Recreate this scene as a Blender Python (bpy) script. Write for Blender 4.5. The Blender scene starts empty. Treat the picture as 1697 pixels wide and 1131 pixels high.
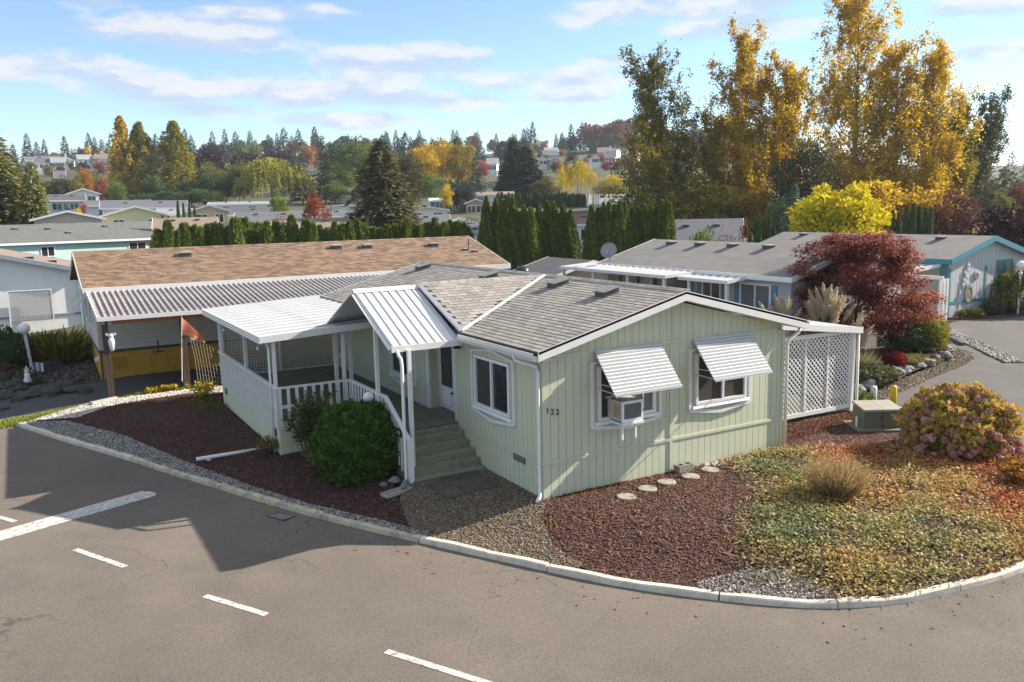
import bpy, bmesh, math, random
import numpy as np
from mathutils import Vector, Matrix

SC = bpy.context.scene
COL = SC.collection
R = math.radians
rng = np.random.default_rng(7)
random.seed(7)

# ------------------------------------------------------------------ camera, sky, sun, exposure
CF, CP, CR, CY = 1425.55, R(8.874), R(-1.220), R(60.398)      # focal length (px of a 1697 px wide picture), pitch, roll, heading
CC = Vector((-9.407, -15.325, 6.307))
fw = Vector((math.cos(CY)*math.cos(CP), math.sin(CY)*math.cos(CP), -math.sin(CP)))
rt0 = Vector((math.sin(CY), -math.cos(CY), 0)); up0 = rt0.cross(fw)
rt = rt0*math.cos(CR) + up0*math.sin(CR); up = -rt0*math.sin(CR) + up0*math.cos(CR)
cam = bpy.data.cameras.new("camera"); camo = bpy.data.objects.new("camera", cam); COL.objects.link(camo)
camo.matrix_world = Matrix(((rt.x, up.x, -fw.x, CC.x), (rt.y, up.y, -fw.y, CC.y), (rt.z, up.z, -fw.z, CC.z), (0, 0, 0, 1)))
cam.sensor_width = 36; cam.lens = 36*CF/1697; cam.clip_start = .1; cam.clip_end = 9000
SC.camera = camo

SUN_DIR = Vector((1, -.175, .58)).normalized()
SUN_EL = math.asin(SUN_DIR.z); SUN_ROT = math.atan2(SUN_DIR.x, SUN_DIR.y)
SKY_STRENGTH = .063; HAZE = .00018
sun = bpy.data.lights.new("sun", 'SUN'); suno = bpy.data.objects.new("sun", sun); COL.objects.link(suno)
sun.energy = 3.75; sun.angle = R(.53); sun.color = (1, .905, .80)
suno.rotation_euler = SUN_DIR.to_track_quat('Z', 'Y').to_euler(); suno.location = (40, -20, 60)

SC.view_settings.view_transform = 'Standard'; SC.view_settings.look = 'None'
SC.view_settings.gamma = 1; SC.view_settings.use_curve_mapping = False
SC.view_settings.exposure = 1.70
SC.cycles.max_bounces = 6; SC.cycles.transparent_max_bounces = 6; SC.cycles.volume_bounces = 0
SC.cycles.use_denoising = True

W = bpy.data.worlds.new("World"); SC.world = W; W.use_nodes = True
def build_world():
    nt = W.node_tree; N = nt.nodes; L = nt.links; N.clear()
    def nd(t, **k):
        n = N.new(t)
        for a, b in k.items(): setattr(n, a, b)
        return n
    def mth(op, a, b=None, c=None, clamp=False):
        n = nd('ShaderNodeMath', operation=op, use_clamp=clamp)
        for i, v in enumerate((a, b, c)):
            if v is None: continue
            if isinstance(v, (int, float)): n.inputs[i].default_value = v
            else: L.new(v, n.inputs[i])
        return n.outputs[0]
    out = nd('ShaderNodeOutputWorld'); bg = nd('ShaderNodeBackground')
    L.new(bg.outputs[0], out.inputs[0]); bg.inputs[1].default_value = SKY_STRENGTH
    sky = nd('ShaderNodeTexSky'); sky.sky_type = 'NISHITA'; sky.sun_disc = False
    sky.sun_elevation = SUN_EL; sky.sun_rotation = SUN_ROT
    sky.altitude = 100; sky.air_density = 1.0; sky.dust_density = .02; sky.ozone_density = 1.2
    tc = nd('ShaderNodeTexCoord'); sep = nd('ShaderNodeSeparateXYZ'); L.new(tc.outputs['Generated'], sep.inputs[0])
    x, y, z = sep.outputs
    az = mth('ARCTAN2', y, x); el = mth('ARCSINE', z)
    # noise in azimuth / elevation so the cloud banks lie flat
    cmb = nd('ShaderNodeCombineXYZ'); L.new(mth('MULTIPLY', az, 12.0), cmb.inputs[0]); L.new(mth('MULTIPLY', el, 34.0), cmb.inputs[1])
    n1 = nd('ShaderNodeTexNoise'); n1.inputs['Scale'].default_value = 1.0; n1.inputs['Detail'].default_value = 7; n1.inputs['Roughness'].default_value = .58
    L.new(cmb.outputs[0], n1.inputs['Vector'])
    nz = n1.outputs[0]
    mask = None
    # real cloud banks: azimuth offset from the view heading (deg, + = left), elevation (deg), half widths
    banks = [(20.5, 7.6, 6, .9), (11, 7.3, 6, .8), (3, 6.8, 5, .6), (17.5, 10.6, 7.0, 1.2), (6.5, 9.1, 7.0, 1.3), (14.5, 11.9, 4.0, .7), (-3.0, 7.9, 5.5, .9), (24.5, 12.6, 2.6, .9), (31.5, 11.6, 2.4, 1.9), (27, 8.4, 6, .9), (20.5, 13.9, 3.0, .9), (21.5, 6.9, 2.6, .4),
             (29.5, 14.5, 6.0, .8), (21.0, 14.2, 2.6, .9), (19.5, 6.2, 4.0, .5), (9, 5.6, 5, .6), (-3, 6.9, 3.5, .4), (33, 8.4, 3.4, .7), (-11.0, 12.0, 8.0, 1.0), (-15.5, 10.6, 5.0, .8), (-7.0, 9.0, 2.5, .5),
             (-26.0, 13.5, 8.0, 1.9), (-31, 10.3, 5.0, 1.0), (-29, 8.0, 5, .5), (50, 12, 9, 2.5), (-50, 15, 11, 3), (5, 24, 18, 4), (-30, 28, 16, 5), (80, 18, 16, 4), (-95, 20, 20, 4), (140, 16, 20, 4), (190, 18, 22, 4)]
    zt = None
    for (a, e, w, h) in banks:
        a0 = CY + R(a); a0 = (a0+math.pi) % (2*math.pi)-math.pi
        da = mth('DIVIDE', mth('SUBTRACT', az, a0), R(w)); de = mth('DIVIDE', mth('SUBTRACT', el, R(e)), R(h))
        q = mth('SUBTRACT', 1.0, mth('ADD', mth('MULTIPLY', da, da), mth('MULTIPLY', de, de)))
        q = mth('MAXIMUM', q, -1.5)
        mask = q if mask is None else mth('MAXIMUM', mask, q)
    # broken cloud cover overhead, out of view, added to raise the fill light
    hi = nd('ShaderNodeMapRange'); hi.interpolation_type = 'SMOOTHSTEP'; hi.inputs['From Min'].default_value = R(17); hi.inputs['From Max'].default_value = R(36); hi.inputs['To Min'].default_value = -1.5; hi.inputs['To Max'].default_value = 1.25; L.new(el, hi.inputs['Value'])
    mask = mth('MAXIMUM', mask, hi.outputs[0])
    m = mth('ADD', mth('MULTIPLY', mask, .56), mth('MULTIPLY', mth('SUBTRACT', nz, .5), 3.0))
    mr = nd('ShaderNodeMapRange'); mr.interpolation_type = 'SMOOTHSTEP'
    mr.inputs['From Min'].default_value = -.30; mr.inputs['From Max'].default_value = .52
    L.new(m, mr.inputs['Value'])
    cov = mth('MULTIPLY', mr.outputs[0], .80)
    # the same noise a little higher up tells lit tops from grey undersides
    cmb2 = nd('ShaderNodeCombineXYZ'); L.new(mth('MULTIPLY', az, 12.0), cmb2.inputs[0]); L.new(mth('MULTIPLY', mth('ADD', el, R(.7)), 34.0), cmb2.inputs[1])
    n2 = nd('ShaderNodeTexNoise'); n2.inputs['Scale'].default_value = 1.0; n2.inputs['Detail'].default_value = 4
    L.new(cmb2.outputs[0], n2.inputs['Vector'])
    dn = mth('SUBTRACT', nz, n2.outputs[0])
    mr2 = nd('ShaderNodeMapRange'); mr2.interpolation_type = 'SMOOTHSTEP'
    mr2.inputs['From Min'].default_value = -.10; mr2.inputs['From Max'].default_value = .12
    L.new(dn, mr2.inputs['Value'])
    cc = nd('ShaderNodeMix', data_type='RGBA'); cc.inputs[6].default_value = (2.9, 3.4, 4.3, 1); cc.inputs[7].default_value = (4.6, 4.5, 4.5, 1)
    L.new(mr2.outputs[0], cc.inputs[0])
    # pale veil near the horizon belongs to the air itself
    mx = nd('ShaderNodeMix', data_type='RGBA'); L.new(cov, mx.inputs[0])
    gn = nd('ShaderNodeMix', data_type='RGBA'); gn.blend_type = 'MULTIPLY'; gn.inputs[0].default_value = 1; gn.inputs[7].default_value = (.80, .89, 1.0, 1); L.new(sky.outputs[0], gn.inputs[6])
    L.new(gn.outputs[2], mx.inputs[6]); L.new(cc.outputs[2], mx.inputs[7])
    L.new(mx.outputs[2], bg.inputs[0])
build_world()

def ray(px, py):
    return fw + rt*((px-848.5)/CF) - up*((py-565.5)/CF)
def at(px, py, z):                        # the point at height z on that line of sight
    d = ray(px, py); return CC + d*((z-CC.z)/d.z)
def pd(px, dist):                         # ground position (x, y) on the bearing of px at a given distance
    d = ray(px, 345); h = Vector((d.x, d.y)).normalized(); return CC.x+h.x*dist, CC.y+h.y*dist
def zat(px, py, dist):                    # height on that line of sight at a horizontal distance
    d = ray(px, py); return CC.z + d.z*dist/math.hypot(d.x, d.y)

# ------------------------------------------------------------------ node materials
def srgb(r, g, b): return tuple(((c/255)/12.92 if c/255 <= .04045 else ((c/255+.055)/1.055)**2.4) for c in (r, g, b))
def mat(name, c1, c2=None, scale=4, rough=.75, bump=0, bscale=40, detail=5, spec=.35, metal=0, dirt=None, dirt_scale=1.2, dirt_lo=.52, dirt_hi=.75, stretch=None, jitter=0):
    m = bpy.data.materials.new(name); m.use_nodes = True
    nt = m.node_tree; N = nt.nodes; L = nt.links
    b = N['Principled BSDF']; b.inputs['Roughness'].default_value = rough; b.inputs['Metallic'].default_value = metal
    b.inputs['Specular IOR Level'].default_value = spec
    tc = N.new('ShaderNodeTexCoord'); vec = tc.outputs['Object']
    if stretch:
        mp = N.new('ShaderNodeMapping'); mp.inputs['Scale'].default_value = stretch; L.new(vec, mp.inputs[0]); vec = mp.outputs[0]
    c2 = c2 or tuple(x*.85 for x in c1)
    n = N.new('ShaderNodeTexNoise'); n.inputs['Scale'].default_value = scale; n.inputs['Detail'].default_value = detail; n.inputs['Roughness'].default_value = .65
    L.new(vec, n.inputs['Vector'])
    r = N.new('ShaderNodeMapRange'); r.inputs['From Min'].default_value = .3; r.inputs['From Max'].default_value = .7; L.new(n.outputs[0], r.inputs['Value'])
    mx = N.new('ShaderNodeMix'); mx.data_type = 'RGBA'; mx.inputs[6].default_value = (*c1, 1); mx.inputs[7].default_value = (*c2, 1)
    L.new(r.outputs[0], mx.inputs[0]); colr = mx.outputs[2]
    if dirt:
        n3 = N.new('ShaderNodeTexNoise'); n3.inputs['Scale'].default_value = dirt_scale; n3.inputs['Detail'].default_value = 8; n3.inputs['Roughness'].default_value = .7
        L.new(vec, n3.inputs['Vector'])
        r3 = N.new('ShaderNodeMapRange'); r3.inputs['From Min'].default_value = dirt_lo; r3.inputs['From Max'].default_value = dirt_hi; L.new(n3.outputs[0], r3.inputs['Value'])
        m3 = N.new('ShaderNodeMix'); m3.data_type = 'RGBA'; m3.inputs[7].default_value = (*dirt, 1)
        L.new(r3.outputs[0], m3.inputs[0]); L.new(colr, m3.inputs[6]); colr = m3.outputs[2]
    if jitter:
        oi = N.new('ShaderNodeObjectInfo'); at_ = N.new('ShaderNodeAttribute'); at_.attribute_name = 'var'
        ad = N.new('ShaderNodeMath'); ad.operation = 'ADD'; L.new(oi.outputs['Random'], ad.inputs[0]); L.new(at_.outputs['Fac'], ad.inputs[1])
        fr = N.new('ShaderNodeMath'); fr.operation = 'FRACT'; L.new(ad.outputs[0], fr.inputs[0])
        rr = N.new('ShaderNodeMapRange'); rr.inputs['To Min'].default_value = 1-jitter; rr.inputs['To Max'].default_value = 1+jitter; L.new(fr.outputs[0], rr.inputs['Value'])
        vm = N.new('ShaderNodeVectorMath'); vm.operation = 'SCALE'; L.new(colr, vm.inputs[0]); L.new(rr.outputs[0], vm.inputs['Scale']); colr = vm.outputs[0]
    L.new(colr, b.inputs['Base Color'])
    if bump:
        n2 = N.new('ShaderNodeTexNoise'); n2.inputs['Scale'].default_value = bscale; n2.inputs['Detail'].default_value = 4; L.new(vec, n2.inputs['Vector'])
        bp = N.new('ShaderNodeBump'); bp.inputs['Strength'].default_value = bump; bp.inputs['Distance'].default_value = .02
        L.new(n2.outputs[0], bp.inputs['Height']); L.new(bp.outputs[0], b.inputs['Normal'])
    return m
def varmat(name, stops, rough=.8, trans=0, spec=.2, objrand=.0, bump=0):
    """colour picked per face by the 'var' attribute (species colour, chip colour) through a ramp"""
    m = bpy.data.materials.new(name); m.use_nodes = True
    nt = m.node_tree; N = nt.nodes; L = nt.links; b = N['Principled BSDF']
    b.inputs['Roughness'].default_value = rough; b.inputs['Specular IOR Level'].default_value = spec
    a = N.new('ShaderNodeAttribute'); a.attribute_name = 'var'; v = a.outputs['Fac']
    if objrand:
        oi = N.new('ShaderNodeObjectInfo'); s = N.new('ShaderNodeMath'); s.operation = 'MULTIPLY_ADD'
        L.new(oi.outputs['Random'], s.inputs[0]); s.inputs[1].default_value = objrand; L.new(v, s.inputs[2])
        s2 = N.new('ShaderNodeMath'); s2.operation = 'SUBTRACT'; L.new(s.outputs[0], s2.inputs[0]); s2.inputs[1].default_value = objrand/2; v = s2.outputs[0]
    cr = N.new('ShaderNodeValToRGB'); L.new(v, cr.inputs[0])
    el = cr.color_ramp.elements
    while len(el) < len(stops): el.new(.5)
    for i, c in enumerate(stops):
        el[i].position = i/(len(stops)-1); el[i].color = (*c, 1)
    L.new(cr.outputs[0], b.inputs['Base Color'])
    if trans:
        t = N.new('ShaderNodeBsdfTranslucent'); L.new(cr.outputs[0], t.inputs[0])
        mx = N.new('ShaderNodeMixShader'); mx.inputs[0].default_value = trans
        L.new(b.outputs[0], mx.inputs[1]); L.new(t.outputs[0], mx.inputs[2])
        L.new(mx.outputs[0], N['Material Output'].inputs[0])
    return m
def glassmat(name, c=(.02, .022, .024), rough=.06, curtain=None):
    m = mat(name, c, tuple(x*1.6 for x in c), scale=1.5, rough=rough, spec=.6)
    return m

# ------------------------------------------------------------------ mesh building
class MB:
    def __init__(s): s.v = []; s.f = []; s.a = None
    def quad(s, *p):
        n = len(s.v); s.v += [tuple(q) for q in p]; s.f.append(tuple(range(n, n+len(p)))); return s
    def hexa(s, p):                       # 8 points: bottom ring 0-3, top ring 4-7
        n = len(s.v); s.v += [tuple(q) for q in p]
        for f in ((3, 2, 1, 0), (4, 5, 6, 7), (0, 1, 5, 4), (1, 2, 6, 5), (2, 3, 7, 6), (3, 0, 4, 7)): s.f.append(tuple(n+i for i in f))
        return s
    def box(s, x0, y0, z0, x1, y1, z1):
        return s.hexa([(x0, y0, z0), (x1, y0, z0), (x1, y1, z0), (x0, y1, z0), (x0, y0, z1), (x1, y0, z1), (x1, y1, z1), (x0, y1, z1)])
    def beam(s, p, q, w, h, upv=(0, 0, 1)):
        p = Vector(p); q = Vector(q); d = (q-p).normalized(); u = Vector(upv)
        if abs(d.dot(u)) > .99: u = Vector((0, 1, 0))
        sd = d.cross(u).normalized(); u = sd.cross(d).normalized()
        a = sd*(w/2); b = u*(h/2)
        return s.hexa([p-a-b, p+a-b, q+a-b, q-a-b, p-a+b, p+a+b, q+a+b, q-a+b])
    def prism(s, pts, axis, a, b):        # convex outline extruded along an axis from a to b
        n = len(s.v); k = len(pts)
        def mk(p, t):
            return {'x': (t, p[0], p[1]), 'y': (p[0], t, p[1]), 'z': (p[0], p[1], t)}[axis]
        s.v += [mk(p, a) for p in pts]+[mk(p, b) for p in pts]
        s.f.append(tuple(n+i for i in range(k))[::-1]); s.f.append(tuple(n+k+i for i in range(k)))
        for i in range(k):
            j = (i+1) % k; s.f.append((n+i, n+j, n+k+j, n+k+i))
        return s
    def slab(s, pts, t, nrm=None):        # a flat outline thickened downwards by t
        P = [Vector(p) for p in pts]; nn = nrm or (P[1]-P[0]).cross(P[2]-P[0]).normalized()
        if nn.z < 0: nn = -nn
        n = len(s.v); k = len(P)
        s.v += [tuple(p) for p in P]+[tuple(p-nn*t) for p in P]
        s.f.append(tuple(range(n, n+k))); s.f.append(tuple(range(n+2*k-1, n+k-1, -1)))
        for i in range(k):
            j = (i+1) % k; s.f.append((n+i, n+k+i, n+k+j, n+j))
        return s
    def tube(s, pts, r, n=8, r1=None):
        P = [Vector(p) for p in pts]; k = len(P); rs = r if isinstance(r, (list, tuple)) else [r+((r1 if r1 is not None else r)-r)*i/max(1, k-1) for i in range(k)]
        b = len(s.v); ref = None
        for i, p in enumerate(P):
            d = (P[min(i+1, k-1)]-P[max(i-1, 0)]).normalized()
            u = ref if ref and abs(d.dot(ref)) < .95 else (Vector((0, 0, 1)) if abs(d.z) < .9 else Vector((1, 0, 0)))
            u = (u-d*u.dot(d)).normalized(); ref = u; w = d.cross(u)
            for j in range(n):
                t = 2*math.pi*j/n; s.v.append(tuple(p+u*(rs[i]*math.cos(t))+w*(rs[i]*math.sin(t))))
        for i in range(k-1):
            for j in range(n):
                jj = (j+1) % n; s.f.append((b+i*n+j, b+i*n+jj, b+(i+1)*n+jj, b+(i+1)*n+j))
        s.f.append(tuple(b+j for j in range(n))[::-1]); s.f.append(tuple(b+(k-1)*n+j for j in range(n)))
        return s
    def lathe(s, prof, c=(0, 0, 0), n=12):
        b = len(s.v); k = len(prof)
        for r, z in prof:
            for j in range(n):
                t = 2*math.pi*j/n; s.v.append((c[0]+r*math.cos(t), c[1]+r*math.sin(t), c[2]+z))
        for i in range(k-1):
            for j in range(n):
                jj = (j+1) % n; s.f.append((b+i*n+j, b+i*n+jj, b+(i+1)*n+jj, b+(i+1)*n+j))
        s.f.append(tuple(b+j for j in range(n))[::-1]); s.f.append(tuple(b+(k-1)*n+j for j in range(n)))
        return s
    def ball(s, c, r, n=12, m=7, sz=1):
        return s.lathe([(r*math.sin(math.pi*i/m)+1e-4, -r*sz*math.cos(math.pi*i/m)) for i in range(m+1)], c, n)
    def ico(s, c, r, seed=0, flat=.7):    # a rough stone
        rr = random.Random(seed); bm = bmesh.new(); bmesh.ops.create_icosphere(bm, subdivisions=2, radius=1)
        n = len(s.v); ks = [rr.uniform(.8, 1.25) for _ in range(3)]; ph = [rr.uniform(0, 6) for _ in range(6)]
        for v in bm.verts:
            p = v.co; k = 1+.16*math.sin(3*p.x+ph[0])+.14*math.sin(4*p.y+ph[1])+.12*math.sin(5*p.z+ph[2])+rr.uniform(-.07, .07)
            s.v.append((c[0]+p.x*k*r*ks[0], c[1]+p.y*k*r*ks[1], c[2]+p.z*k*r*flat*ks[2]))
        bm.verts.index_update()
        for f in bm.faces: s.f.append(tuple(n+v.index for v in f.verts))
        bm.free(); return s
    def mesh(s, name, m=None, smooth=False, var=None):
        me = bpy.data.meshes.new(name); me.from_pydata(s.v, [], s.f)
        if m: me.materials.append(m)
        if smooth: me.polygons.foreach_set('use_smooth', [True]*len(me.polygons))
        if var is not None:
            a = me.attributes.new('var', 'FLOAT', 'FACE'); a.data.foreach_set('value', np.asarray(var, dtype=np.float32))
        me.update(); return me
    def build(s, name, m, parent=None, loc=(0, 0, 0), smooth=False, rot=None, var=None):
        return ob(name, s.mesh(name, m, smooth, var), parent, loc, rot)
def ob(name, me, parent=None, loc=(0, 0, 0), rot=None, scale=None):
    o = bpy.data.objects.new(name, me); COL.objects.link(o)
    o.location = loc
    if rot is not None: o.rotation_euler = (0, 0, rot) if isinstance(rot, (int, float)) else rot
    if scale is not None: o.scale = (scale,)*3 if isinstance(scale, (int, float)) else scale
    if parent: o.parent = parent
    return o
def thing(name, label, cat, loc=(0, 0, 0), rotz=0, group=None, scale=None):
    o = ob(name, None, None, loc, rotz, scale); o['label'] = label; o['category'] = cat
    o.empty_display_size = .2
    if group: o['group'] = group
    return o
def tag(o, label, cat, group=None, kind=None):
    o['label'] = label; o['category'] = cat
    if group: o['group'] = group
    if kind: o['kind'] = kind
    return o
def struct(o, label=None):
    o['kind'] = 'structure'
    if label: o['label'] = label
    return o
def stuff(o, label=None, cat=None):
    o['kind'] = 'stuff'
    if label: o['label'] = label; o['category'] = cat
    return o
def copy_tree(root, loc, rotz=None, label=None, scale=None):
    c = root.copy(); COL.objects.link(c); c.location = loc
    if rotz is not None: c.rotation_euler = (0, 0, rotz)
    if scale is not None: c.scale = (scale,)*3 if isinstance(scale, (int, float)) else scale
    if label: c['label'] = label
    for ch in KIDS(root):
        k = ch.copy(); COL.objects.link(k); k.parent = c
        for g in KIDS(ch):
            q = g.copy(); COL.objects.link(q); q.parent = k
    return c
def KIDS(o): return list(o.children)
def text_mesh(body, size, m, depth=.004):
    cu = bpy.data.curves.new('lettering', 'FONT'); cu.body = body; cu.size = size; cu.extrude = depth; cu.align_x = 'CENTER'; cu.align_y = 'CENTER'; cu.resolution_u = 3
    o = bpy.data.objects.new('lettering', cu); COL.objects.link(o)
    bpy.context.view_layer.update()
    me = bpy.data.meshes.new_from_object(o.evaluated_get(bpy.context.evaluated_depsgraph_get()))
    bpy.data.objects.remove(o); bpy.data.curves.remove(cu); me.materials.clear(); me.materials.append(m); return me

ORD = ['first', 'second', 'third', 'fourth', 'fifth', 'sixth', 'seventh', 'eighth', 'ninth', 'tenth', 'eleventh', 'twelfth', 'thirteenth', 'fourteenth', 'fifteenth', 'sixteenth', 'seventeenth', 'eighteenth', 'nineteenth', 'twentieth']
def ordl(i, n):                           # "third from the left" / "second from the right"
    if n == 1: return 'only'
    if i == 0: return 'leftmost'
    if i == n-1: return 'rightmost'
    if i < (n+1)//2: return ORD[i]+' from left'
    return ORD[n-1-i]+' from right'

# ------------------------------------------------------------------ leaf clouds (numpy)
def unit(a): return a/np.maximum(np.linalg.norm(a, axis=1, keepdims=True), 1e-9)
def leafmesh(name, P, S, m, D=None, var=None, asp=.55, jit=.6, Nrm=None, g=None, curl=0):
    """kite shaped leaves: P roots, S sizes, D preferred growth directions, Nrm preferred facing"""
    g = g or rng; n = len(P)
    a = unit(g.normal(size=(n, 3)))
    if D is not None: a = unit(D+jit*a)
    b = g.normal(size=(n, 3)) if Nrm is None else np.cross(Nrm+g.normal(size=(n, 3))*.35, a)
    b = unit(b-a*np.sum(a*b, 1, keepdims=True))
    S = np.asarray(S).reshape(-1, 1)*np.ones((n, 1))
    V = np.empty((n, 4, 3))
    V[:, 0] = P; V[:, 1] = P+a*S*.5+b*S*asp*.5; V[:, 2] = P+a*S; V[:, 3] = P+a*S*.5-b*S*asp*.5
    return rawmesh(name, V.reshape(-1, 3), n, 4, m, np.clip(g.random(n), 0, 1) if var is None else var)
def rawmesh(name, V, nf, k, m, var=None, F=None):
    me = bpy.data.meshes.new(name)
    me.vertices.add(len(V)); me.vertices.foreach_set('co', np.ascontiguousarray(V, dtype=np.float32).ravel())
    F = np.arange(nf*k) if F is None else np.asarray(F).ravel()
    me.loops.add(nf*k); me.loops.foreach_set('vertex_index', F.astype(np.int32))
    me.polygons.add(nf); me.polygons.foreach_set('loop_start', np.arange(0, nf*k, k, dtype=np.int32))
    me.polygons.foreach_set('loop_total', np.full(nf, k, dtype=np.int32))
    if m: me.materials.append(m)
    if var is not None:
        a = me.attributes.new('var', 'FLOAT', 'FACE'); a.data.foreach_set('value', np.asarray(var, dtype=np.float32))
    me.update(calc_edges=True); return me
def stones_mesh(name, P, S, flat, m, g=None, elong=1.0):
    """many small six-cornered stones or chips in one mesh"""
    g = g or rng; n = len(P)
    O = np.array([(1, 0, 0), (-1, 0, 0), (0, 1, 0), (0, -1, 0), (0, 0, 1), (0, 0, -1)], float)
    F = np.array([(0, 2, 4), (2, 1, 4), (1, 3, 4), (3, 0, 4), (2, 0, 5), (1, 2, 5), (3, 1, 5), (0, 3, 5)])[:4+4*(flat > .45)]
    V = np.repeat(O[None], n, 0)*(1+g.normal(size=(n, 6, 1))*.22)
    V *= np.stack([g.uniform(.8, 1.3, n)*elong, g.uniform(.6, 1.0, n), np.full(n, flat)*g.uniform(.7, 1.3, n)], 1)[:, None]
    t = g.uniform(0, 6.28, n); c, s = np.cos(t), np.sin(t)
    tl = g.normal(size=n)*.35
    x = V[..., 0].copy(); z = V[..., 2].copy(); V[..., 0] = x*np.cos(tl)[:, None]-z*np.sin(tl)[:, None]; V[..., 2] = x*np.sin(tl)[:, None]+z*np.cos(tl)[:, None]
    x = V[..., 0].copy(); y = V[..., 1].copy()
    V[..., 0] = x*c[:, None]-y*s[:, None]; V[..., 1] = x*s[:, None]+y*c[:, None]
    V = V*np.asarray(S)[:, None, None]+P[:, None]
    k = len(F); FF = (F[None]+6*np.arange(n)[:, None, None]).reshape(-1)
    return rawmesh(name, V.reshape(-1, 3), n*k, 3, m, np.repeat(g.random(n), k), FF)
# ------------------------------------------------------------------ the lie of the land
K = [(-10.05, 16.2), (-9.55, 15.0), (-8.75, 13.0), (-7.49, 10.12), (-6.65, 8.0), (-5.89, 6.2), (-5.0, 4.1), (-4.0, 1.95), (-2.59, -.66), (-1.75, -2.15), (-.82, -3.72), (.3, -5.1), (1.39, -6.13), (2.45, -6.7), (3.55, -6.99), (5.44, -7.25), (7.2, -7.15), (8.9, -6.6), (10.4, -5.5), (11.5, -4.2), (12.2, -2.6), (12.9, -.6), (13.4, 1.0)]
def smooth_line(P, step=.4):              # Catmull-Rom through the points, resampled
    P = [np.array(p, float) for p in P]; P = [2*P[0]-P[1]]+P+[2*P[-1]-P[-2]]; out = []
    for i in range(1, len(P)-2):
        n = max(2, int(np.linalg.norm(P[i+1]-P[i])/step))
        for k in range(n):
            t = k/n; a, b, c, d = P[i-1:i+3]
            out.append(.5*((2*b)+(c-a)*t+(2*a-5*b+4*c-d)*t*t+(3*b-a-3*c+d)*t**3))
    out.append(P[-2]); return [tuple(p) for p in out]
KL = smooth_line(K)
BED = KL+[(12.6, 1.95), (12.15, 2.1), (12.15, 16.9), (-3.0, 16.95), (-4.9, 17.0), (-7.0, 16.85), (-9.6, 16.6)]
def inpoly(x, y, P):
    x = np.asarray(x, float); y = np.asarray(y, float); r = np.zeros(x.shape, bool); n = len(P)
    for i in range(n):
        x0, y0 = P[i]; x1, y1 = P[(i+1) % n]
        if y0 == y1: continue
        c = ((y0 > y) != (y1 > y)) & (x < (x1-x0)*(y-y0)/(y1-y0)+x0); r ^= c
    return r
def linedist(x, y, P):
    x = np.asarray(x, float); y = np.asarray(y, float); d = np.full(x.shape, 1e9)
    for i in range(len(P)-1):
        x0, y0 = P[i]; dx, dy = P[i+1][0]-x0, P[i+1][1]-y0; l2 = dx*dx+dy*dy
        t = np.clip(((x-x0)*dx+(y-y0)*dy)/l2, 0, 1); d = np.minimum(d, np.hypot(x-x0-t*dx, y-y0-t*dy))
    return d
def zroad(x, y):
    x = np.asarray(x, float)
    return np.interp(x, [-60, 3, 15, 30, 60], [-.35, -.35, .0, .2, .5])
def sm(t): t = np.clip(t, 0, 1); return t*t*(3-2*t)
def hill(x, y):
    dx = np.asarray(x, float)-CC.x; dy = np.asarray(y, float)-CC.y
    s = dx*fw.x+dy*fw.y; s = s/math.hypot(fw.x, fw.y); lat = (dx*rt0.x+dy*rt0.y)
    k = sm((lat/np.maximum(s, 1)-.26)/.25)            # to the right the hill lies farther off
    s = np.where(s > 120, s-k*np.clip(s-120, 0, 420), s)
    base = np.interp(s, [0, 46, 62, 90, 120, 160, 200, 300, 400, 500, 620, 900, 9000], [0, 0, .5, 1.9, 3.9, 6.2, 8.6, 16, 26.5, 36, 43, 46, 46])
    return base+sm((s-150)/150)*2.0*np.sin(x*.021+1)*np.cos(y*.017)
def ground(x, y):
    x = np.asarray(x, float); y = np.asarray(y, float)
    zr = zroad(x, y); d = linedist(x, y, KL); ins = inpoly(x, y, BED)
    bed = (zr+.09)+(np.maximum(0.0, zr+.12)-(zr+.09))*sm(d/2.6)
    yard = -.33*np.clip((-6.0-x)/4.5, 0, 1)
    yard = yard+np.where(x < -5.5, .07*np.clip(y-22.0, 0, 7), 0)
    z = np.where(ins, bed, np.where((y > 16.0) & (x < 12.2), yard, zr))
    gard = inpoly(x, y, GARD)
    z = np.where(gard, zr+.12, z)
    return z+hill(x, y)
GEDGE = [(12.5, 2.9), (14.2, 2.95), (15.9, 3.3), (17.4, 3.75), (19.0, 4.15), (20.5, 4.5), (21.9, 4.95), (22.9, 5.6), (23.3, 6.4), (23.6, 7.3)]
GARD = GEDGE+[(27.5, 12.0), (27.5, 40), (12.5, 40)]
T = lambda x, y: float(ground(np.array([x]), np.array([y]))[0])
H = lambda x, y: float(hill(np.array([x]), np.array([y]))[0])

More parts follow.
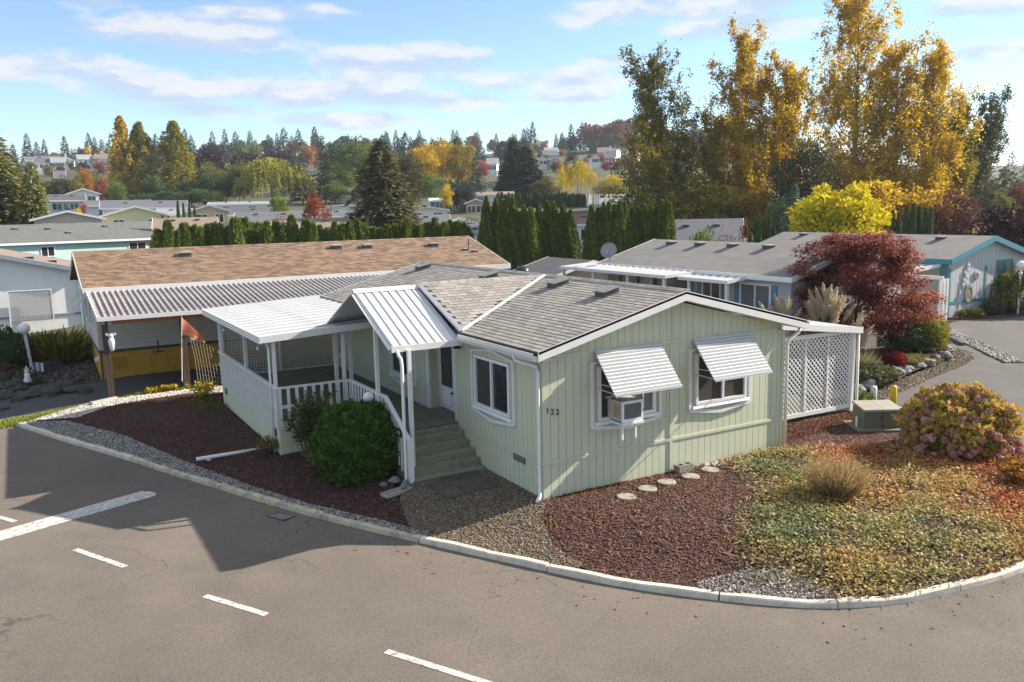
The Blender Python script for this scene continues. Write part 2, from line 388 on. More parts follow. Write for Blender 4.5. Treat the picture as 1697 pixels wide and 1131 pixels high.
def ground_sheet():
    def axis(lo, hi, step, far):
        a = list(np.arange(lo, hi+1e-6, step)); g = step; v = hi
        while v < far: g *= 1.13; v += g; a.append(v)
        g = step; v = lo; pre = []
        while v > -far: g *= 1.13; v -= g; pre.append(v)
        return np.array(pre[::-1]+a)
    xs = axis(-14, 40, .45, 1250); ys = axis(-14, 44, .45, 1250)
    X, Y = np.meshgrid(xs, ys, indexing='ij')
    Z = ground(X, Y)-.07
    near = linedist(X, Y, KL) < .8
    Z = np.where(near, np.minimum(Z, zroad(X, Y)-.08), Z)
    ne = linedist(X, Y, GEDGE) < .8; Z = np.where(ne, np.minimum(Z, zroad(X, Y)-.08), Z)
    Z = np.where((Y > 14) & (Y < 23) & (X < -5) & (X > -16), Z-.25, Z)
    nx, ny = X.shape; V = np.stack([X, Y, Z], -1).reshape(-1, 3)
    i = (np.arange(nx-1)[:, None]*ny+np.arange(ny-1)[None]).reshape(-1)
    F = np.stack([i, i+ny, i+ny+1, i+1], 1)
    me = rawmesh('ground', V, len(F), 4, M_ground, None, F); me.polygons.foreach_set('use_smooth', [True]*len(F))
    struct(ob('ground', me))
def sheet(name, poly, zf, off, m, cut=None, holes=None):
    bm = bmesh.new(); vs = [bm.verts.new((p[0], p[1], 0)) for p in poly]
    f = bm.faces.new(vs); bmesh.ops.triangulate(bm, faces=[f])
    xs = [p[0] for p in poly]; ys = [p[1] for p in poly]
    cx = cut[0] if cut else np.arange(math.ceil(min(xs)/.7)*.7, max(xs), .7)
    cy = cut[1] if cut else np.arange(math.ceil(min(ys)/.7)*.7, max(ys), .7)
    for c in cx: bmesh.ops.bisect_plane(bm, geom=bm.verts[:]+bm.edges[:]+bm.faces[:], plane_co=(c, 0, 0), plane_no=(1, 0, 0))
    for c in cy: bmesh.ops.bisect_plane(bm, geom=bm.verts[:]+bm.edges[:]+bm.faces[:], plane_co=(0, c, 0), plane_no=(0, 1, 0))
    P = np.array([v.co[:2] for v in bm.verts]); z = zf(P[:, 0], P[:, 1])+off
    for v, q in zip(bm.verts, z): v.co.z = q
    for fc in bm.faces:
        fc.normal_update()
        if fc.normal.z < 0: fc.normal_flip()
    me = bpy.data.meshes.new(name); bm.to_mesh(me); bm.free(); me.materials.append(m)
    return struct(ob(name, me))
def offset_line(P, d):
    Q = []
    for i, p in enumerate(P):
        a = Vector(P[max(0, i-1)]); b = Vector(P[min(len(P)-1, i+1)]); t = (b-a).normalized(); Q.append((p[0]-t.y*d, p[1]+t.x*d))
    return Q
def sample(poly, n, g=rng):
    xs = [p[0] for p in poly]; ys = [p[1] for p in poly]; out = []
    tot = 0
    while tot < n:
        x = g.uniform(min(xs), max(xs), 4*n); y = g.uniform(min(ys), max(ys), 4*n); k = inpoly(x, y, poly)
        out.append(np.stack([x[k], y[k]], 1)); tot += k.sum()
        if len(out) > 40: break
    return np.concatenate(out)[:n]

M_ground = mat('yard_soil', (.075, .080, .036), (.06, .055, .028), scale=.25, rough=.95, bump=.3, bscale=6)
def asphalt_material():
    m = mat('asphalt', (.160, .134, .109), (.132, .111, .091), scale=.55, rough=.88, bump=.45, bscale=90, dirt=(.108, .094, .077), dirt_scale=.35, dirt_lo=.50, dirt_hi=.72, spec=.25)
    nt = m.node_tree; N = nt.nodes; L = nt.links; b = N['Principled BSDF']
    src = b.inputs['Base Color'].links[0].from_socket; tc = [n for n in N if n.type == 'TEX_COORD'][0]
    # speckle of the stone in the binder
    n = N.new('ShaderNodeTexNoise'); n.inputs['Scale'].default_value = 28; n.inputs['Detail'].default_value = 4; n.inputs['Roughness'].default_value = .8; L.new(tc.outputs['Object'], n.inputs['Vector'])
    r = N.new('ShaderNodeMapRange'); r.inputs['From Min'].default_value = .3; r.inputs['From Max'].default_value = .7; r.inputs['To Min'].default_value = .64; r.inputs['To Max'].default_value = 1.36; L.new(n.outputs[0], r.inputs['Value'])
    v = N.new('ShaderNodeVectorMath'); v.operation = 'SCALE'; L.new(src, v.inputs[0]); L.new(r.outputs[0], v.inputs['Scale'])
    # hairline cracks along warped cell borders, only in patches
    wn = N.new('ShaderNodeTexNoise'); wn.inputs['Scale'].default_value = .8; wn.inputs['Detail'].default_value = 5; L.new(tc.outputs['Object'], wn.inputs['Vector'])
    wv = N.new('ShaderNodeVectorMath'); wv.operation = 'SCALE'; wv.inputs['Scale'].default_value = 1.6; L.new(wn.outputs['Color'], wv.inputs[0])
    wa = N.new('ShaderNodeVectorMath'); wa.operation = 'ADD'; L.new(tc.outputs['Object'], wa.inputs[0]); L.new(wv.outputs[0], wa.inputs[1])
    vo = N.new('ShaderNodeTexVoronoi'); vo.feature = 'DISTANCE_TO_EDGE'; vo.inputs['Scale'].default_value = .27; L.new(wa.outputs[0], vo.inputs['Vector'])
    lt = N.new('ShaderNodeMapRange'); lt.inputs['From Min'].default_value = .002; lt.inputs['From Max'].default_value = .007; lt.inputs['To Min'].default_value = .62; lt.inputs['To Max'].default_value = 1; L.new(vo.outputs['Distance'], lt.inputs['Value'])
    pm = N.new('ShaderNodeTexNoise'); pm.inputs['Scale'].default_value = .22; L.new(tc.outputs['Object'], pm.inputs['Vector'])
    pr = N.new('ShaderNodeMapRange'); pr.inputs['From Min'].default_value = .5; pr.inputs['From Max'].default_value = .58; L.new(pm.outputs[0], pr.inputs['Value'])
    mm = N.new('ShaderNodeMix'); mm.inputs[2].default_value = 1; L.new(pr.outputs[0], mm.inputs[0]); L.new(lt.outputs[0], mm.inputs[3])
    v2 = N.new('ShaderNodeVectorMath'); v2.operation = 'SCALE'; L.new(v.outputs[0], v2.inputs[0]); L.new(mm.outputs[0], v2.inputs['Scale'])
    ln = N.new('ShaderNodeTexNoise'); ln.inputs['Scale'].default_value = .16; ln.inputs['Detail'].default_value = 3; L.new(tc.outputs['Object'], ln.inputs['Vector'])
    lr = N.new('ShaderNodeMapRange'); lr.inputs['From Min'].default_value = .35; lr.inputs['From Max'].default_value = .65; lr.inputs['To Min'].default_value = .86; lr.inputs['To Max'].default_value = 1.12; L.new(ln.outputs[0], lr.inputs['Value'])
    v3 = N.new('ShaderNodeVectorMath'); v3.operation = 'SCALE'; L.new(v2.outputs[0], v3.inputs[0]); L.new(lr.outputs[0], v3.inputs['Scale'])
    L.new(v3.outputs[0], b.inputs['Base Color'])
    return m
M_asphalt = asphalt_material()
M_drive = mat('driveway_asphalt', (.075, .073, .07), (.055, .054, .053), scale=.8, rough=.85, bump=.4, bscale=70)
M_paint = mat('road_paint', (.60, .57, .52), (.40, .38, .34), scale=7, rough=.8, dirt=(.17, .155, .13), dirt_scale=9, dirt_lo=.50, dirt_hi=.64)
M_kerb = mat('kerb_concrete', (.64, .57, .46), (.52, .46, .37), scale=3, rough=.9, bump=.3, dirt=(.24, .21, .17), dirt_scale=4, dirt_lo=.5, dirt_hi=.75)
M_kerby = mat('kerb_yellow_worn', (.55, .46, .26), (.48, .43, .32), scale=5, rough=.9, bump=.3, dirt=(.30, .27, .22), dirt_scale=3, dirt_lo=.45, dirt_hi=.6)
M_conc = mat('concrete', (.40, .37, .33), (.30, .28, .25), scale=5, rough=.9, bump=.2)
M_barkbed = mat('bark_soil', (.050, .024, .018), (.034, .017, .013), scale=6, rough=.95, bump=.6, bscale=30)
M_barkdk = mat('bark_soil_dark', (.040, .022, .018), (.027, .016, .014), scale=6, rough=.95, bump=.6, bscale=30)
M_gravbed = mat('gravel_soil', (.16, .15, .135), (.10, .095, .085), scale=9, rough=.95, bump=.5, bscale=30)
M_entry = mat('entry_gravel_soil', (.17, .135, .095), (.12, .095, .07), scale=5, rough=.95, bump=.5, bscale=30)
M_grass = mat('grass_soil', (.12, .17, .03), (.2, .18, .05), scale=2, rough=.95)
M_chip = varmat('bark_chip', [(.050, .024, .018), (.088, .040, .029), (.128, .060, .042), (.19, .11, .08)], objrand=0)
M_chipd = varmat('bark_chip_dark', [(.034, .018, .015), (.065, .032, .025), (.095, .046, .034), (.16, .095, .07)], objrand=0)
M_grav = varmat('grey_gravel', [(.06, .058, .052), (.15, .143, .127), (.25, .238, .21), (.46, .44, .395)])
M_gravw = varmat('pale_gravel', [(.20, .185, .16), (.40, .37, .32), (.52, .49, .43), (.68, .65, .59)])
M_gravt = varmat('tan_pea_gravel', [(.06, .045, .032), (.13, .098, .066), (.20, .152, .102), (.32, .26, .19)])

ground_sheet()
zr_ = lambda x, y: zroad(x, y)
ROAD = [(-70, 17.1), (-10.05, 16.6)]+KL+[(12.9, 1.6), (12.15, 2.0)]+GEDGE+[(27.5, 12.0), (30.5, 15.5), (36, 13.6), (60, 4), (60, -45), (-70, -45)]
sheet('road', ROAD, zr_, 0, M_asphalt, cut=([3, 15, 30], []))
yard_ = lambda x, y: ground(x, y)
M_side = mat('side_street_asphalt', (.105, .097, .088), (.082, .077, .071), scale=.6, rough=.88, bump=.4, bscale=80, dirt=(.14, .125, .108), dirt_scale=.5, dirt_lo=.55, dirt_hi=.75)
sheet('side_street', [(13.0, 1.3), (12.15, 2.0)]+GEDGE+[(27.5, 12.0), (30.5, 15.5), (36, 13.6), (60, 4), (60, -14), (30, -7), (13.55, -1.2), (13.45, .9)], zr_, .004, M_side, cut=([15, 30], []))
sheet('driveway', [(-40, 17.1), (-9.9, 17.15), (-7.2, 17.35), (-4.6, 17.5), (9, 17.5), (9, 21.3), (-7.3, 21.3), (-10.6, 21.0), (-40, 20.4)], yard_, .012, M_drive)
sheet('verge', [(-30, 16.6), (-10.05, 16.2), (-9.6, 15.9), (-8.6, 16.2), (-6.9, 16.9), (-4.6, 17.35), (-4.6, 17.55), (-7.2, 17.45), (-9.9, 17.25), (-30, 17.2)], yard_, .016, M_grass)
GIN = [(-8.6, 15.15), (-7.22, 12.0), (-6.0, 8.0), (-5.05, 5.2), (-4.25, 3.2), (-3.35, 1.5), (-2.9, .55)]
kfirst = [p for p in KL if p[1] > -.2 and p[0] < 3]
STRIP = offset_line(kfirst, .14)+[(-2.65, 0.2)]+GIN[::-1]
WSTRIP = [(-9.6, 16.15), (-8.2, 15.2), (-6.9, 15.95), (-4.83, 16.35), (-3.3, 15.6), (-3.0, 16.95), (-4.9, 17.0), (-7.0, 16.85)]
BARKL = GIN+[(-2.57, 1.9), (-2.3, 3.0), (-2.3, 6.6), (-3.95, 6.8), (-3.95, 14.4), (-3.3, 15.6), (-4.83, 16.35), (-6.9, 15.95)]
ENTRY = [(-2.9, .55), (-2.57, 1.9), (-2.2, 2.7), (.1, 2.9), (.1, -.1), (-.55, -.75), (-1.0, -2.0), (-.9, -2.95)]+offset_line([p for p in KL if -3.2 < p[1] < .25 and p[0] < 3], .14)[::-1]
kfr = [p for p in KL if p[1] < -2.95 or p[0] > 11]
BARKF = [(.0, -.02), (-.55, -.75), (-1.0, -2.0), (-1.0, -2.9)]+offset_line(kfr, .14)+[(13.0, 1.1), (12.1, 1.95), (12.1, 2.4), (7.25, 2.4), (7.25, -.02)]
SPATCH = [(.35, -4.55), (1.2, -4.7), (1.9, -5.2), (2.0, -6.2)]+offset_line([p for p in KL if -.2 < p[0] < 1.7 and p[1] < -4.5], .14)[::-1]
sheet('gravel_strip', STRIP, ground, .012, M_gravbed)
sheet('pale_gravel_strip', WSTRIP, ground, .010, M_gravbed)
sheet('bark_bed', BARKL, ground, .004, M_barkdk)
sheet('gravel_patch', ENTRY, ground, .008, M_entry)
sheet('bark_bed', BARKF, ground, .004, M_barkbed)
def scatter(name, label, cat, poly, n, s0, s1, flat, m, elong=1.0, zf=ground, off=.012, edge=None):
    P = sample(poly, n); z = zf(P[:, 0], P[:, 1])+off
    S = rng.uniform(s0, s1, n)*np.where(rng.random(n) < .1, 1.35, 1)
    return stuff(ob(name, stones_mesh(name, np.column_stack([P, z+S*flat*.3]), S, flat, m, elong=elong)), label, cat)
scatter('gravel', 'grey crushed gravel strip between the kerb and the dark bark', 'gravel', STRIP, 16000, .018, .040, .6, M_grav)
scatter('gravel', 'pale cream gravel strip along the edge of the carport driveway', 'gravel', WSTRIP, 11000, .022, .048, .6, M_gravw)
scatter('bark_chips', 'dark brown bark chips beside the raised porch', 'bark', BARKL, 38000, .013, .031, .42, M_chipd, 1.3)
scatter('gravel', 'tan pea gravel in front of the porch stairs', 'gravel', ENTRY, 15000, .014, .028, .7, M_gravt)
scatter('bark_chips', 'reddish bark chips below the gable wall', 'bark', BARKF, 64000, .013, .031, .42, M_chip, 1.3)
scatter('gravel', 'loose grey stones on the bark next to the front kerb', 'gravel', SPATCH, 2000, .018, .036, .6, M_grav)
scatter('gravel', 'few white stones scattered along the foot of the gable wall', 'gravel', [(4.2, -.05), (5.2, -.05), (5.0, -.35), (4.4, -.3)], 60, .03, .06, .6, M_gravw)

# kerb: one stone after another
def kerb():
    root = ob('kerb', None); struct(root, 'pale concrete kerb curving round the garden bed')
    L = KL; acc = 0; segs = [[L[0]]]
    cuts = [6.9, 11.2, 14.9, 17.6, 20.6, 23.4, 25.6, 27.9, 30.2, 32.5, 34.8, 37.0, 39.2, 41.4]
    for a, b in zip(L[:-1], L[1:]):
        d = math.dist(a, b); acc += d; segs[-1].append(b)
        if cuts and acc > cuts[0]: cuts.pop(0); segs.append([b])
    for i, s in enumerate(segs):
        if len(s) < 2: continue
        gap = .05 if i else 0
        s = [tuple(np.array(s[0])+(np.array(s[1])-np.array(s[0]))*min(.45, gap))]+s[1:]
        mb = MB(); n = len(mb.v); w = .145; o_in = offset_line(s, w)
        dz = random.uniform(-.012, .012)
        for k in range(len(s)):
            (x0, y0), (x1, y1) = s[k], o_in[k]; zr = float(zroad(x0, y0)); t = .115+dz+.01*math.sin(k*1.7+i)
            mb.v += [(x0, y0, zr-.1), (x0+(x1-x0)*.12, y0+(y1-y0)*.12, zr+t-.02), (x0+(x1-x0)*.26, y0+(y1-y0)*.26, zr+t), (x1, y1, zr+t+.006), (x1, y1, zr-.1)]
        for k in range(len(s)-1):
            for j in range(4): mb.f.append((5*k+j, 5*k+5+j, 5*k+6+j, 5*k+1+j))
        mb.f.append((0, 1, 2, 3, 4)); e = 5*(len(s)-1); mb.f.append((e+4, e+3, e+2, e+1, e))
        mb.build('kerb_stone', M_kerby if i in (1, 2, 3) else M_kerb, root)
kerb()
def flatbar(p, q, w, name, rnd=0):
    p = Vector(p); q = Vector(q); d = (q-p).normalized(); s = Vector((-d.y, d.x))*w/2
    pts = [p-s, q-s] + ([q+d*rnd*.6-s*.5, q+d*rnd*.6+s*.2] if rnd else []) + [q+s, p+s]
    sheet(name, [tuple(a) for a in pts], zr_, .006, M_paint, cut=([], []))
flatbar((-10.9, 4.95), (-7.25, 6.42), .62, 'stop_line', .22)
for a, b in (((-8.98, 3.47), (-8.2, 1.96)), ((-7.13, -.18), (-6.38, -1.49)), ((-5.12, -3.69), (-4.2, -5.34)), ((-10.9, 7.45), (-10.03, 6.0))): flatbar(a, b, .13, 'lane_dash')
def drain():
    x, y = -4.92, 3.05; z = -.343
    r = thing('storm_drain', 'black iron storm drain grate set in the asphalt by the kerb', 'drain', (x, y, z), math.atan2(-3.9, 1.9), scale=.62)
    M_iron = mat('dark_iron', (.03, .03, .032), (.045, .042, .04), scale=20, rough=.6)
    MB().box(-.46, -.27, 0, .46, -.22, .012).box(-.46, .22, 0, .46, .27, .012).box(-.46, -.22, 0, -.41, .22, .012).box(.41, -.22, 0, .46, .22, .012).build('frame', M_iron, r)
    MB().box(-.41, -.22, -.0, .41, .22, .003).build('dark_plate', mat('pit_shade_black', (.006, .006, .006)), r)  # flat black plate, the shade of the hole put into its colour
    me = MB().beam((0, -.22, .008), (.09, .22, .008), .03, .012).mesh('bar', M_conc)
    for i in range(9): ob('bar', me, r, (-.40+.085*i, 0, 0))
drain()
# ------------------------------------------------------------------ materials for buildings
M_green = mat('sage_paint', (.535, .55, .40), (.50, .515, .372), scale=2.2, rough=.75, bump=.12, bscale=60, dirt=(.43, .44, .30), dirt_scale=3.0, dirt_lo=.50, dirt_hi=.82, stretch=(1, 1, .22))
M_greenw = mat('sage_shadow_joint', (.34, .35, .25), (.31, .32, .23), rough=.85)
M_white = mat('white_paint', (.70, .69, .66), (.64, .63, .60), scale=3, rough=.55, dirt=(.58, .56, .51), dirt_scale=5, dirt_lo=.58, dirt_hi=.82)
M_vinyl = mat('white_vinyl', (.74, .74, .73), (.70, .70, .69), rough=.45)
M_alum = mat('white_aluminium', (.52, .525, .52), (.46, .465, .46), scale=2, rough=.42, dirt=(.36, .35, .32), dirt_scale=3, dirt_lo=.58, dirt_hi=.8)
M_shade = mat('shingle_base', (.10, .09, .078), (.08, .073, .066), rough=.95)
M_shingle = mat('weathered_shingle', (.29, .265, .232), (.235, .214, .188), scale=3.2, rough=.95, bump=.35, bscale=90, jitter=.20, dirt=(.20, .178, .152), dirt_scale=1.1, dirt_lo=.56, dirt_hi=.8)
M_dark = mat('dark_metal', (.06, .06, .062), (.08, .08, .08), rough=.6)
M_ventg = mat('vent_grey', (.16, .155, .15), (.2, .2, .19), rough=.6)
M_black = mat('black_paint', (.012, .012, .013), rough=.5)
M_screen = mat('insect_screen', (.040, .033, .028), (.055, .045, .036), scale=3, rough=.55)
M_glass = glassmat('window_glass', (.018, .022, .026))
M_glassw = mat('glass_with_curtain', (.16, .19, .19), (.10, .13, .14), scale=2, rough=.2, stretch=(6, 6, .4))
M_deck = mat('deck_stain', (.20, .20, .14), (.16, .162, .115), scale=6, rough=.75, bump=.2, dirt=(.09, .09, .07), dirt_scale=3, jitter=.10)
M_stair = mat('stair_stain', (.26, .27, .18), (.215, .225, .15), scale=6, rough=.75, bump=.2, dirt=(.11, .11, .085), dirt_scale=3)
M_lattice = mat('lattice_wood', (.66, .60, .50), (.58, .52, .43), rough=.8)

XE, YB = -.31, 14.0
ZE, ZR, XR = 3.34, 4.34, 3.65
SL = (ZR-ZE)/(XR-XE)
def zroof(x): return ZE+SL*(x-XE) if x <= XR else ZR-SL*(x-XR)

house = thing('mobile_home', 'sage green mobile home with white trim, white slatted window awnings and number 122', 'house')
def window(parent, o, u, n, w, h, pane_mats, name='window', vdip=.12, margin=.16, depth=.0, split=.5, bars=None):
    """outer trim with shallow pointed head and foot, inner vinyl frame, panes and sill. o = lower left outer corner"""
    o = Vector(o); u = Vector(u); n = Vector(n); v = Vector((0, 0, 1))
    P = lambda a, b, c=0: tuple(o+u*a+v*b+n*c)
    mb = MB(); t = .085
    def bar(a, b, th=.05, c=.045, ww=t): mb.beam(P(*a, c), P(*b, c), th, ww, tuple(n.cross((Vector(P(*b))-Vector(P(*a))).normalized())))
    def flat(a, b, ww, th, c):
        d = (Vector(P(*b))-Vector(P(*a))).normalized(); mb.beam(P(*a, c), P(*b, c), th, ww, tuple(n.cross(d)))
    x0, x1, y0, y1 = margin, w-margin, margin, h-margin*.7
    flat((x0, y0), (x1, y0), .07, .09, .05); flat((x0, y1), (x1, y1), .07, .09, .05)
    flat((x0+.03, y0+.035), (x0+.03, y1-.035), .07, .088, .05); flat((x1-.03, y0+.035), (x1-.03, y1-.035), .07, .088, .05)
    k = x0+(x1-x0)*split; flat((k, y0+.035), (k, y1-.035), .06, .079, .05)
    f = mb.build(name, M_vinyl, parent)
    mb = MB()
    flat((0, 0), (0, h), t, .05, .046); flat((w, 0), (w, h), t, .05, .047)
    flat((-.0, -.0), (w/2, -vdip), t, .052, .05); flat((w/2, -vdip), (w, 0), t, .052, .051)
    flat((-.05, h), (w/2, h+vdip), t*.6, .052, .052); flat((w/2, h+vdip), (w+.05, h), t*.6, .052, .053)
    mb.build('trim', M_white, f)
    MB().hexa([P(x0-.1, y0-.12, .025), P(x1+.1, y0-.12, .025), P(x1+.1, y0-.12, .11), P(x0-.1, y0-.12, .11), P(x0-.1, y0-.05, .025), P(x1+.1, y0-.05, .025), P(x1+.1, y0-.05, .09), P(x0-.1, y0-.05, .09)]).build('sill', M_vinyl, f)
    for (a, b), pm in zip(((x0+.07, k-.035), (k+.035, x1-.07)), pane_mats):
        MB().hexa([P(a, y0+.04, .025), P(b, y0+.04, .025), P(b, y0+.04, .038), P(a, y0+.04, .038), P(a, y1-.04, .025), P(b, y1-.04, .025), P(b, y1-.04, .038), P(a, y1-.04, .038)]).build('pane', pm, f)
    if bars:
        for a, b in bars:
            mb = MB(); flat(a, b, .022, .02, .06); mb.build('glazing_bar', M_vinyl, f)
    return f

def build_house():
    g = .02
    # body behind the boards
    def gab(y0, y1, x0=0.0):
        lo = zroof(x0)-.24
        return MB().prism([(x0+g, -.35), (7.2-g, -.35), (7.2-g, zroof(7.2)-.24), (XR, ZR-.26), (x0+g, lo)], 'y', y0, y1)
    gab(g, 4.2).build('wall', M_greenw, house)
    gab(4.202, 5.86, .37).build('wall', M_greenw, house)
    gab(5.862, YB).build('wall', M_greenw, house)
    # boards of the gable wall, the entry wall and the porch wall
    pitch, bw, th = .2, .189, .018
    me_lo = MB().box(-bw/2, -th, -.35, bw/2, g, .765).mesh('siding_board', M_green)
    me_hi = MB().box(-bw/2, -th, .835, bw/2, g, 3.105).mesh('siding_board', M_green)
    for i in range(36):
        x = .1+pitch*i
        if not (i == 17):
            pass
        ob('siding_board', me_lo, house, (x, 0, 0)); ob('siding_board', me_hi, house, (x, 0, 0))
        a, b = x-bw/2, x+bw/2; za, zb = zroof(a)-.26, zroof(b)-.26
        if max(za, zb) > 3.2:
            pts = [(a, 3.165), (b, 3.165), (b, max(3.17, zb)), (a, max(3.17, za))]
            if a < XR < b: pts = [(a, 3.165), (b, 3.165), (b, zb), (XR, ZR-.26), (a, za)]
            MB().prism(pts, 'y', -th, g).build('siding_board', M_green, house)
    me_lo = MB().box(-th, -bw/2, -.35, g, bw/2, .765).mesh('siding_board', M_green)
    me_hi = MB().box(-th, -bw/2, .835, g, bw/2, 3.08).mesh('siding_board', M_green)
    for i in range(21):
        y = .1+pitch*i
        if y > 4.13: break
        ob('siding_board', me_lo, house, (0, y, 0)); ob('siding_board', me_hi, house, (0, y, 0))
    for i in range(41):
        y = 5.98+pitch*i
        if y > YB-.08: break
        ob('siding_board', me_hi, house, (0, y, 0))
    # side wall of the door recess
    for i in range(2): MB().box(.02+.19*i, 5.842, .86, .2+.19*i, 5.858, 3.03).build('siding_board', M_green, house)
    # trims in the wall colour
    for nm, a in (('belt_trim', (.0-.04, -.04, .765, 7.2, g, .833)), ('belt_trim', (.3, -.036, 3.107, 6.95, g, 3.163)), ('belt_trim', (-.04, .0, .766, g, 4.15, .832)), ('seam_trim', (3.49, -.042, .84, 3.59, g, 3.10)), ('seam_trim', (3.50, -.040, -.3, 3.58, g, .762)), ('seam_trim', (3.535, -.034, 3.17, 3.555, g, 4.03)), ('corner_trim', (7.13, -.05, -.3, 7.215, .1, 3.07))):
        MB().box(*a).build(nm, M_green, house)
    # roof: two decks, soffit edge, fascia boards
    yf, yb = -.40, YB+.4
    MB().slab([(XE, yf, ZE-.02), (XR, yf, ZR-.02), (XR, yb, ZR-.02), (XE, yb, ZE-.02)], .05).slab([(XR, yf, ZR-.02), (7.61, yf, ZE-.02), (7.61, yb, ZE-.02), (XR, yb, ZR-.02)], .05).build('roof', M_shade, house)
    MB().slab([(7.61, yf+.03, ZE-.005), (XR+.02, yf+.03, ZR-.005), (XR+.02, yb, ZR-.005), (7.61, yb, ZE-.005)], .012).build('roof', M_shingle, house)
    for x0, x1 in ((XE, XR), (7.61, XR)):
        for yy, nm in ((yf, 'fascia'), (yb-.03, 'fascia')):
            z0, z1 = zroof(x0) if x0 < XR else ZE, ZR
            MB().hexa([(min(x0, x1), yy, (z0 if x0 < x1 else z1)-.22), (max(x0, x1), yy, (z1 if x0 < x1 else z0)-.22), (max(x0, x1), yy+.03, (z1 if x0 < x1 else z0)-.22), (min(x0, x1), yy+.03, (z0 if x0 < x1 else z1)-.22),
                       (min(x0, x1), yy, (z0 if x0 < x1 else z1)), (max(x0, x1), yy, (z1 if x0 < x1 else z0)), (max(x0, x1), yy+.03, (z1 if x0 < x1 else z0)), (min(x0, x1), yy+.03, (z0 if x0 < x1 else z1))]).build(nm, M_white, house)
    MB().box(XE+.03, yf+.035, 3.13, g, yb, 3.15).build('soffit', M_white, house)
    MB().slab([(XE+.02, yf+.03, ZE-.21), (XR, yf+.03, ZR-.21), (XR, -.005, ZR-.21), (XE+.02, -.005, ZE-.21)], .01).slab([(XR, yf+.03, ZR-.21), (7.59, yf+.03, ZE-.21), (7.59, -.005, ZE-.21), (XR, -.005, ZR-.21)], .01).build('soffit', M_green, house)
    # gutters: open troughs with a dark mouth
    def gutter(xa, xb, y0, y1):
        s = 1 if xb > xa else -1
        MB().prism([(xa, 3.12), (xa+s*.07, 3.12), (xa+s*.115, 3.21), (xa+s*.115, 3.30), (xa+s*.10, 3.30), (xa+s*.10, 3.235), (xa, 3.235)], 'y', y0, y1).build('gutter', M_white, house)
    gutter(XE, XE-1, -.36, 3.15); gutter(7.61, 8.61, -.38, 14)
    # downspouts
    MB().tube([(-.36, .55, 3.14), (-.36, .50, 3.04), (-.08, .06, 2.93), (-.07, .03, 2.80), (-.07, .03, .22), (-.09, .0, .08), (-.24, -.12, .0)], .043, 8).build('downspout', M_white, house, smooth=True)
    MB().tube([(7.66, -.12, 3.12), (7.64, -.1, 3.0), (7.32, -.08, 2.84), (7.27, -.08, 2.7), (7.27, -.08, .02)], .043, 8).build('downspout', M_white, house, smooth=True)
    # dormer over the entry
    YD, ZD = 5.63, 4.32
    y0, y1 = 3.2, 8.06
    a, b, c = (-.28, y0, ZE+.01), (-.28, YD, ZD), (XR-.05, YD, ZD)
    MB().slab([a, b, c], .06).slab([(-.28, y1, ZE+.01), (-.28, YD, ZD), (XR-.05, YD, ZD)], .06).build('dormer_roof', M_shade, house)
    # shingle tabs: main left slope and the dormer; nearest 300 are objects
    expo, tw, tl, tt = .150, .30, .185, .006
    ang = math.atan(SL); Lx = (XR-XE)/math.cos(ang)
    def tabmesh():
        mb = MB(); w = tw/2-.006
        mb.hexa([(0, -w, 0), (tl, -w, 0), (tl, w, 0), (0, w, 0), (0, -w, tt+.010), (tl, -w, .004), (tl, w, .004), (0, w, tt+.010)]); return mb
    tab = tabmesh().mesh('shingle', M_shingle)
    slots = []
    ca, sa = math.cos(ang), math.sin(ang)
    def in_dormer(x, y):                 # under the dormer
        zz = zroof(x)
        zd = ZD-abs(y-YD)*(ZD-ZE-.01)/(YD-y0) if abs(y-YD) < YD-y0 else -9
        return zd > zz-.0 and x > -.5
    nrow = int(Lx/expo)
    for r in range(nrow+1):
        s = r*expo; x = XE-.015+s*ca; z = ZE-.012+s*sa
        k = 0
        y = yf+(.30 if r % 2 else .15)
        if r % 2: slots.append(Matrix.Translation((x, yf+.075, z)) @ Matrix.Rotation(-ang, 4, 'Y') @ Matrix.Diagonal((1, .5, 1, 1)))
        while y < yb-.1:
            if not in_dormer(x+.06, y): slots.append(Matrix.Translation((x, y+random.uniform(-.008, .008), z)) @ Matrix.Rotation(-ang, 4, 'Y') @ Matrix.Rotation(random.uniform(-.008, .008), 4, 'Z'))
            y += tw
    # dormer right slope, courses run along x
    dn = (YD-y0); dz = ZD-ZE-.01; da = math.atan2(dz, dn); Ld = math.hypot(dn, dz)
    for r in range(int(Ld/expo)+1):
        s = r*expo; y = y0+s*math.cos(da); z = ZE+.015+s*math.sin(da)
        x = -.13+(0 if r % 2 else .15)
        while x < (y-y0)/dn*(XR-.05+.28)-.28-.03:
            slots.append(Matrix.Translation((x, y-.01, z-.002)) @ Matrix.Rotation(R(90), 4, 'Z') @ Matrix.Rotation(-da, 4, 'Y')); x += tw
            if x > 3.4: break
    slots.sort(key=lambda m: (m.translation-CC).length)
    for m in slots[:300]:
        o = ob('shingle', tab, house); o.matrix_local = m
    tv = np.array([v.co[:] for v in tab.vertices]); tf = [tuple(p.vertices) for p in tab.polygons]; tf = [f for f in tf]
    V = []; F = []; var = []
    for m in slots[300:]:
        A = np.array(m); n = len(V)*8; V.append(tv @ A[:3, :3].T+A[:3, 3]); F += [tuple(n+i for i in f) for f in tf[1:]]; var += [random.random()]*5
    me = bpy.data.meshes.new('shingles'); me.from_pydata(np.concatenate(V).tolist(), [], F); me.materials.append(M_shingle)
    at_ = me.attributes.new('var', 'FLOAT', 'FACE'); at_.data.foreach_set('value', np.array(var, dtype=np.float32))
    stuff(ob('shingles', me, house))
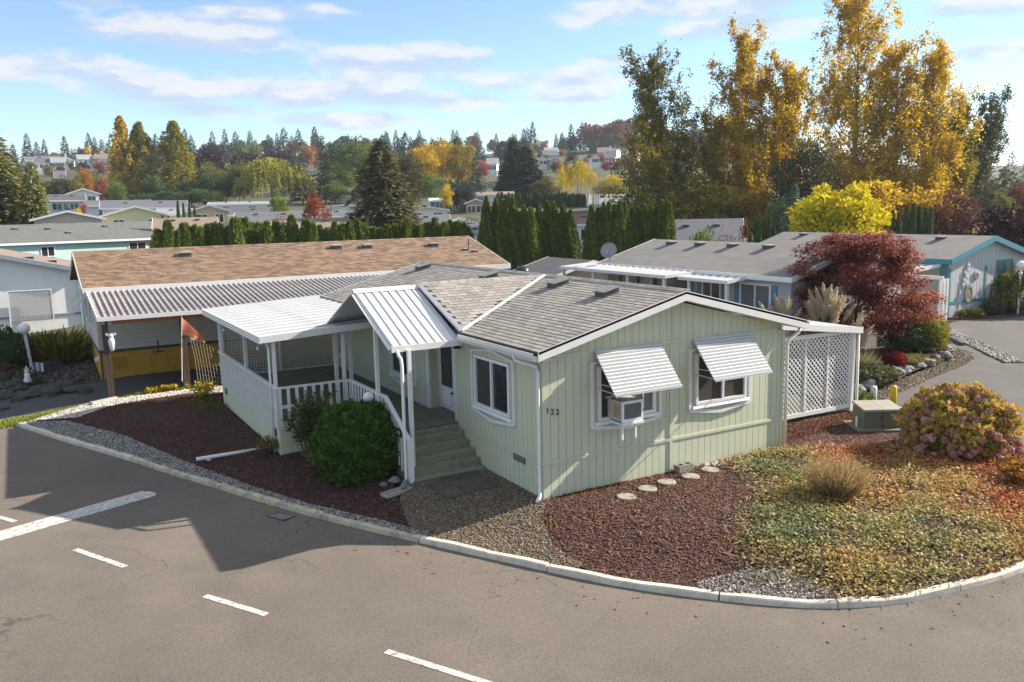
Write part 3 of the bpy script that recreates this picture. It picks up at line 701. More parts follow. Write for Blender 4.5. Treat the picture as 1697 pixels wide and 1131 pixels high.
    # ridge caps
    cap = MB().prism([(-.13, -.048), (0, 0), (.13, -.048), (.13, -.035), (0, .016), (-.13, -.035)], 'y', -.01, .29).mesh('ridge_cap', M_shingle)
    n = int((yb-yf)/.27)
    for i in range(n): ob('ridge_cap', cap, house, (XR, yf+.03+.27*i, ZR+.022))
    cap2 = MB().prism([(-.13, -.066), (0, 0), (.13, -.066), (.13, -.050), (0, .016), (-.13, -.050)], 'x', 0, .29).mesh('ridge_cap', M_shingle)
    for i in range(14): ob('ridge_cap', cap2, house, (-.27+.27*i, YD, ZD+.024))
    MB().beam((-.3, 3.17, ZE+.035), (XR-.06, YD-.03, ZR+.02), .085, .03).build('valley_flashing', M_white, house)
    MB().beam((-.30, 3.15, ZE+.02), (-.30, YD, ZD+.0), .05, .12, (1, 0, 0)).build('flashing', mat('galvanised', (.42, .44, .47), (.34, .36, .4), scale=5, rough=.4, metal=.6), house)
    for (x, y) in ((3.05, 12.9), (2.95, 7.8), (3.05, 4.05), (2.9, 1.62)):
        z = zroof(x)
        v = MB().hexa([(x-.22, y-.2, z-.06+.02), (x+.22, y-.2, z+.04+.02), (x+.22, y+.2, z+.06), (x-.22, y+.2, z-.04), (x-.22, y-.2, z+.07), (x+.22, y-.2, z+.17), (x+.22, y+.2, z+.17), (x-.22, y+.2, z+.07)]).build('roof_vent', M_dark, house)
        MB().hexa([(x-.27, y-.24, z+.07), (x+.27, y-.24, z+.185), (x+.27, y+.24, z+.185), (x-.27, y+.24, z+.07), (x-.27, y-.24, z+.095), (x+.27, y-.24, z+.21), (x+.27, y+.24, z+.21), (x-.27, y+.24, z+.095)]).build('hood', M_ventg, v)
    MB().ball((4.0, 7.55, ZR-.05), .25, 12, 6, .9).build('vent_dome', mat('dome_black', (.03, .034, .04), rough=.25), house, smooth=True)
    # windows
    window(house, (0, 3.15, 1.43), (0, -1, 0), (-1, 0, 0), 2.03, 1.45, (M_screen, M_glass), split=.5)
    window(house, (1.27, 0, 1.42), (1, 0, 0), (0, -1, 0), 1.92, 1.44, (M_screen, M_glassw), split=.52, bars=(((.25, .95), (.80, .78)), ((1.42, .26), (1.42, 1.2))))
    window(house, (4.1, 0, 1.41), (1, 0, 0), (0, -1, 0), 1.94, 1.45, (M_screen, M_screen), split=.53, bars=(((.2, 1.0), (.78, .86)),))
    window(house, (0, 8.57, 1.40), (0, -1, 0), (-1, 0, 0), 1.90, 1.45, (M_screen, M_glass))
    window(house, (0, 13.45, 1.25), (0, -1, 0), (-1, 0, 0), .98, 1.5, (M_glass, M_glass))
    # awnings of white slats
    for x0, x1 in ((1.34, 3.19), (4.16, 5.99)):
        a = MB().beam((x0+.03, -.03, 3.12), (x0+.03, -.79, 2.27), .02, .035).beam((x1-.03, -.03, 3.12), (x1-.03, -.79, 2.27), .02, .035).box(x0, -.05, 3.10, x1, -.021, 3.16).build('window_awning', M_alum, house)
        n = 14
        sl = MB().hexa([(x0, -.062, -.020), (x1, -.062, -.020), (x1, .0, -.004), (x0, .0, -.004), (x0, -.062, -.012), (x1, -.062, -.012), (x1, .0, .006), (x0, .0, .006)]).hexa([(x0, -.062, -.054), (x1, -.062, -.054), (x1, -.055, -.054), (x0, -.055, -.054), (x0, -.062, -.020), (x1, -.062, -.020), (x1, -.055, -.020), (x0, -.055, -.020)]).mesh('slat', M_alum)
        for i in range(n):
            t = i/(n-1); ob('slat', sl, a, (0, -.03-.74*t, 3.145-.85*t))
        MB().box(x0, -.83, 2.262, x1, -.805, 2.30).build('front_rail', M_alum, a)
        MB().beam((x0+.06, -.06, 2.30), (x0+.06, -.74, 2.28), .015, .02).beam((x1-.06, -.06, 2.30), (x1-.06, -.74, 2.28), .015, .02).build('arm', M_alum, a)
    # recess door
    d = MB().box(.30, 4.93, .92, .345, 5.74, 2.95).build('door', M_white, house)
    MB().box(.28, 5.02, 1.55, .3, 5.66, 2.86).build('pane', M_screen, d)
    MB().box(.265, 5.04, 2.18, .28, 5.66, 2.22).build('glazing_bar', M_dark, d)
    MB().box(.28, 5.1, 1.05, .30, 5.58, 1.45).build('door_panel', M_vinyl, d)
    MB().ball((.26, 5.0, 1.42), .035).build('handle', M_black, d)
    MB().box(.28, 5.745, .9, .365, 5.835, 3.0).box(.28, 4.84, .9, .365, 4.925, 3.0).box(.28, 4.926, 2.955, .365, 5.744, 3.03).build('door_frame', M_white, house)
    MB().box(-.03, 4.13, .84, .03, 4.23, 3.08).build('corner_post', M_white, house)
    MB().box(-.035, 5.80, .9, .03, 5.96, 3.08).build('corner_post', M_white, house)
    MB().box(.0, 4.24, .84, .29, 5.84, .895).build('threshold', M_deck, house)
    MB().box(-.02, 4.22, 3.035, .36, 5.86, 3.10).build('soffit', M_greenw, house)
    l = MB().lathe([(.03, .0), (.05, .02), (.05, .08), (.02, .12)], (-.06, 3.79, 2.95), 10).beam((0, 3.79, 3.0), (-.08, 3.79, 3.02), .04, .04).build('wall_lamp', M_black, house)
    MB().lathe([(.05, .06), (.10, .0), (.085, -.02)], (-.14, 3.79, 2.86), 12).build('shade', M_black, l)
    MB().ball((-.14, 3.79, 2.84), .06).build('bulb', M_vinyl, l)
    v = MB().box(-.03, .70, .60, -.019, 1.24, .775).build('skirting_vent', M_dark, house)
    for i in range(6): MB().box(-.036, .73, .615+.026*i, -.03, 1.21, .63+.026*i).build('louvre', M_ventg, v)
    for i, (c, dx, dz) in enumerate((('1', .13, 1.955), ('2', .25, 1.915), ('2', .38, 1.895))):
        ob('house_number', text_mesh(c, .19, M_black, .006), house, (dx, -.027, dz), (R(90), 0, 0))
    MB().box(-.035, 2.93, .13, -.02, 2.97, .27).box(-.035, 2.85, .12, -.02, 2.89, .22).build('hose_bib', M_green, house)
build_house()

def build_aircon():
    a = thing('air_conditioner', 'old window air conditioner propped in the left gable window under the awning', 'air conditioner', (1.98, -.05, 1.6))
    c = mat('aircon_case', (.55, .52, .46), (.40, .36, .30), scale=6, rough=.5, dirt=(.3, .18, .08), dirt_scale=5)
    MB().box(-.28, -.52, .0, .28, .1, .44).build('case', c, a)
    MB().box(-.235, -.535, .05, .235, -.52, .39).build('grille', mat('aircon_grille', (.10, .10, .11), (.14, .135, .13), scale=30, rough=.4), a)
    MB().box(-.29, -.54, -.03, -.235, -.515, .45).box(.235, -.54, -.03, .29, -.515, .45).box(-.235, -.54, .39, .235, -.515, .45).box(-.235, -.54, -.03, .235, -.515, .05).build('front_frame', M_vinyl, a)
    s = mat('aircon_side_reflection', (.25, .13, .05), (.45, .32, .16), scale=9, rough=.5)  # orange reflection on the side louvres put into their colour
    for i in range(6): MB().box(-.288, -.48, .07+.055*i, -.28, -.22, .10+.055*i).build('louvre', s, a)
    MB().box(-.3, -.56, -.08, .3, .02, -.035).build('shelf', M_vinyl, a)
    for x in (-.24, .12): MB().box(x-.025, -.5, -.42, x+.025, -.46, -.08).build('prop', M_vinyl, a)
    MB().beam((-.34, .0, .47), (.2, -.05, .50), .12, .015).build('top_flap', M_vinyl, a)
build_aircon()
# ------------------------------------------------------------------ porch
DX, DXS, DY0, DY1, DYS, DZ = -3.9, -1.93, 6.75, 13.9, 4.05, .90
def build_deck():
    d = thing('porch_deck', 'raised porch deck with dark boards and sage green skirting', 'deck', (-2, 9, 0))
    o = Vector((-2, 9, 0))
    S = lambda mb: MBshift(mb, o)
    n = int((DY1-DY0)/.145); me = MB().box(DX, 0, -.035, -.025, .137, 0).mesh('floor_board', M_deck)
    for i in range(n+1): ob('floor_board', me, d, (2, DY0+.145*i-9, DZ))
    me = MB().box(DXS, 0, -.035, -.025, .137, 0).mesh('floor_board', M_deck)
    for i in range(int((DY0-DYS)/.145)): ob('floor_board', me, d, (2, DYS+.02+.145*i-9, DZ))
    # skirting boards, left side and front
    me = MB().box(-.02, -.145, -.4, .02, .145, .86).mesh('skirting_board', M_green)
    k = int((DY1-DY0)/.3)
    for i in range(k+1): ob('skirting_board', me, d, (DX+2, DY0+.15+.3*i-9, 0))
    me = MB().box(-.145, -.02, -.4, .145, .02, .86).mesh('skirting_board', M_green)
    for i in range(7): ob('skirting_board', me, d, (DX+.14+.3*i+2, DY0-9, 0))
    me = MB().box(-.02, -.145, -.4, .02, .145, .86).mesh('skirting_board', M_green)
    for i in range(9): ob('skirting_board', me, d, (DXS+2, DYS+.15+.3*i-9, 0))
    S(MB().box(DX, DY0+.03, .1, -.05, DY1, .85)).build('joist_shadow_fill', M_dark, d)  # solid dark block, the shadow under the deck put into its colour
    for y in (7.05, 13.2): S(MB().box(DX-.032, y, .42, DX-.02, y+.32, .62)).build('skirting_vent', M_dark, d)
def MBshift(mb, o):
    mb.v = [(x-o[0], y-o[1], z-o[2]) for x, y, z in mb.v]; return mb
build_deck()
STEPS = [(4.03, .90), (3.74, .735), (3.45, .57), (3.16, .405), (2.87, .24), (2.60, .075)]
def build_stairs():
    s = thing('stairs', 'dark olive wooden stairs climbing to the covered porch', 'stairs', (-.95, 3.3, 0))
    o = (-.95, 3.3, 0); S = lambda mb: MBshift(mb, o)
    for i, (y, z) in enumerate(STEPS):
        if i: S(MB().box(DXS+.05, y-.035, z-.045, -.045, y+.285, z)).build('tread', M_stair, s)
        zb = STEPS[i+1][1] if i+1 < len(STEPS) else -.2
        S(MB().box(DXS+.06, y+.0, zb+.003, -.05, y+.025, z-.047)).build('riser', M_stair, s)
    for x in (DXS+.02, ):
        S(MB().prism([(2.6, -.3), (4.05, -.3), (4.05, .86), (3.9, .86), (2.6, .05)], 'x', x-.02, x+.028)).build('stringer', M_stair, s)
build_stairs()
def build_railing():
    r = thing('porch_railing', 'white picket railing round the porch and down the stairs', 'railing', (-3, 7, .9))
    o = (-3, 7, .9); S = lambda mb: MBshift(mb, o)
    zt, zb = 1.78, .70
    pk = MB().box(-.012, -.04, zb-.9, .012, .04, zt-.93).mesh('baluster', M_white)
    pk2 = MB().box(-.04, -.012, zb-.9, .04, .012, zt-.93).mesh('baluster', M_white)
    sp = .195
    xl = DX-.04
    for i in range(int((DY1-DY0+.1)/sp)): ob('baluster', pk, r, (xl-.025+3, DY0-.02+sp*i-7, 0))
    for i in range(9): ob('baluster', pk2, r, (xl+.07+.225*i+3, DY0-.065-7, 0))
    for i in range(12): ob('baluster', pk, r, (DXS-.055+3, DY0-.12-.215*i-7, 0))
    # slope down the stairs
    a, b = Vector((DXS-.03, 4.13, 1.80)), Vector((DXS-.03, 2.66, .98))
    for i in range(8):
        t = (i+.4)/8; y = a.y+(b.y-a.y)*t; z = a.z+(b.z-a.z)*t
        S(MB().box(DXS-.067, y-.04, z-1.08, DXS-.043, y+.04, z-.03)).build('baluster', M_white, r)
    S(MB().box(xl-.05, DY0-.08, zt-.03, xl+.05, DY1+.05, zt+.015)).build('top_rail', M_white, r)
    S(MB().box(xl+.05, DY0-.08, zt-.029, DXS+.03, DY0+.02, zt+.016)).build('top_rail', M_white, r)
    S(MB().box(DXS-.07, 4.13, zt-.028, DXS+.03, DY0-.08, zt+.017)).build('top_rail', M_white, r)
    S(MB().beam(a, b, .10, .045)).build('top_rail', M_white, r)
    S(MB().box(xl-.012, DY0, 1.22, xl+.026, DY1, 1.31)).build('mid_rail', M_white, r)
    S(MB().box(xl+.03, DY0-.05, 1.221, xl+.62, DY0-.02, 1.309)).build('mid_rail', M_white, r)
    for x, y0 in ((xl+.03, DY0-.0), ):
        S(MB().box(xl-.008, DY0, .88, xl+.03, DY1, .96)).build('bottom_rail', M_white, r)
    S(MB().box(DXS-.075, 2.60, -.1, DXS+.025, 2.70, 1.06)).build('newel_post', M_white, r)
    S(MB().box(xl-.02, DY0-.03, .65, xl+.06, DY0+.05, 1.74)).build('newel_post', M_white, r)
    p = S(MB().box(DXS-.10, 3.05, 1.0, DXS-.075, 3.28, 1.19)).build('number_plaque', M_black, r)
    ob('digits', text_mesh('122', .12, M_white, .003), p, (DXS-.102+3, 3.165-7, 1.095-.9), (R(90), 0, R(-90)))
build_railing()
def build_cover():
    c = thing('porch_cover', 'flat white ribbed metal cover over the porch', 'porch roof', (-2, 10.5, 0)); o = (-2, 10.5, 0); S = lambda mb: MBshift(mb, o)
    x0, x1, y0, y1 = -4.25, -.2, 6.92, 14.75
    zl, zh = 3.10, 3.30
    n = 13; w = (y1-y0)/n
    pan = MB(); 
    zz = lambda x: zl+(zh-zl)*(x-x0)/(x1-x0)
    pan.hexa([(x0+.03, .001, zl-.02), (x1, .001, zh-.02), (x1, w-.001, zh-.02), (x0+.03, w-.001, zl-.02), (x0+.03, .001, zl), (x1, .001, zh), (x1, w-.001, zh), (x0+.03, w-.001, zl)])
    pan.hexa([(x0+.03, w-.05, zl+.001), (x1, w-.05, zh+.001), (x1, w-.02, zh+.001), (x0+.03, w-.02, zl+.001), (x0+.03, w-.045, zl+.035), (x1, w-.045, zh+.035), (x1, w-.025, zh+.035), (x0+.03, w-.025, zl+.035)])
    me = pan.mesh('roof_panel', M_alum)
    for i in range(n): ob('roof_panel', me, c, (2, y0+w*i-10.5, 0))
    S(MB().hexa([(x0, y0, zl-.16), (x0+.03, y0, zl-.16), (x0+.03, y1, zl-.16), (x0, y1, zl-.16), (x0, y0, zl+.03), (x0+.03, y0, zl+.03), (x0+.03, y1, zl+.03), (x0, y1, zl+.03)])).build('fascia', M_white, c)
    for yy in (y0-.03, y1): S(MB().hexa([(x0, yy, zl-.14), (-.32, yy, zz(-.32)-.14), (-.32, yy+.03, zz(-.32)-.14), (x0, yy+.03, zl-.14), (x0, yy, zl+.035), (-.32, yy, zz(-.32)+.035), (-.32, yy+.03, zz(-.32)+.035), (x0, yy+.03, zl+.035)])).build('fascia', M_white, c)
    S(MB().box(DX-.02, 7.0, 2.88, DX+.08, 14.0, 2.99)).build('beam', M_white, c)
    for x, y in ((DX+.03, 7.06), (DX+.03, 10.4), (DX+.03, 13.75), (-1.96, 7.15)):
        S(MB().box(x-.045, y-.045, .9, x+.045, y+.045, 2.88+(.12 if x > -3 else 0))).build('post', M_white, c)
    S(MB().tube([(-4.1, 7.35, 3.0), (-4.0, 7.3, 2.92), (-3.98, 7.15, 2.82), (-3.985, 7.12, 2.7), (-3.99, 7.1, .0)], .035, 8)).build('downspout', M_white, c, smooth=True)
    for y in (8.2, 12.6): S(MB().tube([(-4.0, y, 2.88), (-4.0, y, 2.68)], .006, 5).ball((-4.0, y, 2.64), .05, 8, 5)).build('hanging_ornament', M_vinyl, c)
build_cover()
def lattice(name, parent, P0, u, w, h, pitch, bar, m, diag, n, th=.008):
    """two crossed layers of laths clipped to the panel, one joined part"""
    u = Vector(u); v = Vector((0, 0, 1)); n = Vector(n); o = Vector(P0); mb = MB()
    def lath(a, b, lay):
        p = o+u*a[0]+v*a[1]+n*lay; q = o+u*b[0]+v*b[1]+n*lay
        if (q-p).length > .03: mb.beam(p, q, th, bar, tuple(n.cross((q-p).normalized())))
    if diag:
        k = -h
        s = pitch*math.sqrt(2)
        while k < w:
            a, b = max(0, -k), min(h, w-k); lath((k+a, a), (k+b, b), 0); lath((k+a, h-a), (k+b, h-b), th)
            k += s
    else:
        x = 0
        while x <= w: lath((x, 0), (x, h), 0); x += pitch
        z = 0
        while z <= h: lath((0, z), (w, z), th); z += pitch
    return stuff(mb.build(name, m, parent))
def build_back_lattice():
    r = thing('lattice_screen', 'square holed lattice screen closing the back of the porch', 'lattice', (-2, 13.9, .9))
    for i, x0 in enumerate((-1.85, .12)): lattice('lattice_panel', r, (x0, 0, .05), (1, 0, 0), 1.84, 2.0, .10, .05, M_lattice, False, (0, -1, 0))
    for x in (-1.9, .06, 2.0-.06): MB().box(x-.04, -.05, 0, x+.04, .05, 2.1).build('post', M_white, r)
    MB().box(-1.86, -.03, 2.06, 1.9, .03, 2.14).build('top_rail', M_white, r); MB().box(-1.86, -.03, .0, 1.9, .03, .05).build('bottom_rail', M_white, r)
build_back_lattice()
def build_canopy():
    c = thing('entry_canopy', 'gabled white metal canopy over the porch stairs', 'canopy', (-1, 5.63, 0)); o = (-1, 5.63, 0); S = lambda mb: MBshift(mb, o)
    xf, xb, yp = -2.12, -.30, 5.63; ye0, ye1 = 3.17, 8.08; zp, ze = 4.24, 3.14
    M_pan = mat('canopy_panel', (.68, .69, .69), (.62, .63, .63), scale=3, rough=.42)
    n = 8; w = (xb-xf-.06)/n
    for (ye, s) in ((ye0, 1), (ye1, -1)):
        d = Vector((0, yp-ye, zp-ze)).normalized(); nn = Vector((0, -d.z*s, abs(d.y))).normalized()
        for i in range(n):
            xa = xf+.03+w*i
            p = S(MB().slab([(xa+.001, ye, ze), (xa+w-.001, ye, ze), (xa+w-.001, yp-.002*s, zp), (xa+.001, yp-.002*s, zp)], .02)).build('roof_panel', M_pan, c)
            q = S(MB().hexa([(xa+.01, ye, ze+.002), (xa+.055, ye, ze+.002), (xa+.055, yp-.03*s, zp), (xa+.01, yp-.03*s, zp), (xa+.018, ye+nn.y*.04, ze+.028), (xa+.047, ye+nn.y*.04, ze+.028), (xa+.047, yp-.03*s, zp+.023), (xa+.018, yp-.03*s, zp+.023)])).build('rib', M_white, p)
        S(MB().beam((xf, ye, ze-.05), (xb, ye, ze-.05), .035, .15)).build('fascia', M_white, c)
        S(MB().beam((xf, ye+.02*s, ze-.055), (xf, yp, zp-.03), .03, .13, (1, 0, 0))).build('fascia', M_white, c)
    S(MB().prism([(yp-.1, zp-.02), (yp, zp+.055), (yp+.1, zp-.02), (yp+.1, zp+.0), (yp, zp+.085), (yp-.1, zp)], 'x', xf-.01, xb+.05)).build('ridge_cap', M_white, c)
    S(MB().box(xf+.02, ye1-.16, 2.99, xb-.1, ye1-.08, 3.09)).build('beam', M_white, c)
    for x, y, z0, z1 in ((-1.93, 7.9, .9, 3.0), (-1.5, 7.9, .9, 3.0), (-1.95, 4.62, .9, 3.70), (-1.72, 3.1, .10, 3.06)): S(MB().box(x-.045, y-.045, z0, x+.045, y+.045, z1)).build('post', M_white, c)
    S(MB().tube([(-2.0, 3.12, 3.05), (-2.02, 3.0, 2.97), (-2.03, 2.83, 2.9), (-2.03, 2.80, 2.75), (-2.03, 2.80, .1), (-2.07, 2.76, .0), (-2.2, 2.68, -.05)], .04, 8)).build('downspout', M_white, c, smooth=True)
build_canopy()
def build_rightcover():
    c = thing('carport_cover', 'low white lean-to cover with fascia joining the far right wall', 'carport', (9.8, 2.5, 0)); o = (9.8, 2.5, 0); S = lambda mb: MBshift(mb, o)
    for i in range(14):
        y = 1.45+.61*i
        S(MB().hexa([(7.3, y+.005, 3.08), (12.0, y+.005, 2.52), (12.0, y+.6, 2.52), (7.3, y+.6, 3.08), (7.3, y+.005, 3.11), (12.0, y+.005, 2.55), (12.0, y+.6, 2.55), (7.3, y+.6, 3.11)])).build('roof_panel', M_alum, c)
    S(MB().hexa([(7.5, 1.4, 2.93), (12.05, 1.4, 2.39), (12.05, 1.44, 2.39), (7.5, 1.44, 2.93), (7.5, 1.4, 3.11), (12.05, 1.4, 2.57), (12.05, 1.44, 2.57), (7.5, 1.44, 3.11)])).build('fascia', M_white, c)
    S(MB().box(12.0, 1.44, 2.41, 12.05, 10, 2.56)).build('fascia', M_white, c)
    for y in (1.62, 5.5, 9.5): S(MB().box(11.78, y-.07, .0, 11.92, y+.07, 2.45)).build('post', M_white, c)
    S(MB().tube([(11.97, 1.5, 2.4), (11.97, 1.48, .35), (12.0, 1.45, .2), (12.12, 1.35, .14)], .04, 8)).build('downspout', M_white, c, smooth=True)
    r = thing('lattice_screen', 'white diamond lattice screen under the lean-to beside the utility box', 'lattice', (7.4, 1.62, .16))
    for x0, w in ((.05, 1.30), (1.42, 1.02), (2.5, .86), (3.44, .86)): lattice('lattice_panel', r, (x0, 0, .1), (1, 0, 0), w, 2.14, .112, .041, M_white, True, (0, -1, 0))
    for x in (.0, 1.385, 2.47, 3.40, 4.34): MB().box(x-.03, -.035, .1, x+.03, .03, 2.24).build('stile', M_white, r)
    MB().box(-.03, -.04, 2.24, 4.40, .035, 2.36).build('top_rail', M_white, r); MB().box(-.03, -.04, -.02, 4.37, .035, .098).build('bottom_rail', M_white, r)
build_rightcover()
# ------------------------------------------------------------------ neighbouring homes
def roofmat(name, c, c2=None, jit=0): return mat(name, c, c2 or tuple(x*.72 for x in c), scale=2.6, rough=.95, bump=.4, bscale=25, stretch=(.6, .6, 2.5), jitter=jit, dirt=tuple(x*.6 for x in c), dirt_scale=.7, dirt_lo=.52, dirt_hi=.8)
MR = dict(brown=mat('brown_shingle', (.228, .152, .10), (.185, .122, .08), scale=5, rough=.95, bump=.4, bscale=25, jitter=.36, dirt=(.16, .105, .07), dirt_scale=.5, dirt_lo=.5, dirt_hi=.85), grey=roofmat('grey_shingle', (.235, .218, .20)), dark=roofmat('dark_shingle', (.10, .10, .105)), green=roofmat('greenish_shingle', (.135, .145, .135)),
          tan=roofmat('tan_shingle', (.25, .19, .145)), red=roofmat('red_brown_shingle', (.22, .12, .10)), white=mat('white_metal_roof', (.68, .68, .67), rough=.5), slate=roofmat('slate_shingle', (.135, .14, .155)), lgrey=roofmat('light_grey_shingle', (.29, .29, .29)))
MWL = dict(white=mat('white_siding', (.76, .76, .74), (.70, .70, .68), scale=2, rough=.7), cream=mat('cream_siding', (.62, .57, .40), rough=.7), beige=mat('beige_siding', (.50, .42, .31), rough=.7), mint=mat('mint_siding', (.46, .64, .58), (.43, .60, .55), rough=.7),
           blue=mat('pale_blue_siding', (.42, .55, .60), rough=.7), grey=mat('grey_siding', (.42, .42, .42), (.38, .38, .385), rough=.7), green=mat('green_siding', (.10, .24, .20), rough=.7), tan=mat('tan_siding', (.45, .35, .25), rough=.7), yellow=mat('pale_yellow_siding', (.60, .58, .36), rough=.7), pale=mat('pale_grey_siding', (.50, .50, .485), (.45, .45, .435), rough=.7), teal=mat('teal_siding', (.22, .50, .50), rough=.7))
M_teal = mat('teal_trim', (.045, .235, .27), (.04, .20, .235), rough=.6)
M_blue = mat('blue_shutter', (.12, .24, .36), rough=.6)
def home(name, label, cx, cy, rot, L, Wd, z0, wh, rise, wallm, roofm, trimm, wins=(), group=None, oh=.35, vents=(), cat='house', fh=.2):
    r = thing(name, label, cat, (cx, cy, z0), rot, group)
    a, b = L/2, Wd/2; sl = rise/(b+oh); zt = wh+.06
    MB().prism([(-b, -.8), (b, -.8), (b, wh+oh*sl-.05), (0, wh+rise-.06), (-b, wh+oh*sl-.05)], 'x', -a, a).build('wall', wallm, r)
    for s in (-1, 1):
        MB().slab([(-a-oh, s*(b+oh), zt), (a+oh, s*(b+oh), zt), (a+oh, 0, zt+rise), (-a-oh, 0, zt+rise)], .07).build('roof', roofm, r)
        MB().box(-a-oh, s*(b+oh)-(.03 if s < 0 else -.0), zt-fh, a+oh, s*(b+oh)+(.0 if s < 0 else .03), zt-.0).build('gutter', trimm, r)
    for sx in (-1, 1):
        mb = MB(); x = sx*(a+oh)
        for s in (-1, 1): mb.hexa([(x-.02, s*(b+oh), zt-fh), (x+.02, s*(b+oh), zt-fh), (x+.02, 0, zt+rise-fh), (x-.02, 0, zt+rise-fh), (x-.02, s*(b+oh), zt+.02), (x+.02, s*(b+oh), zt+.02), (x+.02, 0, zt+rise+.02), (x-.02, 0, zt+rise+.02)])
        mb.build('fascia', trimm, r)
    for side, p, w, h, zc in wins: home_window(r, side, p, w, h, zc, a, b, trimm)
    for x, t, sd in vents:
        y = sd*(b+oh)*t; z = zt+rise*(1-t)
        v = MB().box(x-.2, y-.2, z-.1, x+.2, y+.2, z+.1).build('roof_vent', M_dark, r); MB().box(x-.24, y-.24, z+.1, x+.24, y+.24, z+.135).build('hood', mat_ventlid, v)
    return r
mat_ventlid = mat('vent_lid', (.38, .36, .34), rough=.5)
def home_window(r, side, p, w, h, zc, a, b, trimm, pane=None, shutters=None):
    mb, pn = MB(), MB()
    def bx(m, u0, u1, z0, z1, d0, d1):
        if side == 'front': m.box(u0, -b-d1, z0, u1, -b-d0, z1)
        elif side == 'back': m.box(u0, b+d0, z0, u1, b+d1, z1)
        elif side == 'left': m.box(-a-d1, u0, z0, -a-d0, u1, z1)
        else: m.box(a+d0, u0, z0, a+d1, u1, z1)
    t = .09
    bx(mb, p-w/2-t, p+w/2+t, zc+h/2, zc+h/2+t, .0, .06); bx(mb, p-w/2-t, p+w/2+t, zc-h/2-t, zc-h/2, .0, .06)
    for u in (p-w/2-t, p-.035, p+w/2): bx(mb, u, u+(t if u != p-.035 else .07), zc-h/2, zc+h/2, .0, .058)
    f = mb.build('window', trimm, r); bx(pn, p-w/2, p+w/2, zc-h/2, zc+h/2, .01, .03); pn.build('pane', pane or M_glass, f)
    if shutters:
        for u in (p-w/2-t-.3, p+w/2+t+.02): q = MB(); bx(q, u, u+.28, zc-h/2-.05, zc+h/2+.05, .0, .05); q.build('shutter', shutters, f)
    return f

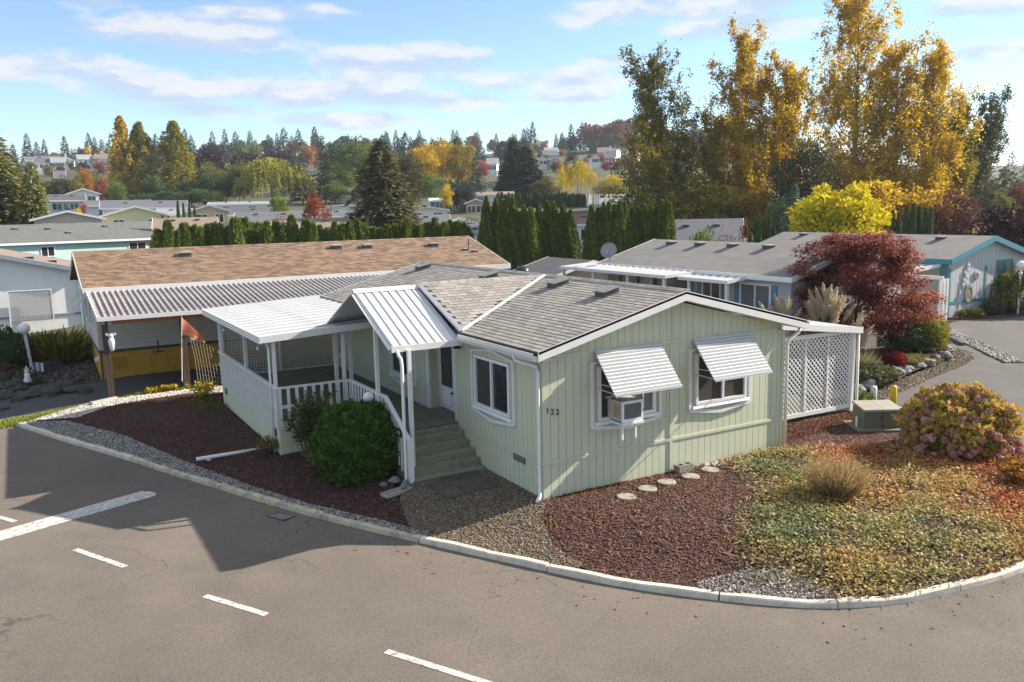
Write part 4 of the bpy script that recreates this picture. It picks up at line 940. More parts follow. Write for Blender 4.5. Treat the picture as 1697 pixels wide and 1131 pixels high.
# --- brown roofed house with the carport, left
M_lap = mat('lap_siding', (.58, .53, .465), (.54, .49, .43), scale=2, rough=.75)
M_ochre = mat('ochre_skirting', (.56, .32, .04), (.46, .26, .032), scale=3, rough=.8, dirt=(.36, .2, .035), dirt_scale=2.5)
M_wood = mat('weathered_post', (.115, .065, .05), (.085, .05, .04), scale=6, rough=.85, stretch=(1, 1, .2))
M_beam = mat('orange_beam', (.42, .16, .05), (.33, .13, .045), scale=5, rough=.8, stretch=(.3, 1, 1))
def brown_house():
    X0, X1, Y0, Y1 = -7.0, 10.85, 21.43, 29.35; ze, zr, yr = 3.55, 4.80, 25.39; ye0, ye1 = 21.05, 29.73
    h = thing('house', 'long beige house with brown shingle roof and ochre skirting behind the carport', 'house', (0, 25, 0)); o = (0, 25, 0); S = lambda m: MBshift(m, o)
    S(MB().prism([(Y0, 1.0), (Y1, 1.0), (Y1, ze), (yr, zr-.1), (Y0, ze)], 'x', X0, X1)).build('wall', mat('siding_joint', (.22, .19, .16)), h)
    # lap boards, front and left end
    n = 13; hh = .185
    for i in range(n):
        z = 1.1+hh*i
        if z+hh > 3.6: break
        S(MB().hexa([(X0-.01, Y0-.035, z), (X1, Y0-.035, z), (X1, Y0, z), (X0-.01, Y0, z), (X0-.01, Y0-.008, z+hh-.012), (X1, Y0-.008, z+hh-.012), (X1, Y0, z+hh-.012), (X0-.01, Y0, z+hh-.012)])).build('siding_board', M_lap, h)
    for i in range(18):
        z = 1.1+hh*i
        ya, yb_ = Y0, Y1
        if z+hh > ze: t = (z+hh-ze)/(zr-.1-ze); ya = Y0+(yr-Y0)*t; yb_ = Y1-(Y1-yr)*t
        if yb_-ya < .3: break
        S(MB().hexa([(X0-.035, ya, z), (X0, ya, z), (X0, yb_, z), (X0-.035, yb_, z), (X0-.008, ya, z+hh-.012), (X0, ya, z+hh-.012), (X0, yb_, z+hh-.012), (X0-.008, yb_, z+hh-.012)])).build('siding_board', M_lap, h)
    S(MB().box(X0-.045, Y0-.045, 1.1, X0+.06, Y0-.0, 3.5)).build('corner_trim', M_lap, h)
    S(MB().box(X0-.05, Y0-.05, .99, X1, Y0+.0, 1.10)).build('belt_trim', M_dark, h); S(MB().box(X0-.051, Y0, .991, X0, Y1, 1.099)).build('belt_trim', M_dark, h)
    k = .61
    for i in range(29): S(MB().box(X0+k*i+.004, Y0-.02, -.3, min(X1, X0+k*(i+1)-.004), Y0+.03, .99)).build('skirting_board', M_ochre, h)
    for i in range(13): S(MB().box(X0-.02, Y0+.03+k*i, -.3, X0+.03, min(Y1, Y0+.022+k*(i+1)), .99)).build('skirting_board', M_ochre, h)
    S(MB().box(X0-.03, Y0-.03, -.3, X0+.04, Y0-.02, .99)).build('corner_trim', M_dark, h)
    v = S(MB().box(-6.65, Y0-.035, .27, -6.02, Y0-.02, .82)).build('skirting_vent', M_ochre, h)
    for i in range(8): S(MB().box(-6.6, Y0-.042, .31+.062*i, -6.07, Y0-.035, .34+.062*i)).build('louvre', mat_louv, v)
    # roof
    xl, xr = -7.45, 11.25
    for (ya, s) in ((ye0, 1), (ye1, -1)):
        S(MB().slab([(xl, ya, ze), (xr, ya, ze), (xr, yr, zr), (xl, yr, zr)], .06)).build('roof', MR['brown'], h)
    for x in (xl, xr): S(MB().hexa([(x-.015, ye0, ze-.2), (x+.015, ye0, ze-.2), (x+.015, yr, zr-.2), (x-.015, yr, zr-.2), (x-.015, ye0, ze+.02), (x+.015, ye0, ze+.02), (x+.015, yr, zr+.02), (x-.015, yr, zr+.02)]).hexa([(x-.015, yr, zr-.2), (x+.015, yr, zr-.2), (x+.015, ye1, ze-.2), (x-.015, ye1, ze-.2), (x-.015, yr, zr+.02), (x+.015, yr, zr+.02), (x+.015, ye1, ze+.02), (x-.015, ye1, ze+.02)])).build('fascia', M_lap, h)
    S(MB().box(xl, ye0-.05, ze-.2, xr, ye0, ze+.03)).build('gutter', M_white, h); S(MB().box(xl, ye1, ze-.2, xr, ye1+.05, ze)).build('gutter', M_dark, h)
    # shingle tabs as real relief, one part
    a = math.atan2(zr-ze, yr-ye0); Ls = math.hypot(zr-ze, yr-ye0); ex = .15; V = []; F = []; var = []
    for r_ in range(int(Ls/ex)):
        y = ye0+.0+ex*r_*math.cos(a); z = ze+ex*r_*math.sin(a); x = xl+.02-(.16 if r_ % 2 else 0)
        while x < xr-.1:
            x0, x1 = max(xl, x)+.004, min(xr, x+.32)-.004; b = len(V); j = random.uniform(-.006, .006)
            dy, dz = .17*math.cos(a), .17*math.sin(a); up_ = .022+j
            V += [(x0, y-25, z), (x1, y-25, z), (x1, y-25, z+up_), (x0, y-25, z+up_), (x1, y+dy-25, z+dz+.006), (x0, y+dy-25, z+dz+.006)]
            F += [(b, b+1, b+2, b+3), (b+3, b+2, b+4, b+5)]; q = random.random(); var += [q, q]; x += .32
    me = bpy.data.meshes.new('shingles'); me.from_pydata(V, [], F); me.materials.append(MR['brown']); A = me.attributes.new('var', 'FLOAT', 'FACE'); A.data.foreach_set('value', np.array(var, dtype=np.float32)); stuff(ob('shingles', me, h))
    cap = MB().prism([(-.14, -.05), (0, .0), (.14, -.05), (.14, -.035), (0, .018), (-.14, -.035)], 'x', 0, .30).mesh('ridge_cap', MR['brown'])
    for i in range(66): ob('ridge_cap', cap, h, (xl+.02+.283*i, yr-25, zr+.025))
    for x, y in ((-3.1, 24.3), (3.7, 24.4), (5.2, 24.3), (8.6, 24.1), (9.95, 23.3), (10.35, 23.0)):
        z = ze+(zr-ze)*(y-ye0)/(yr-ye0); s = 1 if x < 9 else .55
        v = S(MB().box(x-.2*s, y-.18*s, z-.05, x+.2*s, y+.18*s, z+.14*s)).build('roof_vent', M_dark, h); S(MB().box(x-.25*s, y-.22*s, z+.14*s, x+.25*s, y+.22*s, z+.19*s)).build('hood', mat_ventlid, v)
    S(MB().tube([(10.1, 23.2, 4.1), (10.1, 23.2, 4.75)], .03, 6)).build('vent_pipe', M_dark, h)
    # windows with little awnings on the left end
    for y, w, zc, hh_ in ((26.7, .9, 2.45, 1.2), (24.1, .9, 2.45, 1.2), (22.55, .55, 2.3, .9)):
        f = S(MB().box(X0-.07, y-w/2-.08, zc-hh_/2-.08, X0-.02, y+w/2+.08, zc-hh_/2).box(X0-.07, y-w/2-.08, zc+hh_/2, X0-.02, y+w/2+.08, zc+hh_/2+.08).box(X0-.069, y-w/2-.08, zc-hh_/2, X0-.021, y-w/2, zc+hh_/2).box(X0-.069, y+w/2, zc-hh_/2, X0-.021, y+w/2+.08, zc+hh_/2).box(X0-.068, y-.03, zc-hh_/2, X0-.022, y+.03, zc+hh_/2)).build('window', M_vinyl, h)
        S(MB().box(X0-.05, y-w/2, zc-hh_/2, X0-.036, y+w/2, zc+hh_/2)).build('pane', M_glass, f)
        if w > .7:
            aw = S(MB().box(X0-.06, y-w/2-.2, 3.10, X0-.035, y+w/2+.2, 3.16)).build('window_awning', M_lap, h)
            sl = MB().box(-.08, -w/2-.2, -.012, .0, w/2+.2, .006).mesh('slat', M_lap)
            for i in range(9): ob('slat', sl, aw, (X0-.04-.075*i, y-25, 3.13-.062*i), (0, R(-18), 0))
    S(MB().tube([(X0-.06, 28.9, 3.3), (X0-.06, 28.9, .4)], .045, 6)).build('downspout', M_white, h)
    S(MB().hexa([(X0-.2, 21.75, .62), (X0-.03, 21.75, .66), (X0-.03, 21.98, .66), (X0-.2, 21.98, .62), (X0-.2, 21.75, .74), (X0-.03, 21.75, .80), (X0-.03, 21.98, .80), (X0-.2, 21.98, .74)])).build('dryer_vent', M_vinyl, h)
    S(MB().box(-5.1, Y0-.05, .82, -4.7, Y0-.02, .88).box(-4.93, Y0-.045, .85, -4.87, Y0-.02, 1.3)).build('pipe_bracket', M_dark, h)
mat_louv = mat('ochre_louvre', (.24, .14, .03), rough=.8)
brown_house()
def brown_carport():
    c = thing('carport', 'corrugated carport roof on dark posts along the brown roofed house', 'carport', (-1, 19, 0)); o = (-1, 19, 0); S = lambda m: MBshift(m, o)
    x0, x1, yf, yb, zf, zb = -7.30, 9.6, 16.72, 21.0, 2.86, 3.40
    M_cor = mat('mossy_corrugated_roof', (.30, .275, .265), (.20, .17, .165), scale=1.8, rough=.7, stretch=(3, .5, 1), dirt=(.12, .095, .09), dirt_scale=6, dirt_lo=.42, dirt_hi=.62)
    n = 84; w = (x1-x0)/n
    flat = MB().hexa([(0, yf, zf-.02), (w, yf, zf-.02), (w, yb, zb-.02), (0, yb, zb-.02), (0, yf, zf), (w, yf, zf), (w, yb, zb), (0, yb, zb)]); MBshift(flat, (0, 19, 0)); me = flat.mesh('roof_panel', M_cor)
    rib = MB().hexa([(.0, yf, zf+.002), (.085, yf, zf+.002), (.085, yb, zb+.002), (.0, yb, zb+.002), (.02, yf, zf+.05), (.06, yf, zf+.05), (.06, yb, zb+.05), (.02, yb, zb+.05)]); MBshift(rib, (0, 19, 0)); me2 = rib.mesh('rib', mat('chalky_rib', (.46, .44, .415), (.34, .31, .295), scale=2.2, rough=.6, stretch=(3, .6, 1), dirt=(.20, .17, .155), dirt_scale=5, dirt_lo=.48, dirt_hi=.66))
    for i in range(n):
        p = ob('roof_panel', me, c, (x0+w*i+1, 0, 0)); ob('rib', me2, p, (0, 0, 0))
    S(MB().box(x0-.03, yf-.05, zf-.10, x1, yf-.005, zf+.04)).build('gutter', M_white, c)
    S(MB().hexa([(x0-.03, yf, zf-.10), (x0, yf, zf-.1), (x0, yb, zb-.1), (x0-.03, yb, zb-.1), (x0-.03, yf, zf+.06), (x0, yf, zf+.06), (x0, yb, zb+.06), (x0-.03, yb, zb+.06)])).build('fascia', M_white, c)
    S(MB().box(-6.85, 16.92, 2.60, 9.5, 17.02, 2.83)).build('beam', M_beam, c)
    for x in (-7.06, -4.55, -1.5, 2, 5.5, 9.2):
        S(MB().hexa([(x-.10, 16.98, -.2), (x+.0, 16.98, -.2), (x+.0, 17.12, -.2), (x-.10, 17.12, -.2), (x-.13, 16.9, 2.6), (x-.03, 16.9, 2.6), (x-.03, 17.04, 2.6), (x-.13, 17.04, 2.6)]).hexa([(x+.01, 16.98, -.2), (x+.1, 16.98, -.2), (x+.1, 17.12, -.2), (x+.01, 17.12, -.2), (x-.02, 16.9, 2.84), (x+.07, 16.9, 2.84), (x+.07, 17.04, 2.84), (x-.02, 17.04, 2.84)])).build('post', M_wood, c)
brown_carport()

# --- white house far left
def left_white():
    h = home('house', 'white house with grey trimmed rake and grey roof at the left edge', -10.7, 41.5, R(90), 9, 8.2, .3, 3.05, 1.1, MWL['white'], MR['tan'], mat('grey_blue_trim', (.27, .33, .38), rough=.6), vents=((-3, .4, -1), (-2.3, .65, -1)))
    MB().box(-4.56, -4.1, .72, -4.50, 4.1, .82).build('belt_trim', mat('grey_band', (.25, .27, .30)), h)
    MB().box(-4.62, -4.15, -.5, -4.5, -3.95, 2.8).build('corner_trim', mat('grey_blue_post', (.36, .43, .50)), h)
left_white()
l = thing('lattice_screen', 'small white lattice panel standing against the left white wall', 'lattice', (-9.1, 36.7, .9))
lattice('lattice_panel', l, (-1.0, 0, 0), (1, 0, 0), 2.0, 1.55, .12, .06, MWL['grey'], True, (0, -1, 0)); MB().box(-1.04, -.03, -.4, -.98, .03, 1.6).box(.98, -.03, -.4, 1.04, .03, 1.6).build('post', MWL['white'], l); MB().box(-.98, -.03, 1.55, .98, .03, 1.6).build('top_rail', MWL['white'], l)

# --- mint house
h = home('house', 'mint green house with grey green roof behind the brown roof', -6.6, 84.3, R(13), 20.6, 8.4, 1.2, 2.62, 1.7, MWL['mint'], MR['green'], M_vinyl, wins=(('front', 7.2, 1.6, 1.0, 1.75), ('front', -1.3, 1.1, .85, 1.75), ('right', 0, 1, 1, 2)), vents=((-3.2, .25, -1), (5.2, .25, -1), (1.2, .55, -1), (-.3, .3, -1)), oh=.4)
MB().tube([(10.2, -4.35, 2.5), (10.2, -4.35, .2)], .06, 6).build('downspout', M_vinyl, h)
pc = thing('patio_cover', 'white patio cover with posts at the right end of the mint house', 'patio cover', (5.6, 84.4, 1.2), R(13))
MB().box(-1.2, -2.6, 2.55, 1.7, 2.6, 2.72).build('roof_panel', M_alum, pc)
for x, y in ((1.5, -2.4), (-1.0, -2.4), (1.5, 2.4)): MB().box(x-.06, y-.06, -.5, x+.06, y+.06, 2.55).build('post', M_vinyl, pc)
MB().box(-1.0, -2.45, .9, 1.5, -2.40, 2.3).build('glass_screen', M_glassw, pc); MB().box(-1.0, -2.46, .0, 1.5, -2.40, .5).build('skirting', M_vinyl, pc)

# --- shed with the black roof
home('shed', 'small shed with black shingle roof behind the green ridge', 18.2, 26.3, R(90), 4.2, 4.5, .15, 2.35, .72, MWL['beige'], MR['dark'], M_vinyl, cat='shed', oh=.3, fh=.14)

# --- grey house with the patio covers
def grey_house():
    h = home('house', 'grey roofed white house with blue shutters and metal patio covers', 19.75, 14.2, R(90), 12.0, 6.6, .1, 3.25, 1.05, MWL['grey'], MR['grey'], M_vinyl, vents=((4.3, .16, 1), (2.2, .16, 1), (0, .16, 1), (-2.2, .16, 1)), oh=.35)
    a, b = 6.0, 3.3
    home_window(h, 'back', -4.15, 1.55, 1.5, 2.1, a, b, M_vinyl, M_glassw, M_blue)
    home_window(h, 'back', -1.6, 1.0, 1.9, 1.9, a, b, M_vinyl, M_glass, M_blue)
    home_window(h, 'back', 1.6, 1.6, 1.5, 2.0, a, b, M_vinyl, M_glass); home_window(h, 'back', 4.4, .9, 1.9, 1.9, a, b, M_vinyl, M_glass, M_blue)
    MB().tube([(6.3, 3.65, 3.1), (6.2, 3.4, 2.9), (6.1, 3.38, .1)], .05, 6).build('downspout', M_vinyl, h)
    c = thing('patio_cover', 'long ribbed white patio cover with dark glass behind its posts', 'patio cover', (15.5, 17.4, .1)); 
    def cov(c, x0, x1, y0, y1, zl, zh, posts):
        n = int((y1-y0)/.46); w = (y1-y0)/n
        me = MB().hexa([(x0, .01, zl-.03), (x1, .01, zh-.03), (x1, w-.01, zh-.03), (x0, w-.01, zl-.03), (x0, .01, zl), (x1, .01, zh), (x1, w-.01, zh), (x0, w-.01, zl)]).hexa([(x0, w-.08, zl+.002), (x1, w-.08, zh+.002), (x1, w-.03, zh+.002), (x0, w-.03, zl+.002), (x0, w-.07, zl+.04), (x1, w-.07, zh+.04), (x1, w-.04, zh+.04), (x0, w-.04, zl+.04)]).mesh('roof_panel', M_alum)
        for i in range(n): ob('roof_panel', me, c, (0, y0+w*i, 0))
        MB().box(x0-.03, y0, zl-.10, x0, y1, zl+.04).build('fascia', M_white, c); MB().hexa([(x0, y0-.03, zl-.10), (x1, y0-.03, zh-.10), (x1, y0, zh-.10), (x0, y0, zl-.10), (x0, y0-.03, zl+.04), (x1, y0-.03, zh+.04), (x1, y0, zh+.04), (x0, y0, zl+.04)]).build('fascia', M_white, c)
        for y in posts: MB().box(x0+.05, y-.06, -.1, x0+.17, y+.06, zl-.12).build('post', M_white, c)
    cov(c, -1.1, .95, -4.1, 4.1, 3.14, 3.26, (-3.95, -1.4, 1.3, 3.9))
    MB().box(.80, -3.6, .9, .86, -1.9, 2.9).box(.80, .2, .9, .86, 2.6, 2.9).build('window_panel', M_glass, c)  # window glass, oversized so its dark colour also stands for porch shade
    c2 = thing('patio_cover', 'short lower patio cover over the entry of the grey roofed house', 'patio cover', (15.7, 11.75, .1)); cov(c2, -.6, .75, -1.45, 1.5, 3.06, 3.2, (-1.35, .9))
    d = thing('satellite_dish', 'grey satellite dish on a short pole at the grey roof end', 'satellite dish', (16.5, 20.1, 3.35))
    m = mat('dish_grey', (.20, .215, .225), (.24, .255, .26), rough=.5)
    MB().tube([(0, 0, 0), (0, 0, .35), (-.05, -.05, .5)], .03, 6).build('pole', M_ventg, d)
    mb = MB(); mb.lathe([(.001, .05), (.15, .06), (.30, .10), (.42, .17), (.42, .185), (.30, .12), (.15, .08), (.001, .07)], (0, 0, 0), 16)
    q = Vector((-.75, -.62, .45)).to_track_quat('Z', 'Y').to_matrix(); mb.v = [tuple(q @ Vector(v)+Vector((-.08, -.08, .62))) for v in mb.v]
    mb.build('dish', m, d, smooth=True); MB().tube([(-.05, -.05, .45), (-.5, -.42, .62)], .02, 5).box(-.56, -.48, .58, -.46, -.38, .70).build('feed_arm', M_ventg, d)
grey_house()
def teal_house():
    h = home('house', 'white sided house with teal trim and round wall ornaments at right', 34.6, 18.3, R(90), 13.6, 6.6, .2, 2.98, 1.05, MWL['pale'], MR['grey'], M_teal, vents=((5, .15, 1), (0, .15, 1), (-4.5, .18, 1)), oh=.35, fh=.26)
    a, b = 6.8, 3.3
    home_window(h, 'left', -1.45, 1.3, 1.3, 2.05, a, b, M_teal, M_glassw)
    for y, w in ((3.22, .16), (.2, .16), (-2.3, .14)): MB().box(-a-.04, y-w/2, .0, -a-.0, y+w/2, 2.55).build('batten', M_teal, h)
    MB().box(-a-.045, -3.3, .72, -a, 3.3, .86).build('belt_trim', M_teal, h)
    for i in range(22): MB().box(-a-.022, -3.28+.3*i, -.3, -a, -3.0+.3*i, min(2.95+1.05*(1-abs(-3.14+.3*i)/3.65)-.1, 3.85)).build('siding_board', MWL['pale'], h)
    MB().box(-a+.05, b+.02, -.3, -a+.35, b+.22, 2.9).build('corner_post', M_teal, h)
    home_window(h, 'back', -3.6, .9, 1.2, 1.9, a, b, M_teal, M_glass)
    MB().box(-4.9, b, .45, -2.2, b+.05, .8).build('skirting_vent', M_black, h)
    M_orn = mat('pewter', (.55, .53, .50), (.35, .34, .33), scale=8, rough=.4)
    o = thing('wall_ornament', 'cluster of round white metal discs on the teal trimmed gable', 'ornament', (32.6, 11.45, 2.2))
    for x, z in ((0, .25), (.18, .42), (.1, .05), (-.08, -.12), (.14, -.3), (-.12, -.35), (.22, .62)): MB().lathe([(.15, 0), (.15, .03), (.02, .05)], (0, 0, 0), 10).build('disc', M_orn, o, (x, 0, z), rot=(R(90), 0, 0))
    o = thing('wall_ornament', 'round sun face plaque right of the disc cluster', 'ornament', (33.6, 11.45, 2.3)); MB().lathe([(.24, 0), (.24, .03), (.12, .05), (.12, .01), (.01, .01)], (0, 0, 0), 14).build('plaque', M_orn, o, rot=(R(90), 0, 0))
    o = thing('wall_ornament', 'large oval medallion hanging lowest on the teal trimmed gable', 'ornament', (33.0, 11.45, 1.35)); x = MB().lathe([(.36, 0), (.36, .03), (.25, .04), (.2, .02), (.01, .03)], (0, 0, 0), 18).build('medallion', mat('olive_bronze', (.17, .17, .10), (.26, .25, .17), scale=12), o, rot=(R(90), 0, 0)); x.scale = (1, 1.45, 1)
    o = thing('wall_ornament', 'small dark star shaped ornament left of the medallion', 'ornament', (32.2, 11.45, 1.2)); MB().prism([(0, .45), (.08, .08), (.3, 0), (.08, -.08), (0, -.5), (-.08, -.08), (-.3, 0), (-.08, .08)], 'y', 0, .03).build('star', M_ventg, o)
    c = thing('carport', 'white carport canopy on a cluster of posts before the teal house', 'carport', (29.5, 14.5, .2))
    x0, x1, y0, y1 = -1.9, 1.6, -2.7, 5.0
    n = 17; w = (y1-y0)/n; me = MB().hexa([(x0, .01, 2.42), (x1, .01, 2.72), (x1, w-.01, 2.72), (x0, w-.01, 2.42), (x0, .01, 2.45), (x1, .01, 2.75), (x1, w-.01, 2.75), (x0, w-.01, 2.45)]).hexa([(x0, .05, 2.452), (x1, .05, 2.752), (x1, .12, 2.752), (x0, .12, 2.452), (x0, .06, 2.5), (x1, .06, 2.8), (x1, .11, 2.8), (x0, .11, 2.5)]).mesh('roof_panel', M_alum)
    for i in range(n): ob('roof_panel', me, c, (0, y0+w*i, 0))
    MB().hexa([(x0, y0-.04, 2.34), (x1, y0-.04, 2.64), (x1, y0, 2.64), (x0, y0, 2.34), (x0, y0-.04, 2.52), (x1, y0-.04, 2.82), (x1, y0, 2.82), (x0, y0, 2.52)]).box(x0-.04, y0, 2.34, x0, y1, 2.52).build('fascia', M_white, c)
    MB().box(-1.94, -5.2, 2.34, -1.84, y0-.04, 2.50).build('beam', M_white, c)
    for x in (-1.88, -1.62, -1.36): MB().box(x-.05, -5.1, -.3, x+.05, -5.0, 2.36).build('post', M_white, c)
    MB().box(-1.8, 2.6, -.3, -1.7, 2.7, 2.4).build('post', M_white, c)
teal_house()

# --- far homes of the park, placed on their own lots
HC = {}
def far_home(kind, pxl, pxr, ye, yr, d, wall, roof, desc, trim='white', nwin=2, turn=0, near='', lift=None):
    px = (pxl+pxr)/2; x, y = pd(px, d); zr_, ze_ = zat(px, yr, d), zat(px, ye, d)
    z0 = H(x, y); wdt = (pxr-pxl)/CF*d
    brg = math.atan2(y-CC.y, x-CC.x)
    ze_ = max(ze_, z0+1.9) if lift is None else ze_
    if kind == 'side': rot = brg-R(90)+turn; L, Wd = wdt/1.02, 7.5
    else: rot = brg+turn; L, Wd = 14, wdt*.95
    b = Wd/2+.35
    rise = max(.5, (zr_-ze_)); wh = ze_-z0
    # the near eave is closer than the ridge
    if kind == 'side': x, y = x+math.cos(brg)*Wd/2, y+math.sin(brg)*Wd/2; sd = 'front'
    else: x, y = x+math.cos(brg)*L/2, y+math.sin(brg)*L/2; sd = 'left'
    w = []
    if nwin and wh > 1.6:
        span = (L if kind == 'side' else Wd)
        for i in range(nwin): w.append((sd, span*(-.5+(i+.5)/nwin)+random.uniform(-.3, .3), random.uniform(.9, 1.4), 1.0, max(wh-.95, 1.0)))
    return home('house', desc, x, y, rot, L, Wd, z0, wh, rise, MWL[wall], MR[roof], M_vinyl if trim == 'white' else M_teal if trim == 'teal' else MWL[trim], w, 'homes of the park beyond the hedge', vents=((-L*.22, .3, -1), (L*.2, .3, -1)) if kind == 'side' else ())
for a in (
    ('side', -40, 150, 374, 365, 132, 'white', 'lgrey', 'grey flat roofed home strip just behind the mint house'),
    ('gable', 64, 158, 364, 350, 104, 'beige', 'lgrey', 'wide low beige gable left of the pale yellow house'),
    ('gable', 176, 272, 358, 342, 112, 'yellow', 'dark', 'pale yellow house with two gable windows beyond the mint roof'),
    ('side', 180, 300, 345, 333, 140, 'white', 'slate', 'long white home under a dark slate roof, above the yellow house'),
    ('side', 150, 240, 341, 332, 150, 'white', 'slate', 'white home with slate roof behind the white porch posts, left'),
    ('side', 84, 134, 333, 322, 158, 'blue', 'dark', 'pale blue home with dark roof left of the three poplars'),
    ('gable', 118, 162, 322, 313, 185, 'white', 'tan', 'small white gable peeking out under the dark trees at left'),
    ('side', 268, 330, 356, 346, 125, 'white', 'lgrey', 'white carport home left of the paired small arborvitae'),
    ('gable', 318, 374, 350, 340, 120, 'beige', 'grey', 'tan gable end with one shuttered window above the hedge'),
    ('side', 262, 350, 379, 362, 88, 'tan', 'tan', 'brown roof showing over the left end of the hedge'),
    ('side', 345, 450, 357, 345, 128, 'white', 'dark', 'dark roofed home in line with the willow'),
    ('side', 352, 440, 345, 338, 160, 'white', 'lgrey', 'pale roof under the dark green thicket left of the willow'),
    ('side', 395, 500, 367, 352, 105, 'white', 'slate', 'slate blue roof behind the middle of the hedge'),
    ('side', 478, 592, 360, 349, 118, 'grey', 'slate', 'grey home with white gable trim below the red shrub'),
    ('gable', 494, 520, 362, 352, 112, 'white', 'slate', 'narrow white gable left of the red shrub'),
    ('gable', 532, 610, 352, 339, 135, 'white', 'lgrey', 'pale grey gable between the red shrub and the big spruce'),
    ('side', 455, 570, 378, 364, 86, 'tan', 'tan', 'brown roof behind the right half of the hedge'),
    ('gable', 520, 640, 386, 371, 82, 'white', 'slate', 'home with bright teal rake boards behind the hedge', 'teal'),
    ('side', 622, 742, 372, 358, 92, 'white', 'slate', 'grey roof right of the big spruce over the hedge'),
    ('gable', 676, 742, 357, 345, 125, 'white', 'tan', 'white gable with brown roof right of the big spruce'),
    ('gable', 728, 790, 374, 362, 98, 'mint', 'slate', 'low mint gable with white trim behind the hedge end'),
    ('side', 714, 772, 337, 328, 150, 'green', 'white', 'dark green home under a flat white roof'),
    ('gable', 772, 806, 344, 330, 140, 'tan', 'tan', 'tan gable right of the flat white roof'),
    ('side', 778, 850, 332, 318, 170, 'white', 'tan', 'white house with brown roof left of the far hedge'),
    ('gable', 806, 832, 316, 303, 230, 'beige', 'red', 'pinkish roofed house below the pink maple'),
    ('side', 770, 830, 398, 374, 76, 'mint', 'slate', 'aqua home tucked between hedge end and tall arborvitae'),
    ('side', 926, 986, 373, 356, 84, 'white', 'red', 'white home with red brown roof between the arborvitae clusters'),
    ('side', 980, 1050, 338, 322, 130, 'white', 'lgrey', 'pale grey roof behind the bare white birch'),
    ('side', 1104, 1225, 404, 366, 66, 'white', 'slate', 'light grey roofed home with white rakes behind the grey house'),
): far_home(*a)
# ------------------------------------------------------------------ vegetation
G1 = np.random.default_rng(11)
def leafm(name, *st, trans=.32, objrand=.18): return varmat(name, st, rough=.75, trans=trans, objrand=objrand)
ML = dict(
    arbor=leafm('arborvitae_leaf', (.048, .076, .011), (.115, .160, .020), (.25, .28, .04), objrand=.15, trans=.3),
    arbord=leafm('arborvitae_dark_leaf', (.028, .054, .018), (.058, .10, .028), (.10, .15, .042), objrand=.1, trans=.2),
    spruce=leafm('spruce_needle', (.07, .085, .02), (.16, .165, .04), (.27, .255, .08), trans=.2),
    cedar=leafm('cedar_needle', (.045, .048, .019), (.09, .088, .032), (.16, .14, .055), trans=.2),
    fir=leafm('fir_needle', (.024, .042, .026), (.045, .072, .042), (.075, .105, .06), trans=.15, objrand=.4),
    green=leafm('green_leaf', (.06, .095, .024), (.12, .17, .042), (.19, .24, .065), objrand=.4),
    lime=leafm('lime_leaf', (.085, .14, .012), (.15, .22, .02), (.22, .28, .03)),
    olive=leafm('olive_leaf', (.075, .075, .02), (.155, .145, .034), (.26, .23, .05), objrand=.3),
    gold=leafm('golden_leaf', (.19, .115, .010), (.41, .26, .016), (.60, .40, .024), (.70, .52, .05), objrand=.22, trans=.5),
    goldol=leafm('golden_olive_leaf', (.085, .088, .018), (.20, .175, .028), (.38, .28, .034), (.52, .39, .06), objrand=.2, trans=.45),
    yellow=leafm('yellow_leaf', (.30, .22, .008), (.50, .37, .012), (.62, .48, .02)),
    chart=leafm('chartreuse_leaf', (.34, .27, .006), (.60, .50, .012), (.78, .68, .03)),
    orange=leafm('orange_leaf', (.18, .075, .012), (.33, .14, .018), (.42, .21, .03), objrand=.3),
    rust=leafm('rust_leaf', (.095, .042, .022), (.16, .066, .030), (.22, .10, .045), objrand=.3),
    red=leafm('red_maple_leaf', (.09, .019, .015), (.21, .046, .028), (.36, .10, .046), (.46, .18, .08), trans=.25),
    redsh=leafm('red_shrub_leaf', (.12, .02, .01), (.25, .055, .018), (.34, .10, .03)),
    plum=leafm('plum_leaf', (.018, .010, .014), (.042, .018, .026), (.075, .032, .042), trans=.2),
    pink=leafm('pink_maple_leaf', (.20, .05, .045), (.32, .09, .08), (.40, .15, .12)),
    poplar=leafm('poplar_leaf', (.10, .112, .012), (.22, .21, .018), (.38, .30, .022), objrand=.5),
    willow=leafm('willow_leaf', (.13, .145, .024), (.26, .26, .036), (.42, .37, .06)),
    sage=leafm('grey_green_leaf', (.06, .07, .035), (.11, .12, .05), (.17, .17, .075)),
    bush=leafm('clipped_bush_leaf', (.024, .058, .008), (.052, .118, .015), (.10, .195, .03), trans=.2, objrand=0),
    bluef=leafm('blue_green_needle', (.04, .075, .055), (.08, .13, .095), (.13, .18, .13)),
)
M_bark = mat('tree_bark', (.085, .065, .05), (.05, .04, .032), scale=6, rough=.95, bump=.4, bscale=12, stretch=(1, 1, .3))
M_barkp = mat('pale_bark', (.26, .24, .20), (.16, .145, .12), scale=4, rough=.9, stretch=(1, 1, .4))
def trunk_mesh(h, r, lean=(0, 0), forks=(), m=None, name='trunk'):
    mb = MB(); n = 6
    mb.tube([(lean[0]*(i/n)**1.5+.02*h*math.sin(i*1.3)*.3, lean[1]*(i/n)**1.5, h*i/n-.3) for i in range(n+1)], r, 8, r*.25)
    for f in forks: mb.tube(f[0], f[1], 5, f[1]*.3)
    return mb.mesh(name, m or M_bark, True)
def disk(n, g): t = g.uniform(0, 2*np.pi, n); return np.cos(t), np.sin(t)
